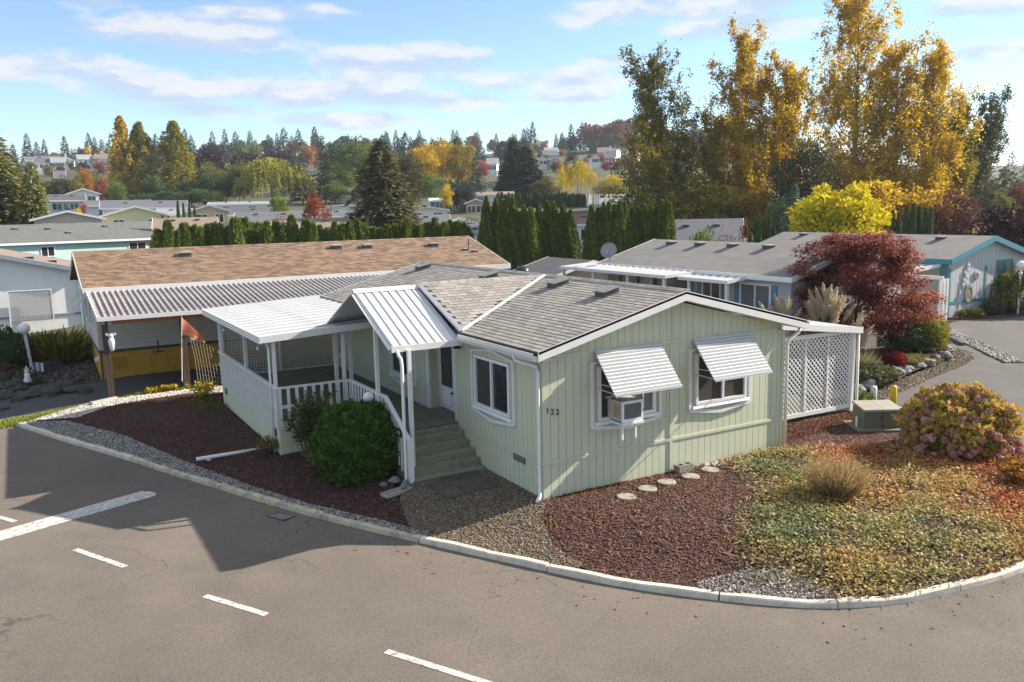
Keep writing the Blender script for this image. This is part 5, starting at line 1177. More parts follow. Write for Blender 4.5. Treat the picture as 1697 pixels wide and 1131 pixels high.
def arbor_crown(seed, n=3400, h=1.0, r=.17, name='crown', tip=.55, m=None):
    g = np.random.default_rng(seed); u = g.random(n)**.85; c, s = disk(n, g); az = np.arctan2(s, c); ph = g.uniform(0, 6, 6)
    prof = r*np.clip((1.03-u)*1.9, 0, 1)**tip*(.80+.20*np.sin(np.clip(u*2.2+.35, 0, 3.1)))
    lump = 1+.13*np.sin(3*az+ph[0]+5*u)+.10*np.sin(5*az+ph[1]-9*u)+.07*np.sin(9*az+17*u+ph[2])+g.normal(size=n)*.05
    P = np.column_stack([c*prof*lump, s*prof*lump, u*h]); N = np.column_stack([c, s, .25+u*.5])
    me = leafmesh(name, P-N*.02*h, g.uniform(.028, .055, n)*h, m or ML['arbor'], D=np.column_stack([c*.55, s*.55, np.full(n, .9)]), jit=.45, Nrm=N, g=g, asp=.5,
                  var=np.clip(.45+.2*np.sin(7*az+11*u)+g.normal(size=n)*.22, 0, 1))
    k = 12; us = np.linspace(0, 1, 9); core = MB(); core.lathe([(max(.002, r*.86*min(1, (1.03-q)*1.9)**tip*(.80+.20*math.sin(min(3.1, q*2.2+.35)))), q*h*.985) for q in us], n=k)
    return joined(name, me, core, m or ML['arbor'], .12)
def joined(name, me, mb, m, v):
    bm = bmesh.new(); bm.from_mesh(me); lay = bm.faces.layers.float.get('var'); vs = [bm.verts.new(p) for p in mb.v]
    for f in mb.f:
        try: q = bm.faces.new([vs[i] for i in f]); q[lay] = v
        except ValueError: pass
    out = bpy.data.meshes.new(name); bm.to_mesh(out); bm.free(); out.materials.append(m); bpy.data.meshes.remove(me); return out
def conifer_crown(seed, n=1500, r=.2, z0=.06, droop=.35, m=None, lay=16, rag=.3, leaf=.05, pw=.85):
    g = np.random.default_rng(seed); P, D, S, Vv = [], [], [], []
    nb = lay*9
    for b in range(nb):
        u = z0+(1-z0)*(b/nb)**.92; rr = r*(1-u)**pw*g.uniform(1-rag, 1+rag*.5)+.012; a = b*2.4+g.normal()*.3
        k = max(3, int(n/nb*(.35+1.3*(1-u)))); t = g.random(k)**.75
        dz = -droop*rr*t*t+.10*rr*t
        side = g.normal(size=k)*.16*rr*(.3+t)
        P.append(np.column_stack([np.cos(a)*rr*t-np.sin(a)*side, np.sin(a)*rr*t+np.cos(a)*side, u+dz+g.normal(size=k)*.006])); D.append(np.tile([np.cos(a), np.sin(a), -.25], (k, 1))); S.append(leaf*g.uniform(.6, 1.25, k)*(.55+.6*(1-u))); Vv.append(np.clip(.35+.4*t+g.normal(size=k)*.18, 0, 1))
    P.append(np.column_stack([g.normal(size=12)*.004, g.normal(size=12)*.004, np.linspace(.93, 1.0, 12)])); D.append(np.tile([0, 0, 1.], (12, 1))); S.append(np.full(12, leaf*.5)); Vv.append(np.full(12, .5))
    return leafmesh('crown', np.concatenate(P), np.concatenate(S), m or ML['fir'], D=np.concatenate(D), jit=.5, var=np.concatenate(Vv), g=g, asp=.42, Nrm=np.tile([0, 0, 1.], (sum(map(len, P)), 1)))
def round_crown(seed, n=2400, r=.42, z0=.18, z1=1.0, k=26, m=None, leaf=.05, asp=.6, top=.6, cl=.30):
    """clumps of leaves through an egg-shaped volume, gaps between the clumps"""
    g = np.random.default_rng(seed); C = []
    while len(C) < k:
        p = g.uniform(-1, 1, 3); q = np.linalg.norm(p)
        if q < 1 and q > .35: C.append(p)
    C = np.array(C); zc = (z0+z1)/2; hz = (z1-z0)/2
    C = C*np.array([r*.78, r*.78, hz*.82]); C[:, :2] *= (1-.28*np.clip(C[:, 2:]/hz, -1, 1)*top)
    cr = cl*r*g.uniform(.65, 1.35, k); i = g.integers(0, k, n); d = unit(g.normal(size=(n, 3))); rad = g.random(n)**.45
    P = C[i]+d*(cr[i]*rad)[:, None]*np.array([1, 1, .85]); P[:, 2] += zc
    cv = g.normal(size=k)*.2
    return leafmesh('crown', P, leaf*g.uniform(.6, 1.3, n), m or ML['green'], D=d+np.array([0, 0, .2]), jit=.9, var=np.clip(.5+cv[i]+g.normal(size=n)*.2, 0, 1), g=g, asp=asp)
def poplar_crown(seed, n=3600, r=.13, m=None):
    g = np.random.default_rng(seed); k = 110; u = .04+.96*g.random(k)**.9; pr = r*np.clip(np.sin(np.clip(u*.86+.16, 0, 1)*np.pi)**.55, .1, 1)*np.where(u > .85, .6, 1); a = g.uniform(0, 6.28, k); q = g.random(k)**.5
    C = np.column_stack([np.cos(a)*pr*q, np.sin(a)*pr*q, u*.95]); i = g.integers(0, k, n); L = g.uniform(.08, .17, k)
    t = g.random(n); d = unit(g.normal(size=(n, 3))); P = C[i]+np.column_stack([np.zeros(n), np.zeros(n), (t-.4)*L[i]])+d*(.036*(1.15-t))[:, None]
    P[:, 2] = np.clip(P[:, 2], .02, 1)
    return leafmesh('crown', P, .026*g.uniform(.6, 1.3, n), m or ML['poplar'], D=d*.5+np.array([0, 0, .8]), jit=.7, var=np.clip(.45+g.normal(size=k)[i]*.2+g.normal(size=n)*.2, 0, 1), g=g)
def willow_crown(seed, n=5200, r=.5, m=None, zb=.1, leaf=.045, strands=190, dome=.45):
    g = np.random.default_rng(seed); k = strands; a = g.uniform(0, 6.28, k); q = g.random(k)**.55; lump = 1+.12*np.sin(3*a+g.uniform(0, 6))+.1*np.sin(5*a+g.uniform(0, 6))
    x, y = np.cos(a)*q*r*lump, np.sin(a)*q*r*lump; zt = 1-dome*q**2.2-.10*g.random(k); ln = (zt-zb)*g.uniform(.45, 1.0, k)*(.35+.65*q)
    i = g.integers(0, k, n); t = g.random(n)
    P = np.column_stack([x[i]*(1+.10*t)+g.normal(size=n)*.012, y[i]*(1+.10*t)+g.normal(size=n)*.012, zt[i]-t*ln[i]])
    D = np.column_stack([np.cos(a[i])*.35, np.sin(a[i])*.35, np.full(n, -.9)])
    return leafmesh('crown', P, leaf*g.uniform(.6, 1.3, n), m or ML['willow'], D=D, jit=.55, var=np.clip(.5+g.normal(size=k)[i]*.22+g.normal(size=n)*.15, 0, 1), g=g, asp=.4)
def branchy(seed, h, r0, spread, nl, n, leaf, m, bark, lean=(0, 0), zlo=.12, clr=.5, asc=1.1, dens=1.0, skirt=None):
    """tall airy tree: leader, ascending limbs with side branches, leaf clumps strung along them, sky between"""
    g = np.random.default_rng(seed); tr = MB(); C = []; R_ = []
    lead = [np.array([lean[0]*(t**1.4)+.25*math.sin(5*t+seed), lean[1]*(t**1.4)+.25*math.cos(4*t+seed), h*t-.3]) for t in np.linspace(0, .96, 9)]
    tr.tube(lead, r0, 8, r0*.12)
    def lp(t): k = min(7.999, max(0, t/.96*8)); i = int(k); return lead[i]+(lead[i+1]-lead[i])*(k-i)
    for b in range(nl):
        t = zlo+(.93-zlo)*((b+g.random()*.7)/nl); a = b*2.4+g.normal()*.5; p = lp(t)
        L = spread*g.uniform(.55, 1.15)*(1-t*.72)*(1.15 if t > .3 else .85)
        up_ = asc*g.uniform(.6, 1.3); pts = [p]
        for s in range(1, 5):
            q = s/4; pts.append(p+np.array([math.cos(a)*L*q, math.sin(a)*L*q, up_*L*q**1.25])+g.normal(size=3)*.12*L*.3)
        tr.tube(pts, max(.02, r0*.34*(1-t*.7)), 5, .012)
        for s in range(1, 5):
            for _ in range(5 if s > 1 else 2):
                w = pts[s]+g.normal(size=3)*np.array([1, 1, .9])*L*.19; C.append(w); R_.append(clr*g.uniform(.4, 1.1)*(1.12-.45*t))
                if g.random() < .35: tr.tube([pts[s], w], .02, 4, .008)
    for t in np.linspace(max(zlo, .3), .99, 12): C.append(lp(min(t, .96))+np.array([0, 0, .35 if t > .95 else 0])+g.normal(size=3)*.25); R_.append(clr*.7*(1.1-.6*t))
    if skirt:
        for _ in range(skirt[0]):
            a = g.uniform(0, 6.28); q = skirt[1]*g.random()**.5; C.append(np.array([math.cos(a)*q, math.sin(a)*q, g.uniform(.3, skirt[2])])); R_.append(clr*g.uniform(.8, 1.5))
    C = np.array(C); R_ = np.array(R_); k = len(C); wgt = R_**1.6; i = g.choice(k, n, p=wgt/wgt.sum()); d = unit(g.normal(size=(n, 3))); rad = np.abs(g.normal(size=n))*.62
    P = C[i]+d*(R_[i]*rad)[:, None]*np.array([.82, .82, 1.55]); P[:, 2] = np.maximum(P[:, 2], .05)
    crown = leafmesh('crown', P, leaf*g.uniform(.6, 1.35, n), m, D=d*.6+np.array([0, 0, .1]), jit=.9, var=np.clip(.52+g.normal(size=k)[i]*.17+g.normal(size=n)*.2, 0, 1), g=g, asp=.62)
    return crown, tr.mesh('trunk', bark, True)
def plant(name, label, cat, x, y, z, crown, trunk=None, scale=1, rot=0, group=None, m=None):
    o = thing(name, label, cat, (x, y, z), rot, group, scale)
    c = ob('crown', crown, o)
    if m: c.material_slots[0].link = 'OBJECT'; c.material_slots[0].material = m
    if trunk: ob('trunk', trunk, o)
    return o
TR1 = trunk_mesh(.75, .022); TRS = trunk_mesh(.3, .02)

# --- arborvitae
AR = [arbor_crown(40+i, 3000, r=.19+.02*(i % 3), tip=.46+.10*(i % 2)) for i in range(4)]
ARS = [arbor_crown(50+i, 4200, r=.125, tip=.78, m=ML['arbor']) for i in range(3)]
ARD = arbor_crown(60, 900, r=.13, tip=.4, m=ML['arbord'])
def arbor_row(specs, dist, meshes, wid, label, group, m=None, zb=None):
    n = len(specs)
    for i, (px, ty) in enumerate(specs):
        d = dist(px) if callable(dist) else dist; d += random.uniform(-.4, .4); x, y = pd(px, d); z = T(x, y)-.05; h = zat(px, ty, d)-z
        w = wid*random.uniform(.85, 1.15); k = random.randrange(len(meshes)); base = {True: .4, False: .25}[meshes is AR]
        plant('arborvitae', label(i, n), 'arborvitae', x, y, z, meshes[k], TRS, (w/base, w/base, h), random.uniform(0, 6), group, m)
LH = [(258, 381), (275, 366), (292, 383), (303, 371), (319, 374), (330, 377), (341, 372), (352, 370), (361, 371), (376, 377), (388, 362), (404, 362), (415, 370), (427, 370), (440, 368), (455, 366), (464, 372), (482, 358), (506, 364), (516, 370), (528, 374), (541, 379), (553, 368), (565, 372), (578, 367), (592, 363), (604, 371), (618, 377), (630, 378), (641, 373), (653, 372), (664, 366), (673, 363), (685, 373), (694, 374), (706, 370), (720, 362), (735, 369), (745, 366), (756, 368), (766, 371), (773, 375)]
arbor_row(LH, lambda px: 61+2.5*(px-250)/520, AR, 1.42, lambda i, n: f'green arborvitae in the hedge behind the brown roof, {ordl(i, n)}' if min(i, n-1-i) < 20 else f'green arborvitae near the middle of the hedge behind the brown roof, {"left" if i < n/2 else "right"} of centre', 'arborvitae hedge behind the brown roof')
arbor_row([(806, 327), (822, 330), (834, 333), (850, 328), (868, 342), (879, 346)], 63, ARS, 1.35, lambda i, n: f'tall arborvitae of the clump at the brown roof end, {ordl(i, n)}', 'tall arborvitae clump by the brown roof end')
arbor_row([(893, 338), (907, 335), (917, 336), (933, 341), (945, 349)], 64, ARS, 1.4, lambda i, n: f'tall arborvitae of the clump above the black shed roof, {ordl(i, n)}', 'tall arborvitae clump above the shed')
arbor_row([(980, 342), (991, 346), (1000, 337), (1009, 336), (1019, 341), (1027, 335), (1035, 337)], 62, ARS, 1.15, lambda i, n: f'tall arborvitae of the clump behind the satellite dish, {ordl(i, n)}', 'tall arborvitae clump behind the dish')
arbor_row([(1047, 345), (1057, 344), (1069, 340), (1080, 341), (1089, 344), (1098, 334), (1105, 334), (1111, 338)], 63, ARS, 1.05, lambda i, n: f'tall arborvitae over the ridge of the grey house, {ordl(i, n)}', 'tall arborvitae over the grey ridge')
arbor_row([(826+5.9*i, 321-2*math.sin(i*.13)+random.uniform(-2, 2)) for i in range(25)], 150, [ARD], 1.0, lambda i, n: f'slim dark arborvitae of the long far hedge, {ordl(i, n)}', 'long far hedge of slim arborvitae')
arbor_row([(295, 334), (304, 337), (314, 336), (322, 341)], 100, [ARD], .5, lambda i, n: f'small dark arborvitae beside the shuttered tan gable, {ordl(i, n)}', 'four dark arborvitae by the tan gable')
arbor_row([(1244, 385), (1253, 370), (1258, 356), (1268, 363), (1276, 356), (1284, 375)], 60, [ARD], .40, lambda i, n: f'dark pointed arborvitae behind the grey house at right, {ordl(i, n)}', 'dark arborvitae left of the yellow tree', ML['arbord'])
arbor_row([(1480, 350), (1490, 352), (1503, 341), (1514, 338), (1524, 343), (1535, 345), (1543, 346)], 74, [ARD], .55, lambda i, n: f'dark arborvitae right of the bright yellow tree, {ordl(i, n)}', 'dark arborvitae right of the yellow tree', ML['arbord'])
arbor_row([(268, 357), (278, 359), (287, 362)], 92, [ARD], .42, lambda i, n: f'low dark conifer shrub by the pale yellow house, {ordl(i, n)}', 'low shrubs by the yellow house')

# --- single trees of the middle distance: (px, d, top y, width px)
def put(name, label, cat, px, d, ty, wpx, crown, base_w, trunk=TR1, m=None, rot=None, group=None, zoff=0):
    if px < 640 and 138 <= d <= 176: d += 45
    x, y = pd(px, d); z = T(x, y)+zoff; h = zat(px, ty, d)-z; w = wpx/CF*d/base_w
    return plant(name, label, cat, x, y, z, crown, trunk, (w, w, h), random.uniform(0, 6) if rot is None else rot, group, m)
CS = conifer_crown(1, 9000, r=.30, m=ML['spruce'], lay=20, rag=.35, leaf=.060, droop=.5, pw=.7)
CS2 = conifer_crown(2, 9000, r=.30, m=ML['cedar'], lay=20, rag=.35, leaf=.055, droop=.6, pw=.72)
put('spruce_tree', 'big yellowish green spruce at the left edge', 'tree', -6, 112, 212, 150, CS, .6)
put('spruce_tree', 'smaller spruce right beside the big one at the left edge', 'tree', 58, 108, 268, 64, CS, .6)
for (px, ty, w, mm, lb) in ((211, 196, 44, ML['gold'], 'tall yellow poplar, leftmost and most golden of the three'), (240, 205, 50, ML['poplar'], 'tall green poplar in the middle of the three'), (297, 203, 56, ML['poplar'], 'tall yellow green poplar, right and widest of the three')):
    put('poplar_tree', lb, 'tree', px, 175, ty, w*.92, poplar_crown(int(px), 9000), .27, m=mm, group='three poplars')
RC = [round_crown(70+i, 2600) for i in range(4)]; RCd = [round_crown(80+i, 6500, k=46, leaf=.034, cl=.26) for i in range(3)]
WC = willow_crown(5, 15000, strands=340, leaf=.04)
put('willow_tree', 'broad olive willow with hanging strands behind the hedge', 'tree', 452, 150, 258, 112, WC, 1.0)
put('tree', 'small lime green tree in front of the willow', 'tree', 463, 112, 317, 34, RCd[0], .84, m=ML['lime'])
put('tree', 'bright green round tree right of the willow', 'tree', 562, 165, 270, 66, RCd[1], .84, m=ML['lime'])
put('tree', 'dark green lower tree below the bright green round tree', 'tree', 556, 140, 300, 56, RCd[2], .84, m=ML['green'])
put('shrub', 'round red shrub among the roofs behind the hedge', 'shrub', 523, 104, 318, 50, round_crown(91, 4200, r=.5, z0=.02, k=40, leaf=.05, cl=.3), 1.0, m=ML['redsh'])
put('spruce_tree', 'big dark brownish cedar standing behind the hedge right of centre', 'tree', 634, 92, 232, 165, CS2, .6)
put('pine_tree', 'dark rounded pine just right of the big cedar', 'tree', 681, 125, 240, 50, RCd[0], .84, m=ML['cedar'])
for px, d, ty, w, mm, lb in ((705, 205, 232, 62, 'gold', 'golden tree right of the dark pine'), (735, 215, 224, 70, 'gold', 'taller golden tree behind the yellow bush'), (768, 210, 226, 60, 'goldol', 'olive gold tree beside the hill conifers'), (716, 160, 288, 60, 'green', 'grey green tree under the golden trees'), (660, 190, 250, 90, 'olive', 'olive tree behind the big cedar, right side'), (600, 215, 222, 90, 'green', 'big green tree behind the big cedar, left side'), (560, 240, 240, 60, 'fir', 'dark tree on the slope left of the big cedar'),
    (742, 140, 304, 28, 'yellow', 'small bright yellow tree over the flat white roof'), (758, 142, 312, 18, 'plum', 'small dark purple tree right of the small yellow tree'), (802, 265, 264, 32, 'pink', 'pinkish red maple among the far houses'), (772, 150, 298, 66, 'fir', 'dark green bushy tree left of the pink maple'),
    (905, 158, 292, 58, 'olive', 'olive shrub tree left of the weeping yellow tree'), (1012, 150, 288, 56, 'yellow', 'flat topped yellow shrub left of the large olive tree'), (1015, 140, 300, 60, 'olive', 'olive hedge shrub below the flat yellow shrub'),
    (355, 150, 282, 50, 'arbord', 'dark green tree right of the tallest poplar'), (318, 150, 292, 60, 'arbord', 'dark bushy tree right behind the three poplars'), (398, 150, 280, 46, 'arbord', 'dark conical tree touching the willow'), (375, 155, 290, 44, 'arbord', 'dark green bush tree between the poplars and the willow'), (262, 150, 288, 48, 'arbord', 'dark green tree between the middle and right poplars'),
    (170, 170, 286, 60, 'green', 'dark green tree left of the poplars'), (105, 150, 288, 56, 'arbord', 'dark round tree right of the left spruces'), (142, 155, 276, 34, 'orange', 'orange tree left of the poplars'), (128, 148, 296, 44, 'olive', 'olive yellow shrub tree behind the white gable at left'), (172, 148, 290, 26, 'pink', 'pinkish red tree left of the poplars'), (193, 145, 300, 40, 'green', 'green tree at the foot of the leftmost poplar'), (405, 230, 262, 60, 'olive', 'pale olive tree above the dark trees left of willow'), (350, 235, 268, 70, 'olive', 'yellowish tree on the slope right of the poplars'),
    (240, 140, 318, 60, 'arbord', 'dark low tree at the foot of the poplars'), (285, 142, 312, 70, 'arbord', 'dark wide tree below the right poplar'), (340, 140, 312, 70, 'arbord', 'dark thicket tree left of the willow'),
    (1330, 88, 222, 130, 'cedar', 'dark green tree filling the gap behind the yellow tree'), (1296, 80, 322, 62, 'arbord', 'dark green bush left behind the yellow tree'), (1600, 120, 262, 80, 'sage', 'grey green willow at right edge of the golden trees'), (1640, 130, 300, 60, 'sage', 'lower grey green shrub at right'), (1655, 110, 318, 50, 'olive', 'olive brush near the right edge'), (1690, 115, 300, 44, 'rust', 'brown red brush at the right edge')):
    put('tree', lb, 'tree', px, d, ty, w, RCd[int(px) % 3], .84, m=ML[mm])
put('tree', 'weeping yellow tree right of the far hedge', 'tree', 958, 175, 262, 60, willow_crown(8, 5200), 1.0, m=ML['yellow'])
put('tree', 'narrow orange yellow tree hugging the weeping yellow tree', 'tree', 931, 168, 270, 26, poplar_crown(9, 2600, r=.2), .42, m=ML['yellow'])
put('conifer_tree', 'tall dark fir, left of the pair behind the far hedge', 'tree', 852, 205, 232, 58, conifer_crown(12, 6500, r=.2, leaf=.075), .40)
put('conifer_tree', 'greyer fir, right of the pair behind the far hedge', 'tree', 874, 200, 242, 70, conifer_crown(13, 6500, r=.24, leaf=.075), .46)
put('conifer_tree', 'dark fir in front of the pinkish roofed house', 'tree', 790, 190, 254, 40, conifer_crown(14, 3000, r=.2), .4)
put('conifer_tree', 'dark spruce left of the big cedar, spreading top', 'tree', 540, 190, 226, 52, conifer_crown(15, 3200, r=.24), .46)
put('conifer_tree', 'second dark spruce beside the bright green tree', 'tree', 503, 195, 236, 42, conifer_crown(16, 3000, r=.22), .42)
put('conifer_tree', 'dark fir left of the weeping yellow tree', 'tree', 950, 260, 236, 36, conifer_crown(17, 2600, r=.2), .4)
put('conifer_tree', 'dark conifer near the right edge', 'tree', 1672, 150, 252, 44, conifer_crown(18, 3000, r=.22), .42)
put('conifer_tree', 'conifer cut by the right edge', 'tree', 1696, 155, 262, 40, conifer_crown(19, 3000, r=.22), .42)
put('conifer_tree', 'soft blue green conifer left of the bright yellow tree', 'tree', 1316, 76, 305, 66, conifer_crown(20, 4200, r=.34, leaf=.07), .66, m=ML['bluef'])
# bare birch
bb = MB(); g = np.random.default_rng(3)
for i in range(7):
    a = i*.9; p = np.array([.25*math.cos(a), .25*math.sin(a), 0]); pts = [p+np.array([math.cos(a)*.35*t, math.sin(a)*.35*t, 4.6*t*g.uniform(.85, 1)]) for t in (0, .35, .7, 1)]
    bb.tube(pts, .05, 5, .012)
    for k in range(10): q = pts[1]+(pts[3]-pts[1])*g.random(); bb.tube([q, q+g.normal(size=3)*.35+np.array([0, 0, .5])], .014, 4, .005)
x, y = pd(987, 118); o = thing('birch_tree', 'bare pale birch with several thin stems before grey roofs', 'tree', (x, y, H(x, y)), scale=1.0); ob('trunk', bb.mesh('trunk', M_barkp, True), o)
o.scale = (1.0, 1.0, (zat(987, 284, 118)-H(x, y))/4.6)

# --- the big autumn trees at right
def big(name, label, px, d, ty, seed, m, spread, nl, n, leaf, lean=(0, 0), bark=M_barkp, clr=.95, zlo=.12, skirt=None, asc=1.1):
    x, y = pd(px, d); z = T(x, y); h = zat(px, ty, d)-z
    c, t = branchy(seed, h, .30, spread, nl, n, leaf, m, bark, lean, zlo, clr, asc, skirt=skirt)
    return plant(name, label, 'tree', x, y, z, c, t)
lx, ly = rt0.x, rt0.y
big('cottonwood_tree', 'olive golden tree filling the gap behind the leaning one', 1182, 99, 188, 30, ML['goldol'], 3.6, 24, 19448, .25, clr=.95, zlo=.08, skirt=(40, 4.6, 6))
big('cottonwood_tree', 'olive green tree leaning left, first of the big autumn trees', 1130, 96, 84, 21, ML['olive'], 5.0, 32, 26647, .25, lean=(-lx*4.6, -ly*4.6), clr=.8, zlo=.22, skirt=(46, 5.6, 5.5))
big('cottonwood_tree', 'low olive tree spreading left at the foot of the big trees', 1082, 92, 212, 22, ML['goldol'], 4.2, 22, 21318, .25, clr=1.0, zlo=.08, skirt=(40, 4.6, 5.0))
big('cottonwood_tree', 'tall golden tree with pointed top left of centre of the autumn row', 1232, 98, 52, 23, ML['gold'], 4.3, 34, 37305, .25, clr=.95, zlo=.08, asc=1.5, skirt=(40, 3.6, 6))
big('cottonwood_tree', 'golden tree right beside the tall pointed one', 1297, 100, 96, 24, ML['gold'], 3.6, 28, 26647, .25, clr=.95, zlo=.22, asc=1.5)
big('cottonwood_tree', 'tallest golden tree reaching out of the picture', 1410, 97, -25, 25, ML['gold'], 5.2, 40, 44411, .25, clr=1.0, zlo=.10, asc=1.4, skirt=(50, 4.6, 7))
big('cottonwood_tree', 'golden tree right of the tallest with a ragged crown', 1478, 99, 80, 26, ML['gold'], 4.6, 32, 31976, .25, clr=1.0, zlo=.08, asc=1.3, skirt=(46, 5, 6))
big('cottonwood_tree', 'bronze gold tree right of the ragged golden crown', 1540, 101, 76, 27, ML['gold'], 3.6, 30, 28424, .25, clr=.9, zlo=.10, asc=1.5, skirt=(30, 3.5, 6))
big('cottonwood_tree', 'thin olive tree at the right end of the autumn row', 1584, 104, 170, 28, ML['poplar'], 2.6, 22, 14000, .25, clr=.8, zlo=.2, asc=1.6)
big('cottonwood_tree', 'feathery grey green tree right of the autumn row', 1624, 108, 176, 29, ML['sage'], 3.2, 24, 17000, .25, clr=.75, zlo=.1, asc=1.8, lean=(lx*.8, ly*.8))
for px, d, ty, w, mm, lb in ((1185, 90, 300, 120, 'goldol', 'golden brown undergrowth behind the grey house, left clump'), (1245, 91, 310, 110, 'gold', 'golden undergrowth behind the grey house, right clump'), (1440, 90, 300, 130, 'gold', 'golden undergrowth right above the yellow tree'), (1530, 92, 310, 110, 'gold', 'golden undergrowth beside the rust red shrub'), (1130, 92, 318, 90, 'goldol', 'olive undergrowth over the arborvitae at the grey ridge')):
    put('shrub', lb, 'shrub', px, d, ty, w, round_crown(int(px), 6500, r=.5, z0=.0, k=44, leaf=.055, cl=.30), 1.0, None, ML[mm])
put('tree', 'bright yellow weeping tree behind the teal trimmed roof', 'tree', 1396, 66, 298, 168, round_crown(31, 17000, r=.5, z0=.0, k=75, leaf=.045, cl=.22, top=.5), 1.0, m=ML['chart'])
put('shrub', 'rust red rounded shrub right of the dark arborvitae', 'shrub', 1583, 84, 314, 86, round_crown(32, 6000, r=.5, z0=.0, k=44, leaf=.045, cl=.3), 1.0, None, leafm('rust_plum_leaf', (.06, .022, .018), (.11, .042, .03), (.17, .07, .045)))
put('plum_tree', 'dark purple plum tree at the right edge', 'tree', 1676, 66, 336, 116, round_crown(33, 8000, r=.46, z0=.05, k=50, leaf=.045, cl=.3), .92, m=ML['plum'])
put('shrub', 'green leafy shrub behind the ridge of the grey house', 'shrub', 1166, 56, 372, 62, round_crown(34, 3600, r=.5, z0=.0, k=34, leaf=.07, cl=.32), 1.0, None, ML['green'])
put('shrub', 'thin tan leaved shrub beside the green one behind the grey ridge', 'shrub', 1200, 58, 376, 44, round_crown(35, 900, r=.5, z0=.0, k=30, leaf=.05, cl=.4), 1.0, None, ML['rust'])
put('shrub', 'brownish orange shrub left of the dark pointed arborvitae', 'shrub', 1238, 61, 362, 34, round_crown(36, 2600, r=.5, z0=.0, k=30, leaf=.06, cl=.34), 1.0, None, ML['rust'])
put('shrub', 'thin yellow leaved bare tree over the right end of the hedge', 'shrub', 775, 84, 352, 66, round_crown(37, 1500, r=.5, z0=.1, k=34, leaf=.035, cl=.4), 1.0, None, ML['olive'])
put('shrub', 'bare twiggy shrub over the middle of the hedge', 'shrub', 462, 84, 340, 50, round_crown(38, 500, r=.5, z0=.2, k=24, leaf=.04, cl=.4), 1.0, TR1, ML['rust'])
put('shrub', 'yellow shrub between pale blue house and pale yellow house', 'shrub', 128, 118, 343, 24, RCd[1], .84, None, ML['yellow'])
put('shrub', 'dark conical shrub left of the pale yellow house', 'shrub', 112, 116, 339, 22, RCd[2], .84, None, ML['arbord'])
put('shrub', 'red leaved vine tree beside the pale blue porch', 'shrub', 137, 122, 328, 16, RCd[0], .84, None, ML['pink'])
fld = MB()
x0, y0 = pd(1500, 78); x1, y1 = pd(1700, 78); x2, y2 = pd(1720, 120); x3, y3 = pd(1500, 120)
sheet('field', [(x0, y0), (x1, y1), (x2, y2), (x3, y3)], ground, .15, mat('dry_grass', (.40, .30, .12), (.30, .23, .09), scale=.6, rough=.95, bump=.5, bscale=4), cut=([], []))
n = 9000; P = sample([(x0, y0), (x1, y1), (x2, y2), (x3, y3)], n); P3 = np.column_stack([P, ground(P[:, 0], P[:, 1])+.1])
stuff(ob('dry_grass', leafmesh('dry_grass', P3, rng.uniform(.3, .8, n), varmat('dry_grass_blade', [(.30, .21, .08), (.44, .33, .14), (.55, .43, .2)], trans=.3), D=np.tile([0, 0, 1.], (n, 1)), jit=.35, asp=.14)), 'tan dry grass field behind the teal trimmed roof', 'grass')

# --- the far hillside: every tree and house one by one
FC = [conifer_crown(100+i, 1700, r=.21+.02*i, lay=10, leaf=.10, rag=.45) for i in range(4)]; FR = [round_crown(110+i, 1500, leaf=.09, k=18, cl=.4) for i in range(4)]
for m_ in FC: m_.materials.clear(); m_.materials.append(ML['fir'])
LM = [(-60, 95, 'above the left spruces'), (95, 190, 'left of the poplars'), (190, 325, 'behind the poplars'), (325, 430, 'right of the poplars'), (430, 545, 'above the willow'), (545, 690, 'behind the big cedar'), (690, 790, 'behind the golden trees'), (790, 900, 'above the far hedge'), (900, 1000, 'above the yellow weeper'), (1000, 1110, 'left of the cottonwoods'), (1110, 1760, 'behind the cottonwoods')]
HT = []
gr = random.Random(5)
def hill_tree(px, d, hgt, kind, m, col):
    if d < 458 and (40 < px < 196 or 772 < px < 838 or 892 < px < 1062):      # open slope where the houses stand
        x, y = pd(px, d)
        if gr.random() < .55 or H(x, y)+hgt > zat(px, 283, d): return
    HT.append((px, d, hgt, kind, m, col))
for i in range(120):                                     # ridge line conifers and crowns
    px = -40+i*15.2+gr.uniform(-6, 6)
    if gr.random() < .62: hill_tree(px, gr.uniform(520, 600), gr.uniform(10, 19), 'conifer', 'fir', 'dark')
    else: hill_tree(px, gr.uniform(510, 580), gr.uniform(8, 13), 'round', *gr.choice([('rust', 'rusty'), ('olive', 'olive'), ('green', 'green'), ('fir', 'dark green'), ('orange', 'orange')]))
for i in range(205):                                     # slope below the ridge
    px = gr.uniform(-40, 1120) if i % 6 else gr.uniform(1120, 1740); d = gr.choice([250, 300, 340, 380, 420, 460, 495])+gr.uniform(-18, 18)
    if gr.random() < .40: hill_tree(px, d, gr.uniform(9, 17), 'conifer', 'fir', 'dark')
    else: hill_tree(px, d, gr.uniform(7, 12.5), 'round', *gr.choice([('rust', 'rusty'), ('olive', 'olive'), ('olive', 'olive'), ('green', 'green'), ('green', 'green'), ('fir', 'dark green'), ('orange', 'orange'), ('gold', 'golden'), ('plum', 'purple')]))
for i in range(64):                                      # low garden trees between the hill houses
    a, b = gr.choice([(40, 196), (772, 838), (892, 1062)]); px = gr.uniform(a, b); d = gr.uniform(270, 452)
    HT.append((px, d, gr.uniform(3.2, 6.0), 'round', *gr.choice([('rust', 'rusty'), ('green', 'green'), ('fir', 'dark green'), ('olive', 'olive'), ('orange', 'orange'), ('pink', 'pinkish')])))
for px in (985, 1000, 1018, 1030, 1045): hill_tree(px, gr.uniform(470, 500), gr.uniform(15, 19), 'round', 'rust', 'rusty')
cnt = {}
HT.sort(key=lambda t: t[0])
keyed = []
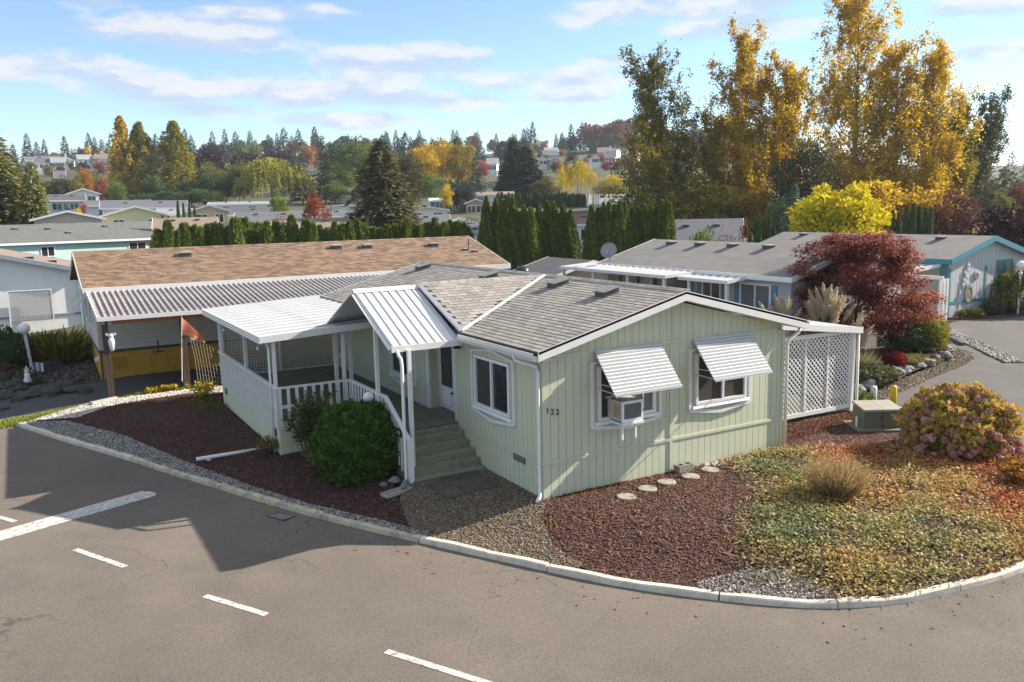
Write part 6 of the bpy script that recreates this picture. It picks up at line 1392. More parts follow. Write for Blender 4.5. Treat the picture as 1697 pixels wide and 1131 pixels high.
for t in HT:
    sec = next((l for a, b, l in LM if a <= t[0] < b), LM[-1][2]); row = 'hill ridge' if t[1] > 505 else 'upper slope' if t[1] > 390 else 'mid slope' if t[1] > 320 else 'lower slope'
    k = (t[3], t[5], sec, row); cnt[k] = cnt.get(k, 0)+1; keyed.append((t, k))
seen = {}
for (px, d, hg, kind, m, colr), k in keyed:
    i = seen.get(k, 0); seen[k] = i+1; x, y = pd(px, d); z = H(x, y)-.5
    nm = 'conifer' if kind == 'conifer' else 'leafy tree'; o_ = ordl(i, cnt[k]); lb = f'{colr} {nm} on the {k[3]}, {k[2]}' + (f', {o_}' if o_ != 'only' else '')
    me = gr.choice(FC if kind == 'conifer' else FR); w = hg*gr.uniform(.85, 1.25)
    plant('conifer_tree' if kind == 'conifer' else 'tree', lb, 'tree', x, y, z, me, TR1 if d < 330 else None, (w, w, hg), gr.uniform(0, 6), 'trees on the far hill', ML[m])
def hill_home(kind, px, wpx, d, wall, roof, desc):
    x, y = pd(px, d); z0 = H(x, y); L = wpx/CF*d; brg = math.atan2(y-CC.y, x-CC.x)
    if kind == 'side': home('house', desc, x, y, brg-R(90)+random.uniform(-.25, .25), L*.8, 8, z0, 4.0, 2.2, MWL[wall], MR[roof], M_vinyl, [('front', L*(-.28+.26*i), 1.2, 1.2, 2.8) for i in range(3)], 'houses on the far hill')
    else: home('house', desc, x, y, brg+random.uniform(-.2, .2), 11, L*.85, z0, 3.8, L*.26, MWL[wall], MR[roof], M_vinyl, [('left', L*(-.2+.4*i), 1.2, 1.2, 2.7) for i in range(2)], 'houses on the far hill')
for a in (('side', 63, 28, 455, 'grey', 'slate', 'grey two storey house with slate roof, leftmost of the hill row'), ('side', 92, 27, 455, 'grey', 'slate', 'grey two storey house second from left in the hill row'), ('gable', 117, 20, 452, 'white', 'lgrey', 'white steep gabled house in the hill row left of the poplars'), ('side', 147, 24, 450, 'white', 'lgrey', 'pale house under a light roof left of the poplars'), ('side', 178, 24, 448, 'grey', 'tan', 'wide house just left of the golden poplar'),
    ('gable', 54, 16, 400, 'white', 'lgrey', 'small white gabled house below the grey hill houses'), ('side', 80, 26, 402, 'white', 'slate', 'white house below the second grey hill house'), ('side', 104, 22, 400, 'beige', 'lgrey', 'beige house below the white gabled hill house'), ('gable', 178, 16, 395, 'white', 'lgrey', 'white gabled house half hidden by the golden poplar'), ('side', 105, 16, 300, 'grey', 'slate', 'grey roofed house low on the slope at left'), ('side', 452, 20, 430, 'white', 'lgrey', 'white house glimpsed above the willow'), ('side', 508, 22, 430, 'white', 'lgrey', 'white house glimpsed left of the dark spruce'),
    ('side', 778, 24, 420, 'white', 'slate', 'white house with slate roof right of the golden trees'), ('gable', 826, 26, 400, 'beige', 'lgrey', 'beige house with balcony left of the fir pair'), ('side', 818, 20, 300, 'white', 'lgrey', 'white house below the pink maple'), ('side', 914, 26, 430, 'grey', 'lgrey', 'grey house right of the fir pair, upper one'), ('side', 912, 28, 390, 'grey', 'slate', 'grey house right of the fir pair, lower one'), ('gable', 897, 16, 330, 'white', 'lgrey', 'white gabled house left of the weeping yellow tree'), ('gable', 916, 16, 325, 'beige', 'lgrey', 'beige gabled house left of the weeping yellow tree'), ('gable', 1020, 12, 420, 'white', 'lgrey', 'small white house below the rusty ridge trees'), ('side', 1002, 24, 400, 'beige', 'tan', 'beige house above the bare birch'), ('side', 1012, 20, 330, 'white', 'slate', 'white house right above the bare birch'), ('side', 1050, 20, 380, 'white', 'lgrey', 'pale house left of the leaning olive tree'), ('gable', 985, 14, 330, 'white', 'lgrey', 'white gable just left of the bare birch')): hill_home(*a)
# ------------------------------------------------------------------ near planting
def bush_mesh(seed, n, rx, ry, h, leaf, m, sq=2.6, lump=.05, core=.9, up=.35, asp=.55, jit=.6):
    """clipped or mounded shrub: leaves on a squarish shell over a dark leafy core"""
    g = np.random.default_rng(seed); d = unit(g.normal(size=(n, 3))); d[:, 2] = np.where(d[:, 2] < -.8, -d[:, 2], d[:, 2])
    den = (np.abs(d[:, 0])**sq+np.abs(d[:, 1])**sq+np.abs(d[:, 2])**sq)**(1/sq); ph = g.uniform(0, 6, 6)
    az = np.arctan2(d[:, 1], d[:, 0]); k = (1+lump*(np.sin(4*az+ph[0]+3*d[:, 2])+np.sin(7*az+ph[1]-6*d[:, 2])+np.sin(11*d[:, 2]*2+ph[2]+5*az))+g.normal(size=n)*.03)/den
    P = d*k[:, None]*np.array([rx, ry, h*.55]); P[:, 2] += h*.45; P[:, 2] = np.maximum(P[:, 2], .02)
    me = leafmesh('crown', P-d*leaf*.5, leaf*g.uniform(.6, 1.3, n), m, D=d*.8+np.array([0, 0, up]), jit=jit, g=g, asp=asp, Nrm=d, var=np.clip(.5+.16*np.sin(9*az+12*d[:, 2])+g.normal(size=n)*.2, 0, 1))
    if not core: return me
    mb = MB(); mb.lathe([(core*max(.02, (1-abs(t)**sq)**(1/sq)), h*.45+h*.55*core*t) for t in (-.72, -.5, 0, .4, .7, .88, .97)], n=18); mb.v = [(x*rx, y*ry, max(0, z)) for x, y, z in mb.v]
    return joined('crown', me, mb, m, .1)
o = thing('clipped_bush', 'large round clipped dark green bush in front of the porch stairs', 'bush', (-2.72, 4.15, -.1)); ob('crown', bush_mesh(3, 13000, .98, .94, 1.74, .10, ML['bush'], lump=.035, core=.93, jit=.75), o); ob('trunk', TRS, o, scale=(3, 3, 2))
x, y = -2.12, 4.85
o = thing('post_lamp', 'white globe lamp peeking over the clipped bush', 'lamp', (x, y, -.05)); MB().tube([(0, 0, 0), (0, 0, 1.52)], .035, 8).lathe([(.035, 1.52), (.07, 1.54), (.07, 1.58), (.03, 1.59)]).build('post', M_white, o)
M_globe = mat('white_globe', (.80, .80, .78), (.77, .77, .75), rough=.3); MB().ball((0, 0, 1.70), .145, 18, 10).build('globe', M_globe, o, smooth=True)
def twiggy(seed, n, stems, h, r, leaf, m, asp=.4, name='crown'):
    g = np.random.default_rng(seed); P, D = [], []; tr = MB()
    for s in range(stems):
        a = g.uniform(0, 6.28); q = r*g.random()**.6; tip = np.array([math.cos(a)*q, math.sin(a)*q, h*g.uniform(.55, 1.0)]); b = tip*np.array([.2, .2, 0]); mid = (b+tip)/2+np.array([0, 0, h*.12])
        tr.tube([b, mid, tip], .014, 4, .005)
        k = n//stems; t = g.uniform(.3, 1.02, k)[:, None]; Q = b*(1-t)**2+2*mid*t*(1-t)+tip*t*t; P.append(Q+g.normal(size=(k, 3))*.045); D.append(g.normal(size=(k, 3))*np.array([1, 1, .4])+np.array([math.cos(a)*.4, math.sin(a)*.4, .25]))
    return leafmesh(name, np.concatenate(P), leaf*g.uniform(.6, 1.3, n//stems*stems), m, D=np.concatenate(D), jit=.4, g=g, asp=asp), tr.mesh('trunk', M_bark)
c, t = twiggy(5, 1500, 26, 1.75, .62, .17, leafm('rhododendron_leaf', (.045, .065, .018), (.085, .11, .03), (.15, .16, .05)), .34)
plant('rhododendron', 'loose leggy shrub with pale leaves left of the clipped bush', 'shrub', -3.35, 6.05, -.05, c, t)
c, t = twiggy(6, 700, 30, .55, .6, .12, ML['olive'], .2); plant('low_shrub', 'low dark grassy tuft below the leggy shrub', 'shrub', -3.35, 5.3, -.08, c, t)
c2, t2 = twiggy(7, 420, 18, .42, .45, .11, ML['olive'], .3); plant('low_shrub', 'low yellow green plant at the porch corner by the white downspout', 'shrub', -4.15, 7.15, 0, c2, t2)
plant('low_shrub', 'yellow leaved plant at the back corner of the porch', 'shrub', -4.35, 15.4, 0, c2, t2, 1.25, 1.0, None, ML['yellow'])
def tufts(name, label, poly, n, h0, h1, m, asp=.18):
    P = sample(poly, n); P3 = np.column_stack([P, ground(P[:, 0], P[:, 1])+.005]); stuff(ob(name, leafmesh(name, P3, rng.uniform(h0, h1, n), m, D=np.tile([0, 0, 1.], (n, 1)), jit=.6, asp=asp)), label, 'grass')
M_blade = varmat('grass_blade', [(.07, .13, .012), (.14, .22, .02), (.26, .28, .04), (.36, .31, .08)], trans=.3)
tufts('grass', 'bright green grass tufts at the kerb end by the driveway', [(-14, 16.3), (-10.2, 15.9), (-9.2, 16.2), (-8.9, 16.75), (-10.2, 16.95), (-14, 17.1)], 4200, .06, .15, M_blade)
tufts('grass', 'thin yellowish grass along the edge of the carport driveway', [(-9, 16.7), (-6.9, 17.0), (-4.2, 17.4), (-4.2, 17.6), (-7.2, 17.5), (-9, 17.2)], 1500, .04, .10, M_blade)
tufts('weeds', 'green weeds in the dark bark near the back of the porch', [(-5.2, 15.2), (-4.0, 15.0), (-3.98, 12.8), (-4.6, 13.0)], 900, .05, .16, ML['olive'], .3)
tufts('weeds', 'yellow weed clump beside the carport post on the gravel', [(-5.9, 17.05), (-4.9, 17.25), (-4.9, 17.5), (-5.9, 17.3)], 520, .10, .26, ML['yellow'], .3)
tufts('weeds', 'dry brown leaf litter along the foot of the gable wall', [(.2, -.02), (7, -.02), (7, -.35), (3.5, -.25), (.2, -.3)], 420, .03, .08, ML['orange'], .5)
tufts('weeds', 'dry brown weeds in the bark in front of the lattice', [(7.4, .2), (11.5, .6), (11.6, 1.4), (7.4, 1.5)], 1300, .04, .10, ML['rust'], .5)

# ground cover: each leaf is real, colour by patch
GC = [(5.0, -.05), (4.4, -1.5), (3.7, -2.4), (2.4, -3.1), (1.3, -4.2), (1.1, -5.3), (1.7, -6.0)]+offset_line([p for p in KL if p[0] > 1.7 and p[1] < -4.0], .1)+[(11.0, -3.4), (10.3, -1.9), (9.0, -1.2), (8.2, -.6), (7.25, -.2)]
n = 105000; P = sample(GC, n); gx, gy = P[:, 0], P[:, 1]
edge = linedist(gx, gy, GC[:8]); keep = rng.random(n) < np.clip(.10+edge*.7, 0, 1)*np.clip(.50+.65*np.sin(gx*2.3+1.2*np.sin(gy*1.9))*np.cos(gy*2.7+gx), .22, 1); P = P[keep]; gx, gy = P[:, 0], P[:, 1]; n = len(P)
sect = .37+.38*sm((gx+.15*gy-3.2)/5.2)+.20*np.sin(gx*1.3+.7)*np.sin(gy*1.6+1)+.10*np.sin(gx*3.7)*np.cos(gy*4.1)-.38*sm(1-np.hypot(gx-6.2, gy+.8)/1.8)-.26*sm(1-np.hypot(gx-3.2, gy+4.6)/1.6)
hgt = rng.random(n)**2*.16
P3 = np.column_stack([P, ground(gx, gy)+.015+hgt])
M_gc = varmat('ground_cover_leaf', [(.14, .18, .08), (.235, .26, .09), (.37, .31, .105), (.45, .30, .08), (.45, .20, .055), (.42, .08, .035)], trans=.25, rough=.6)
stuff(ob('ground_cover', leafmesh('ground_cover', P3, rng.uniform(.035, .085, n), M_gc, D=np.column_stack([rng.normal(size=n), rng.normal(size=n), np.full(n, .35)]), jit=.3, Nrm=np.tile([0, 0, 1.], (n, 1)), var=np.clip(sect+rng.normal(size=n)*.15, 0, 1), asp=.72)), 'creeping ground cover turning green, yellow and red by the front kerb', 'ground cover')
ns = 5200; Ps = sample(GC, ns); stuff(ob('dry_stems', leafmesh('dry_stems', np.column_stack([Ps, ground(Ps[:, 0], Ps[:, 1])+.05]), rng.uniform(.15, .42, ns), varmat('dry_stem', [(.14, .08, .05), (.28, .18, .10), (.38, .29, .17)]), D=np.column_stack([rng.normal(size=ns), rng.normal(size=ns), np.full(ns, .12)]), jit=.2, asp=.05)), 'dry runners and stems woven through the ground cover', 'ground cover')
nl = 520; Pl = sample(BARKF, nl); stuff(ob('fallen_leaves', leafmesh('fallen_leaves', np.column_stack([Pl, ground(Pl[:, 0], Pl[:, 1])+.04]), rng.uniform(.05, .10, nl), ML['orange'], D=np.column_stack([rng.normal(size=nl), rng.normal(size=nl), np.full(nl, .1)]), jit=.2, Nrm=np.tile([0, 0, 1.], (nl, 1)))), 'scattered fallen leaves on the reddish bark', 'leaves')

nr = 260; Pr = np.array([KL[i] for i in rng.integers(0, len(KL), nr)])+rng.normal(size=(nr, 2))*.12; Pr -= np.array([.25, .35])*rng.random((nr, 1))**2*2.6+np.array([.05, .10]); okr = ~inpoly(Pr[:, 0], Pr[:, 1], BED); Pr = Pr[okr]; nr = len(Pr)
stuff(ob('fallen_leaves', leafmesh('fallen_leaves', np.column_stack([Pr, zroad(Pr[:, 0], Pr[:, 1])+.012]), rng.uniform(.04, .09, nr), ML['orange'], D=np.column_stack([rng.normal(size=nr), rng.normal(size=nr), np.full(nr, .06)]), jit=.05, Nrm=np.tile([0, 0, 1.], (nr, 1)))), 'a few fallen leaves gathered on the road along the kerb', 'leaves')

# dry tuft
g = np.random.default_rng(9); n = 2600; a = g.uniform(0, 6.28, n); q = g.random(n)**.6*.22; ln = g.uniform(.35, 1.0, n); out = g.random(n)**.7*1.15
P = np.column_stack([np.cos(a)*q, np.sin(a)*q, np.zeros(n)]); D = np.column_stack([np.cos(a)*out, np.sin(a)*out, np.ones(n)])
M_tuft = varmat('dry_tuft', [(.22, .145, .06), (.38, .265, .12), (.55, .41, .20)], trans=.3)
o = thing('dry_shrub', 'airy dry straw coloured tuft shrub in the ground cover', 'shrub', (5.35, -3.35, T(5.35, -3.35)))
ob('stems', leafmesh('stems', P, ln, M_tuft, D=D, jit=.10, asp=.016, g=g), o)
k = 9000; i = g.integers(0, n, k); t = g.uniform(.25, 1, k)[:, None]; ob('foliage', leafmesh('foliage', P[i]+unit(D)[i]*ln[i][:, None]*t+g.normal(size=(k, 3))*.04, g.uniform(.03, .07, k), M_tuft, g=g, asp=.3, D=D[i], jit=.8), o)

# hydrangea
M_hyd = leafm('hydrangea_leaf', (.13, .17, .025), (.34, .29, .045), (.52, .37, .07), (.46, .22, .10), (.54, .29, .22), objrand=0)
o = thing('hydrangea', 'big hydrangea with yellowing leaves and dusky pink flower heads', 'hydrangea', (10.68, -2.62, T(10.68, -2.62)))
ob('crown', bush_mesh(15, 9000, 1.18, 1.18, 1.56, .14, M_hyd, sq=2.0, lump=.085, core=.70, up=.2, asp=.72, jit=.9), o)
g = np.random.default_rng(4); n = 260; d = unit(g.normal(size=(n, 3))); M_fl = varmat('faded_pink_petal', [(.27, .10, .095), (.44, .19, .17), (.56, .31, .26), (.64, .45, .36)], trans=.2, objrand=.3)
heads = [leafmesh('flower_head', d*.085*g.uniform(.9, 1.1, (n, 1)), g.uniform(.035, .055, n), M_fl, D=np.cross(d, g.normal(size=(n, 3))), Nrm=d, jit=.2, g=g, asp=.9) for _ in range(2)]
for i in range(120):
    a = g.uniform(0, 6.28); zz = g.random()**(1.9 if i < 60 else .9); r = math.sqrt(max(0, 1-zz*zz*.93))
    vis = math.cos(a-math.atan2(CC.y+2.25, CC.x-10.45))
    if vis < -.3 and g.random() < .7: a += math.pi
    k = 1.03+g.normal()*.04; s = g.uniform(.65, 1.15)
    ob('flower_head', heads[i % 2], o, (1.28*r*math.cos(a)*k, 1.28*r*math.sin(a)*k, .12+1.5*zz*.98), g.uniform(0, 6), s)
c3, t3 = twiggy(17, 900, 30, .55, .8, .13, ML['orange'], .5); plant('low_shrub', 'rust coloured low shrub cut by the right edge below the hydrangea', 'shrub', 9.6, -5.0, T(9.6, -5.0), c3, t3)

# red maple in tiers
def maple():
    g = np.random.default_rng(6); tr = MB(); C, Rr = [], []
    for s in range(6):
        a = s*1.05+.3; b = np.array([.10*math.cos(a), .10*math.sin(a), -.2]); m1 = b+np.array([.45*math.cos(a), .45*math.sin(a), 1.3]); tp = m1+np.array([1.0*math.cos(a), 1.0*math.sin(a), 1.5+.3*g.normal()])
        tr.tube([b, (b+m1)/2+np.array([0, 0, .1]), m1, (m1+tp)/2, tp], .085, 6, .02)
        for k in range(5): q = m1+(tp-m1)*g.uniform(0, 1); e = q+np.array([math.cos(a+g.normal()*.9), math.sin(a+g.normal()*.9), .35*g.random()])*g.uniform(.5, 1.3); tr.tube([q, (q+e)/2+g.normal(size=3)*.06, e], .03, 4, .008)
    for i in range(150):
        z = g.uniform(.95, 4.75); pr = 2.75*math.sin(math.pi*min(.97, (z-.55)/4.5))**.62*(1.06 if z < 3 else .95); a = g.uniform(0, 6.28); q = pr*g.random()**.42
        C.append((math.cos(a)*q, math.sin(a)*q, z+.18*math.cos(q))); Rr.append(g.uniform(.30, .62))
    C = np.array(C); Rr = np.array(Rr); n = 52000; i = g.choice(len(C), n, p=Rr**1.5/np.sum(Rr**1.5)); d = unit(g.normal(size=(n, 3))); rad = g.random(n)**.5
    P = C[i]+d*(Rr[i]*rad)[:, None]*np.array([1.1, 1.1, .62]); out = P*np.array([1, 1, 0])
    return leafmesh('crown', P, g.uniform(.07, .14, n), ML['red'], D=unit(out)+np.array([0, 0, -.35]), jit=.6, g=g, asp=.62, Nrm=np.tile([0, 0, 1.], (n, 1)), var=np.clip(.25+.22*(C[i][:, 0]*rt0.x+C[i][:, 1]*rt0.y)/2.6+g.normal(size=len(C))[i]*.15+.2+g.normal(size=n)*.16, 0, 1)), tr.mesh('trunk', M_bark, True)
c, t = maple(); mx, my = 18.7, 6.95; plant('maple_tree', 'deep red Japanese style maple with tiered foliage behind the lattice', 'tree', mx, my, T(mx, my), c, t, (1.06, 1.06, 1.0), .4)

# pampas grass
def pampas(seed, n, label, x, y, h):
    g = np.random.default_rng(seed); o = thing('pampas_grass', label, 'ornamental grass', (x, y, T(x, y)))
    k = 900; a = g.uniform(0, 6.28, k); q = g.uniform(.3, 1.1, k); ob('leaves', leafmesh('leaves', np.column_stack([np.cos(a)*.15, np.sin(a)*.15, np.zeros(k)]), g.uniform(.8, 1.7, k)*h/2.6, varmat('pampas_blade', [(.20, .17, .07), (.34, .29, .14), (.42, .36, .2)], trans=.2), D=np.column_stack([np.cos(a)*q, np.sin(a)*q, np.ones(k)]), jit=.1, asp=.02, g=g), o)
    M_pl = varmat('pampas_plume', [(.40, .31, .20), (.55, .45, .31), (.66, .57, .42)], trans=.35)
    v = g.normal(size=(520, 3)); t = g.random(520); w = .055*np.sin(np.pi*np.clip(t*.95+.05, 0, 1))**.8; P = np.column_stack([v[:, 0]*w*.8+.10*t*t, v[:, 1]*w*.8, t*.72])
    pl = leafmesh('plume', P, g.uniform(.05, .12, 520), M_pl, D=np.tile([.35, 0, 1.], (520, 1)), jit=.3, asp=.16, g=g); sb = MB().tube([(0, 0, -1.7), (0, 0, .1)], .012, 4, .006).mesh('stem', M_tuft)
    for i in range(n):
        a = g.uniform(0, 6.28); tl = g.uniform(.02, .40); hh = h-.72+g.normal()*.18-.5*tl; p = ob('plume', pl, o, (math.cos(a)*tl*hh*.75, math.sin(a)*tl*hh*.75, hh*(1-.25*tl)), (0, tl*1.1, a), g.uniform(.8, 1.25)); ob('stem', sb, p)
px_, py_ = at(1345, 600, .2).x-1.2, at(1345, 600, .2).y-1.6
pampas(3, 34, 'tall pampas grass with cream plumes behind the lattice roof', 15.35, 5.6, 2.95)
pampas(4, 12, 'smaller pampas clump, left of the tall one against the grey house', 14.3, 6.6, 2.85)
pampas(5, 9, 'low drooping pampas plumes right of the lattice post', 15.6, 4.5, 1.9)

# planting and rocks of the maple bed
sheet('maple_bed', GEDGE+[(24.2, 8.2), (22.5, 8.2), (16.4, 8.0), (12.5, 8.0)], ground, .006, M_barkbed)
def shrub(label, px, py, z, seed, n, r, h, leaf, m, name='shrub', core=.8):
    p = at(px, py, z); o = thing(name, label, 'shrub', (p.x, p.y, T(p.x, p.y)-.03)); ob('crown', bush_mesh(seed, n, r, r, h, leaf, m, sq=2.1, lump=.07, core=core, asp=.5), o); return o
shrub('green shrub with whitish leaf tufts at the corner of the maple bed', 1502, 580, .25, 21, 2600, .95, 1.35, .13, leafm('variegated_leaf', (.05, .075, .025), (.10, .13, .05), (.22, .24, .14)))
shrub('yellow green shrub at the street end of the maple bed', 1536, 579, .25, 22, 2600, .78, 1.45, .12, leafm('yellow_green_leaf', (.10, .12, .01), (.24, .23, .02), (.36, .32, .03)))
shrub('low pale green spreading shrub behind the edging rocks', 1432, 628, .2, 23, 1800, 1.0, .62, .16, ML['sage'])
shrub('small crimson shrub in the maple bed', 1482, 603, .22, 24, 900, .42, .5, .10, leafm('crimson_leaf', (.12, .006, .012), (.22, .015, .025), (.3, .05, .05)))
shrub('dark green plant at the foot of the lattice post', 1422, 665, .15, 25, 700, .5, .5, .14, ML['green'])
shrub('low olive ground plant in front of the two corner shrubs', 1510, 598, .2, 26, 900, 1.0, .22, .09, ML['olive'])
M_rock = [mat('grey_rock', (.24, .23, .22), (.13, .125, .12), scale=3, rough=.9, bump=.5, bscale=12), mat('pale_rock', (.40, .38, .35), (.25, .24, .22), scale=3, rough=.9, bump=.5, bscale=12), mat('dark_rock', (.05, .048, .045), (.085, .08, .07), scale=3, rough=.9, bump=.5, bscale=12)]
GL = smooth_line(GEDGE[1:], .52); L_ = len(GL)
for i, p in enumerate(GL):
    pale = i % 3 == 1; s = random.uniform(.16, .27); q = (p[0]-.06+random.uniform(-.1, .1), p[1]+.2+random.uniform(-.1, .1))
    tag(MB().ico((0, 0, 0), s, i, .62).build('rock', M_rock[1 if pale else (2 if i > L_-4 else 0)], loc=(q[0], q[1], T(*q)+s*.2)), f'{"pale" if pale else "dark" if i > L_-4 else "grey"} edging rock of the maple bed, {ordl(i, L_)} along the street', 'rock', 'edging rocks of the maple bed')
scatter('gravel', 'gravelly soil margin between edging rocks and street', 'gravel', GEDGE+offset_line(GEDGE, -.75)[::-1], 5200, .02, .045, .55, M_gravt, zf=zroad, off=.01)
SL_ = [(22.9, 2.75), (25.4, 5.7), (28.0, 9.0), (29.6, 13.5), (29.0, 13.7), (27.4, 9.3), (24.8, 6.1), (22.4, 3.2)]
sheet('pale_gravel_strip', SL_, zroad, .012, M_gravbed); scatter('gravel', 'pale stones dividing the street from the driveway of the teal house', 'gravel', SL_, 5200, .03, .07, .6, M_grav, zf=zroad, off=.02)
MB().beam((24.7, 6.3, .18), (28.0, 10.4, .26), .12, .14).build('timber_edge', M_dark); tag(bpy.data.objects['timber_edge'], 'black timber edging on the stone strip by the carport posts', 'edging')
yb = [(29.3, 13.2), (31.0, 12.6), (32.2, 11.5), (36.2, 10.4), (41, 7.2), (41, 11.4), (31.2, 11.5)]
sheet('bark_bed', [(30.8, 11.45), (32.6, 10.2), (35.2, 9.5), (38.4, 8.4), (44, 6.0), (44, 11.45)], zroad, .012, M_barkbed)
mb = MB(); EG = smooth_line([(30.7, 11.3), (32.6, 10.15), (35.2, 9.45), (38.4, 8.35), (44, 5.95)], .6)
r_ = thing('bed_edging', 'dark red brick edging of the bark bed at the teal house', 'edging', (33, 10, .2))
for a, b in zip(EG[:-1], EG[1:]): MBshift(MB().beam((*a, float(zroad(a[0], 0))+.05), (*b, float(zroad(b[0], 0))+.05), .12, .14), (33, 10, .2)).build('brick', mat_brick if 'mat_brick' in globals() else globals().setdefault('mat_brick', mat('edging_brick', (.11, .035, .025), (.07, .03, .025))), r_)
sheet('pale_gravel_strip', [(33.5, 8.6), (36, 8.6), (44, 5.4), (44, 2), (34, 5.5)], zroad, .012, mat('light_gravel_lot', (.30, .28, .24), (.22, .205, .18), scale=14, rough=.95, bump=.5, bscale=40))
p = at(1652, 520, .3); o = thing('weeping_tree', 'small umbrella shaped weeping tree before the teal trimmed window', 'tree', (36.6, 10.0, .25)); ob('crown', willow_crown(41, 7000, m=leafm('weeping_leaf', (.06, .08, .015), (.12, .13, .025), (.22, .17, .04)), leaf=.06, strands=220, zb=.08, dome=.35), o, scale=(3.9, 3.9, 2.75)); ob('trunk', TR1, o, scale=(3, 3, 2.2))
o = thing('post_lamp', 'globe lamp on a white post in the teal house bed', 'lamp', (35.0, 10.0, .2)); MB().tube([(0, 0, -.1), (0, 0, 2.1)], .05, 8).lathe([(.05, 2.1), (.10, 2.14), (.10, 2.2), (.05, 2.3), (.10, 2.36), (.10, 2.42)]).build('post', M_white, o); MB().ball((0, 0, 2.62), .22, 14, 8).build('globe', M_globe, o, smooth=True)
for i, (x, y, r, h, m, lb) in enumerate(((32.3, 10.8, .55, .45, 'olive', 'low green mound at the left end of the teal house bed'), (34.0, 10.7, .5, .9, 'sage', 'sparse grey shrub under the medallion'), (35.6, 10.6, .9, .9, 'green', 'dark green shrub left of the weeping tree'), (38.0, 9.6, .8, .8, 'green', 'dark shrub under the right side of the weeping tree'))):
    o = thing('shrub', lb, 'shrub', (x, y, .2)); ob('crown', bush_mesh(60+i, 900, r, r, h, .14, ML[m], sq=2, lump=.1, core=.7), o)
# fence behind the maple
f = thing('fence', 'weathered pale board fence behind the maple trunk', 'fence', (20.8, 7.9, .15)); M_fen = mat('fence_board', (.42, .41, .39), (.33, .32, .30), scale=4, rough=.85, stretch=(1, 1, .2))
for i in range(24): MB().box(-2.6+.21*i, -.02, -.1, -2.405+.21*i, .02, 1.28+.02*math.sin(i)).build('board', M_fen, f)
for i in range(4): MB().box(-2.65+1.65*i, -.06, -.2, -2.53+1.65*i, -.02, 1.5).build('post', M_fen, f)

# ------------------------------------------------------------------ yard things
M_pave = mat('paver', (.105, .095, .08), (.075, .07, .06), scale=5, rough=.95, bump=.4, bscale=30, jitter=.15)
r = thing('paving_pad', 'pad of worn dark pavers at the foot of the stairs', 'paving', (-1.0, 1.9, T(-1.0, 1.9)))
me = MB().hexa([(-.225, -.225, -.03), (.225, -.225, -.03), (.225, .225, -.03), (-.225, .225, -.03), (-.215, -.215, .03), (.215, -.215, .03), (.215, .215, .03), (-.215, .215, .03)]).mesh('paver', M_pave)
for i in range(3):
    for j in range(3): o = ob('paver', me, r, (-.5+.47*i, -.45+.47*j, .012+random.uniform(-.006, .006)), (random.uniform(-.01, .01), random.uniform(-.01, .01), random.uniform(-.03, .03)))
M_step = mat('stepping_stone', (.34, .31, .25), (.25, .23, .19), scale=7, rough=.9, bump=.3, dirt=(.17, .12, .08), dirt_scale=4, dirt_lo=.5, dirt_hi=.62)
for i, (x, y) in enumerate(((1.55, -.92), (2.27, -.74), (2.92, -.62), (3.65, -.60), (4.36, -.48), (5.52, -.50))):
    tag(MB().lathe([(.20, -.03), (.215, .0), (.215, .03), (.20, .042), (.001, .045)], n=20).build('stepping_stone', M_step, loc=(x, y, T(x, y)+.008), rot=(random.uniform(-.02, .02), random.uniform(-.02, .02), i)), f'round concrete stepping stone on the bark, {ordl(i, 6)} of six' if i < 5 else 'round stepping stone half covered by green leaves, far from the other five', 'stepping stone', 'stepping stones below the gable')
b = tag(MB().box(-.23, -.1, 0, -.19, .1, .19).box(.19, -.1, 0, .23, .1, .19).box(-.19, -.1, 0, .19, -.06, .19).box(-.19, .06, 0, .19, .1, .19).box(-.03, -.06, 0, .03, .06, .19).build('concrete_block', mat('block_grey', (.25, .235, .20), (.18, .17, .15), scale=9, rough=.95, bump=.4, bscale=40), loc=(3.82, -.17, T(3.82, -.17)), rot=.05), 'hollow concrete block leaning at the gable wall seam', 'block')
M_box = mat('utility_green', (.155, .175, .115), (.125, .14, .095), scale=4, rough=.6, dirt=(.09, .10, .07), dirt_scale=6)
u = thing('utility_box', 'green metal utility transformer box on a concrete pad', 'utility box', (10.95, .0, T(10.95, 0)), R(-30))
MB().box(-.72, -.62, -.1, .72, .55, .07).build('pad', mat('pad_concrete', (.20, .18, .155), (.14, .13, .11), scale=5, rough=.9), u)
MB().hexa([(-.52, -.40, .07), (.52, -.40, .07), (.52, .40, .07), (-.52, .40, .07), (-.50, -.42, .56), (.50, -.42, .56), (.50, .40, .62), (-.50, .40, .62)]).build('cabinet', M_box, u)
M_lid = mat('faded_lid', (.33, .32, .245), (.27, .26, .20), scale=3, rough=.6, dirt=(.36, .19, .09), dirt_scale=2.2, dirt_lo=.52, dirt_hi=.66)
MB().hexa([(-.54, -.47, .555), (-.005, -.47, .555), (-.005, .43, .625), (-.54, .43, .625), (-.53, -.46, .61), (-.005, -.46, .61), (-.005, .42, .68), (-.53, .42, .68)]).build('lid', M_lid, u)
MB().hexa([(.005, -.47, .555), (.54, -.47, .555), (.54, .43, .625), (.005, .43, .625), (.005, -.46, .61), (.53, -.46, .61), (.53, .42, .68), (.005, .42, .68)]).build('lid', M_lid, u)
MB().box(-.008, -.425, .1, .008, -.405, .55).box(-.06, -.43, .3, -.02, -.41, .42).build('door_seam', M_dark, u)
MB().box(-.62, -.2, -.02, -.60, -.1, .35).build('marker', M_vinyl, u)
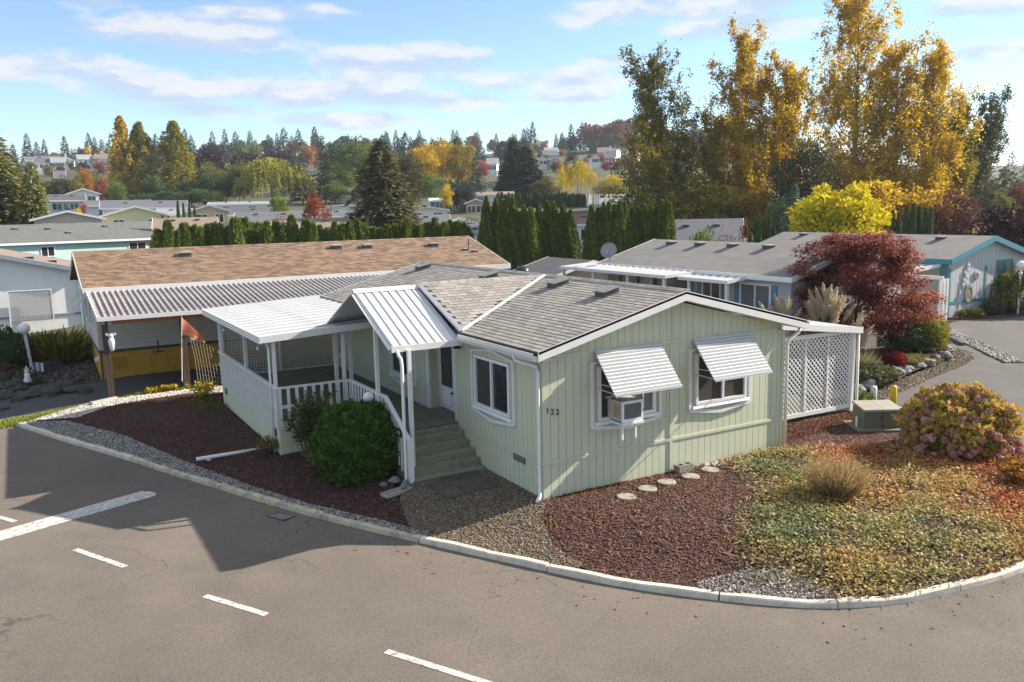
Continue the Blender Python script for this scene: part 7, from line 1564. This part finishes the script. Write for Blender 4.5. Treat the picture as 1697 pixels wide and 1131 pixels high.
for px, c, lb in ((1447, M_white, 'short white bollard behind the utility box'), (1480, mat('yellow_bollard', (.62, .45, .02), (.55, .40, .02), scale=4, rough=.5), 'short yellow bollard behind the utility box')):
    p = at(px, 668, .0); z = T(p.x, p.y)
    tag(MB().lathe([(.10, -.1), (.10, .52), (.085, .57), (.001, .60)], n=14).build('bollard', c, loc=(p.x, p.y, z), smooth=True), lb, 'bollard')
tag(MB().box(-.45, -.12, 0, .45, .12, .07).build('concrete_curb', M_conc, loc=(12.0, 1.2, T(12.0, 1.2)), rot=.1), 'short pale concrete slab at the foot of the lattice post', 'slab')
pz = T(-5.0, 7.75)
o = thing('drain_pipe', 'long white drain pipe lying on the dark bark beside the porch', 'pipe', (-4.9, 7.72, pz)); MB().tube([(-.98, .03, .06), (.75, -.03, .09)], .05, 10).build('pipe', M_white, o, smooth=True); MB().tube([(.74, -.03, .088), (.86, -.06, .10), (.9, -.2, .22)], .055, 10).build('elbow', M_white, o, smooth=True); MB().box(-.72, -.01, -.02, -.62, .1, .03).build('support', M_white, o)
o = thing('splash_block', 'pale concrete splash block under the canopy downspout', 'splash block', (-2.45, 2.38, T(-2.45, 2.38)), R(14))
MB().box(-.36, -.13, 0, .36, .13, .03).box(-.36, -.13, .03, .36, -.09, .08).box(-.36, .09, .03, .36, .13, .08).box(.32, -.09, .03, .36, .09, .08).build('trough', M_conc, o)
for i, (x, y, s) in enumerate(((-2.25, 3.0, .13), (-2.55, 2.95, .10), (-2.1, 2.72, .09))): tag(MB().ico((0, 0, 0), s, 70+i, .7).build('rock', M_rock[0], loc=(x, y, T(x, y)+.04)), ('brownish rock nearest the stair stringer', 'smaller rock left of the stair corner', 'smallest rock by the splash block')[i], 'rock', 'rocks at the stair corner')

# left garden of the brown house
for i, (px, py, s) in enumerate(((6, 640, .42), (28, 646, .30), (52, 640, .45), (70, 632, .38), (84, 640, .42), (100, 634, .50), (118, 636, .42), (36, 628, .28), (112, 618, .30), (126, 622, .3), (60, 622, .35), (142, 640, .28), (5, 658, .22))):
    p = at(px, py, .15); z = T(p.x, p.y); tag(MB().ico((0, 0, 0), s*.8, 100+i, .62).build('rock', M_rock[2], loc=(p.x, p.y, z+s*.2)), f'dark mossy boulder edging the left garden, {ordl(i, 13)} listed from the picture edge' if False else ('dark boulder in the left garden wall, ' + ('at the very edge', 'low second one from the edge', 'rounded one below the near pot', 'beside the near pot', 'squat one right of the near pot', 'largest, under the white lamp', 'right of the largest', 'small one behind the wall', 'small one by the blue grey box', 'small one uphill of the box', 'between the pots', 'last one beside the ochre skirting', 'flat one at the driveway edge')[i]), 'rock', 'boulders of the left garden')
n = 5200; GP = [(-16, 21.2), (-8.2, 21.0), (-7.1, 21.4), (-7.1, 30), (-16, 30)]; scatter('gravel', 'dark gravel mulch of the left garden', 'gravel', GP, 15000, .03, .07, .5, varmat('dark_mulch', [(.035, .03, .025), (.075, .065, .055), (.13, .12, .10), (.22, .2, .17)]), off=.0)
p = at(53, 603, .35); z = T(p.x, p.y); o = thing('post_lamp', 'white globe lamp on a leaning white post in the left garden', 'lamp', (p.x, p.y, z)); MB().tube([(0, 0, -.1), (-.14, .02, 1.62)], .065, 10).lathe([(.07, 1.62), (.09, 1.66), (.05, 1.70)], (-.14, .02, 0)).build('post', M_white, o); MB().ball((-.15, .02, 1.88), .23, 16, 10).build('globe', M_globe, o, smooth=True)
M_pot = mat('wooden_tub', (.10, .085, .07), (.065, .06, .05), scale=6, rough=.85)
def pot(px, py, r, lb, m):
    p = at(px, py, .3); o = thing('planter_tub', lb, 'planter', (p.x, p.y, T(p.x, p.y))); MB().lathe([(r*.8, 0), (r, .32), (r, .36), (r*.88, .36), (r*.86, .3), (.001, .3)], n=16).build('tub', M_pot, o); MB().lathe([(r*.94, .12), (r*.955, .12), (r*.97, .17), (r*.94, .17)], n=16).build('hoop', M_dark, o)
    ob('plant', bush_mesh(int(px)+3, 260, r*.7, r*.7, .4, .12, m, sq=2, core=.5), o, (0, 0, .26)); return o
pot(44, 618, .52, 'half barrel planter with small figures at the lamp post', ML['sage']); pot(8, 610, .5, 'half barrel planter with pink flowers at the left edge', leafm('pink_flower', (.35, .10, .14), (.5, .2, .25), (.6, .4, .4))); pot(34, 592, .45, 'blue rimmed planter with an orange flower behind the lamp', leafm('orange_flower', (.10, .14, .04), (.5, .25, .03), (.6, .4, .05)))
p = at(44, 612, .6); z = T(p.x, p.y)+.36; o = thing('garden_figure', 'small cream garden figure standing in the planter by the lamp', 'figurine', (p.x, p.y, z)); MB().lathe([(.13, 0), (.15, .06), (.09, .24), (.11, .3), (.05, .36)], n=10).build('body', M_vinyl, o, smooth=True); MB().ball((0, 0, .42), .085, 10, 7).build('head', M_vinyl, o, smooth=True); MB().lathe([(.09, .46), (.06, .52), (.01, .64)], n=10).build('hat', mat('cream_hat', (.5, .42, .25)), o)
p = at(80, 604, .25); o = thing('garden_box', 'low blue and white painted box on the garden mulch', 'box', (p.x, p.y, T(p.x, p.y)), .6); MB().box(-.42, -.3, 0, .42, .3, .36).build('case', mat('dark_box', (.05, .05, .05), (.08, .08, .08)), o)
for i in range(4): MB().box(-.46, -.28+.15*i, .04, -.42, -.18+.15*i, .40).build('stripe', mat('stripe_blue', (.20, .30, .42)) if i % 2 else M_vinyl, o)
def clump(label, px, py, seed, n, h, w, m):
    g = np.random.default_rng(seed); p = at(px, py, .6); o = thing('ornamental_grass', label, 'plant', (p.x, p.y, T(p.x, p.y))); a = g.uniform(0, 6.28, n); q = g.random(n)**.5*w
    ob('leaves', leafmesh('leaves', np.column_stack([np.cos(a)*q, np.sin(a)*q, g.random(n)*h*.55]), g.uniform(.35, .75, n)*h, m, D=np.column_stack([np.cos(a)*.7, np.sin(a)*.7, np.ones(n)]), jit=.5, asp=.13, g=g), o)
clump('wide yellow green ornamental grass against the white house wall', 95, 582, 51, 1500, 1.25, .95, ML['poplar']); clump('reddish brown grass clump left of the yellow one', 70, 584, 52, 900, 1.3, .6, ML['rust']); clump('small tan plant beside the leaning lamp', 32, 590, 53, 700, 1.0, .55, ML['orange'])
p = at(6, 602, .4); o = thing('juniper', 'dark green juniper shrub at the left picture edge', 'shrub', (p.x, p.y, T(p.x, p.y))); ob('crown', bush_mesh(77, 2600, 1.0, 1.0, 1.75, .17, ML['arbord'], sq=2, lump=.12), o)
c, t = twiggy(91, 120, 6, .5, .3, .12, ML['green'], .4)

# hung on the carport post
o = thing('flag', 'orange pennant flag on a tilted pole by the carport post', 'flag', (-4.75, 16.65, 1.3)); MB().tube([(-.02, .1, -.9), (.05, 0, .5), (.12, -.05, 1.42)], .018, 6).build('pole', M_white, o)
V = []; F = []
for i in range(9):
    for j in range(6):
        t = i/8; s = j/5; wd = .62*(1-.72*t); V.append((.13+.72*t, -.06+.06*math.sin(7*t+2*s), 1.38-.85*t**1.1-wd*s*(1-.25*t)))
for i in range(8):
    for j in range(5): F.append((i*6+j, i*6+j+1, i*6+j+7, i*6+j+6))
V2 = [(x, y+.006, z) for x, y, z in V]; nv = len(V); F2 = [tuple(nv+q for q in f[::-1]) for f in F]
me = bpy.data.meshes.new('cloth'); me.from_pydata(V+V2, [], F+F2); me.materials.append(mat('orange_cloth', (.70, .22, .10), (.62, .19, .085), scale=3, rough=.8)); me.polygons.foreach_set('use_smooth', [True]*len(me.polygons)); cl = ob('cloth', me, o)
MB().lathe([(.10, 0), (.10, .006), (.05, .007), (.05, .001)], n=12).build('emblem', mat('pale_emblem', (.75, .55, .42)), o, (.45, -.10, .66), rot=(R(90), 0, 0))
net = MB(); o = thing('garden_net', 'thin hanging net between the carport post and the porch', 'net', (-4.5, 16.3, 1.1))
for i in range(12):
    t = i/11; net.tube([(0+.95*t, -.3-1.1*t, .95-.5*t), (.1+.9*t, -.35-1.1*t, .2-.4*math.sin(t*3.1)), (.15+.9*t, -.4-1.1*t, -.9)], .005, 3)
for j in range(11):
    s = j/10; net.tube([(.15*s+.95*t, -.3-.1*s-1.1*t, .95-.5*t*(1-s)-1.85*s) for t in (0, .25, .5, .75, 1)], .005, 3)
net.build('mesh', mat('net_cord', (.45, .36, .24)), o)
o = thing('wall_ornament', 'small white figure ornament hung on the front carport post', 'ornament', (-6.93, 16.86, 2.0)); MB().lathe([(.06, -.3), (.09, -.1), (.11, .05), (.06, .16)], n=10).ball((0, 0, .23), .09, 10, 6).build('body', M_vinyl, o, smooth=True); MB().ball((-.12, 0, .28), .06, 8, 5).ball((.12, 0, .28), .06, 8, 5).build('ears', M_vinyl, o, smooth=True)
o = tag(MB().hexa([(-.5, -.09, 0), (.5, -.06, 0), (.5, .09, 0), (-.5, .12, 0), (-.48, -.07, .07), (.5, -.05, .07), (.5, .08, .07), (-.48, .1, .07)]).build('stone_slab', M_rock[1], loc=(-7.35, 16.6, T(-7.35, 16.6)+.03), rot=.55), 'long pale stone at the foot of the front carport post', 'stone')

# ------------------------------------------------------------------ the air over the valley
hz = MB().box(-1700, -1700, -2.2, 1700, 1700, 70.0); o = ob('haze', hz.mesh('haze')); o['kind'] = 'stuff'; o['label'] = 'thin autumn haze over the valley'; o['category'] = 'haze'
hm = bpy.data.materials.new('haze'); hm.use_nodes = True; N = hm.node_tree.nodes; N.remove(N['Principled BSDF']); v = N.new('ShaderNodeVolumePrincipled'); v.inputs['Color'].default_value = (.80, .88, 1, 1); v.inputs['Density'].default_value = HAZE; v.inputs['Anisotropy'].default_value = .2
hm.node_tree.links.new(v.outputs[0], N['Material Output'].inputs['Volume']); o.data.materials.append(hm)
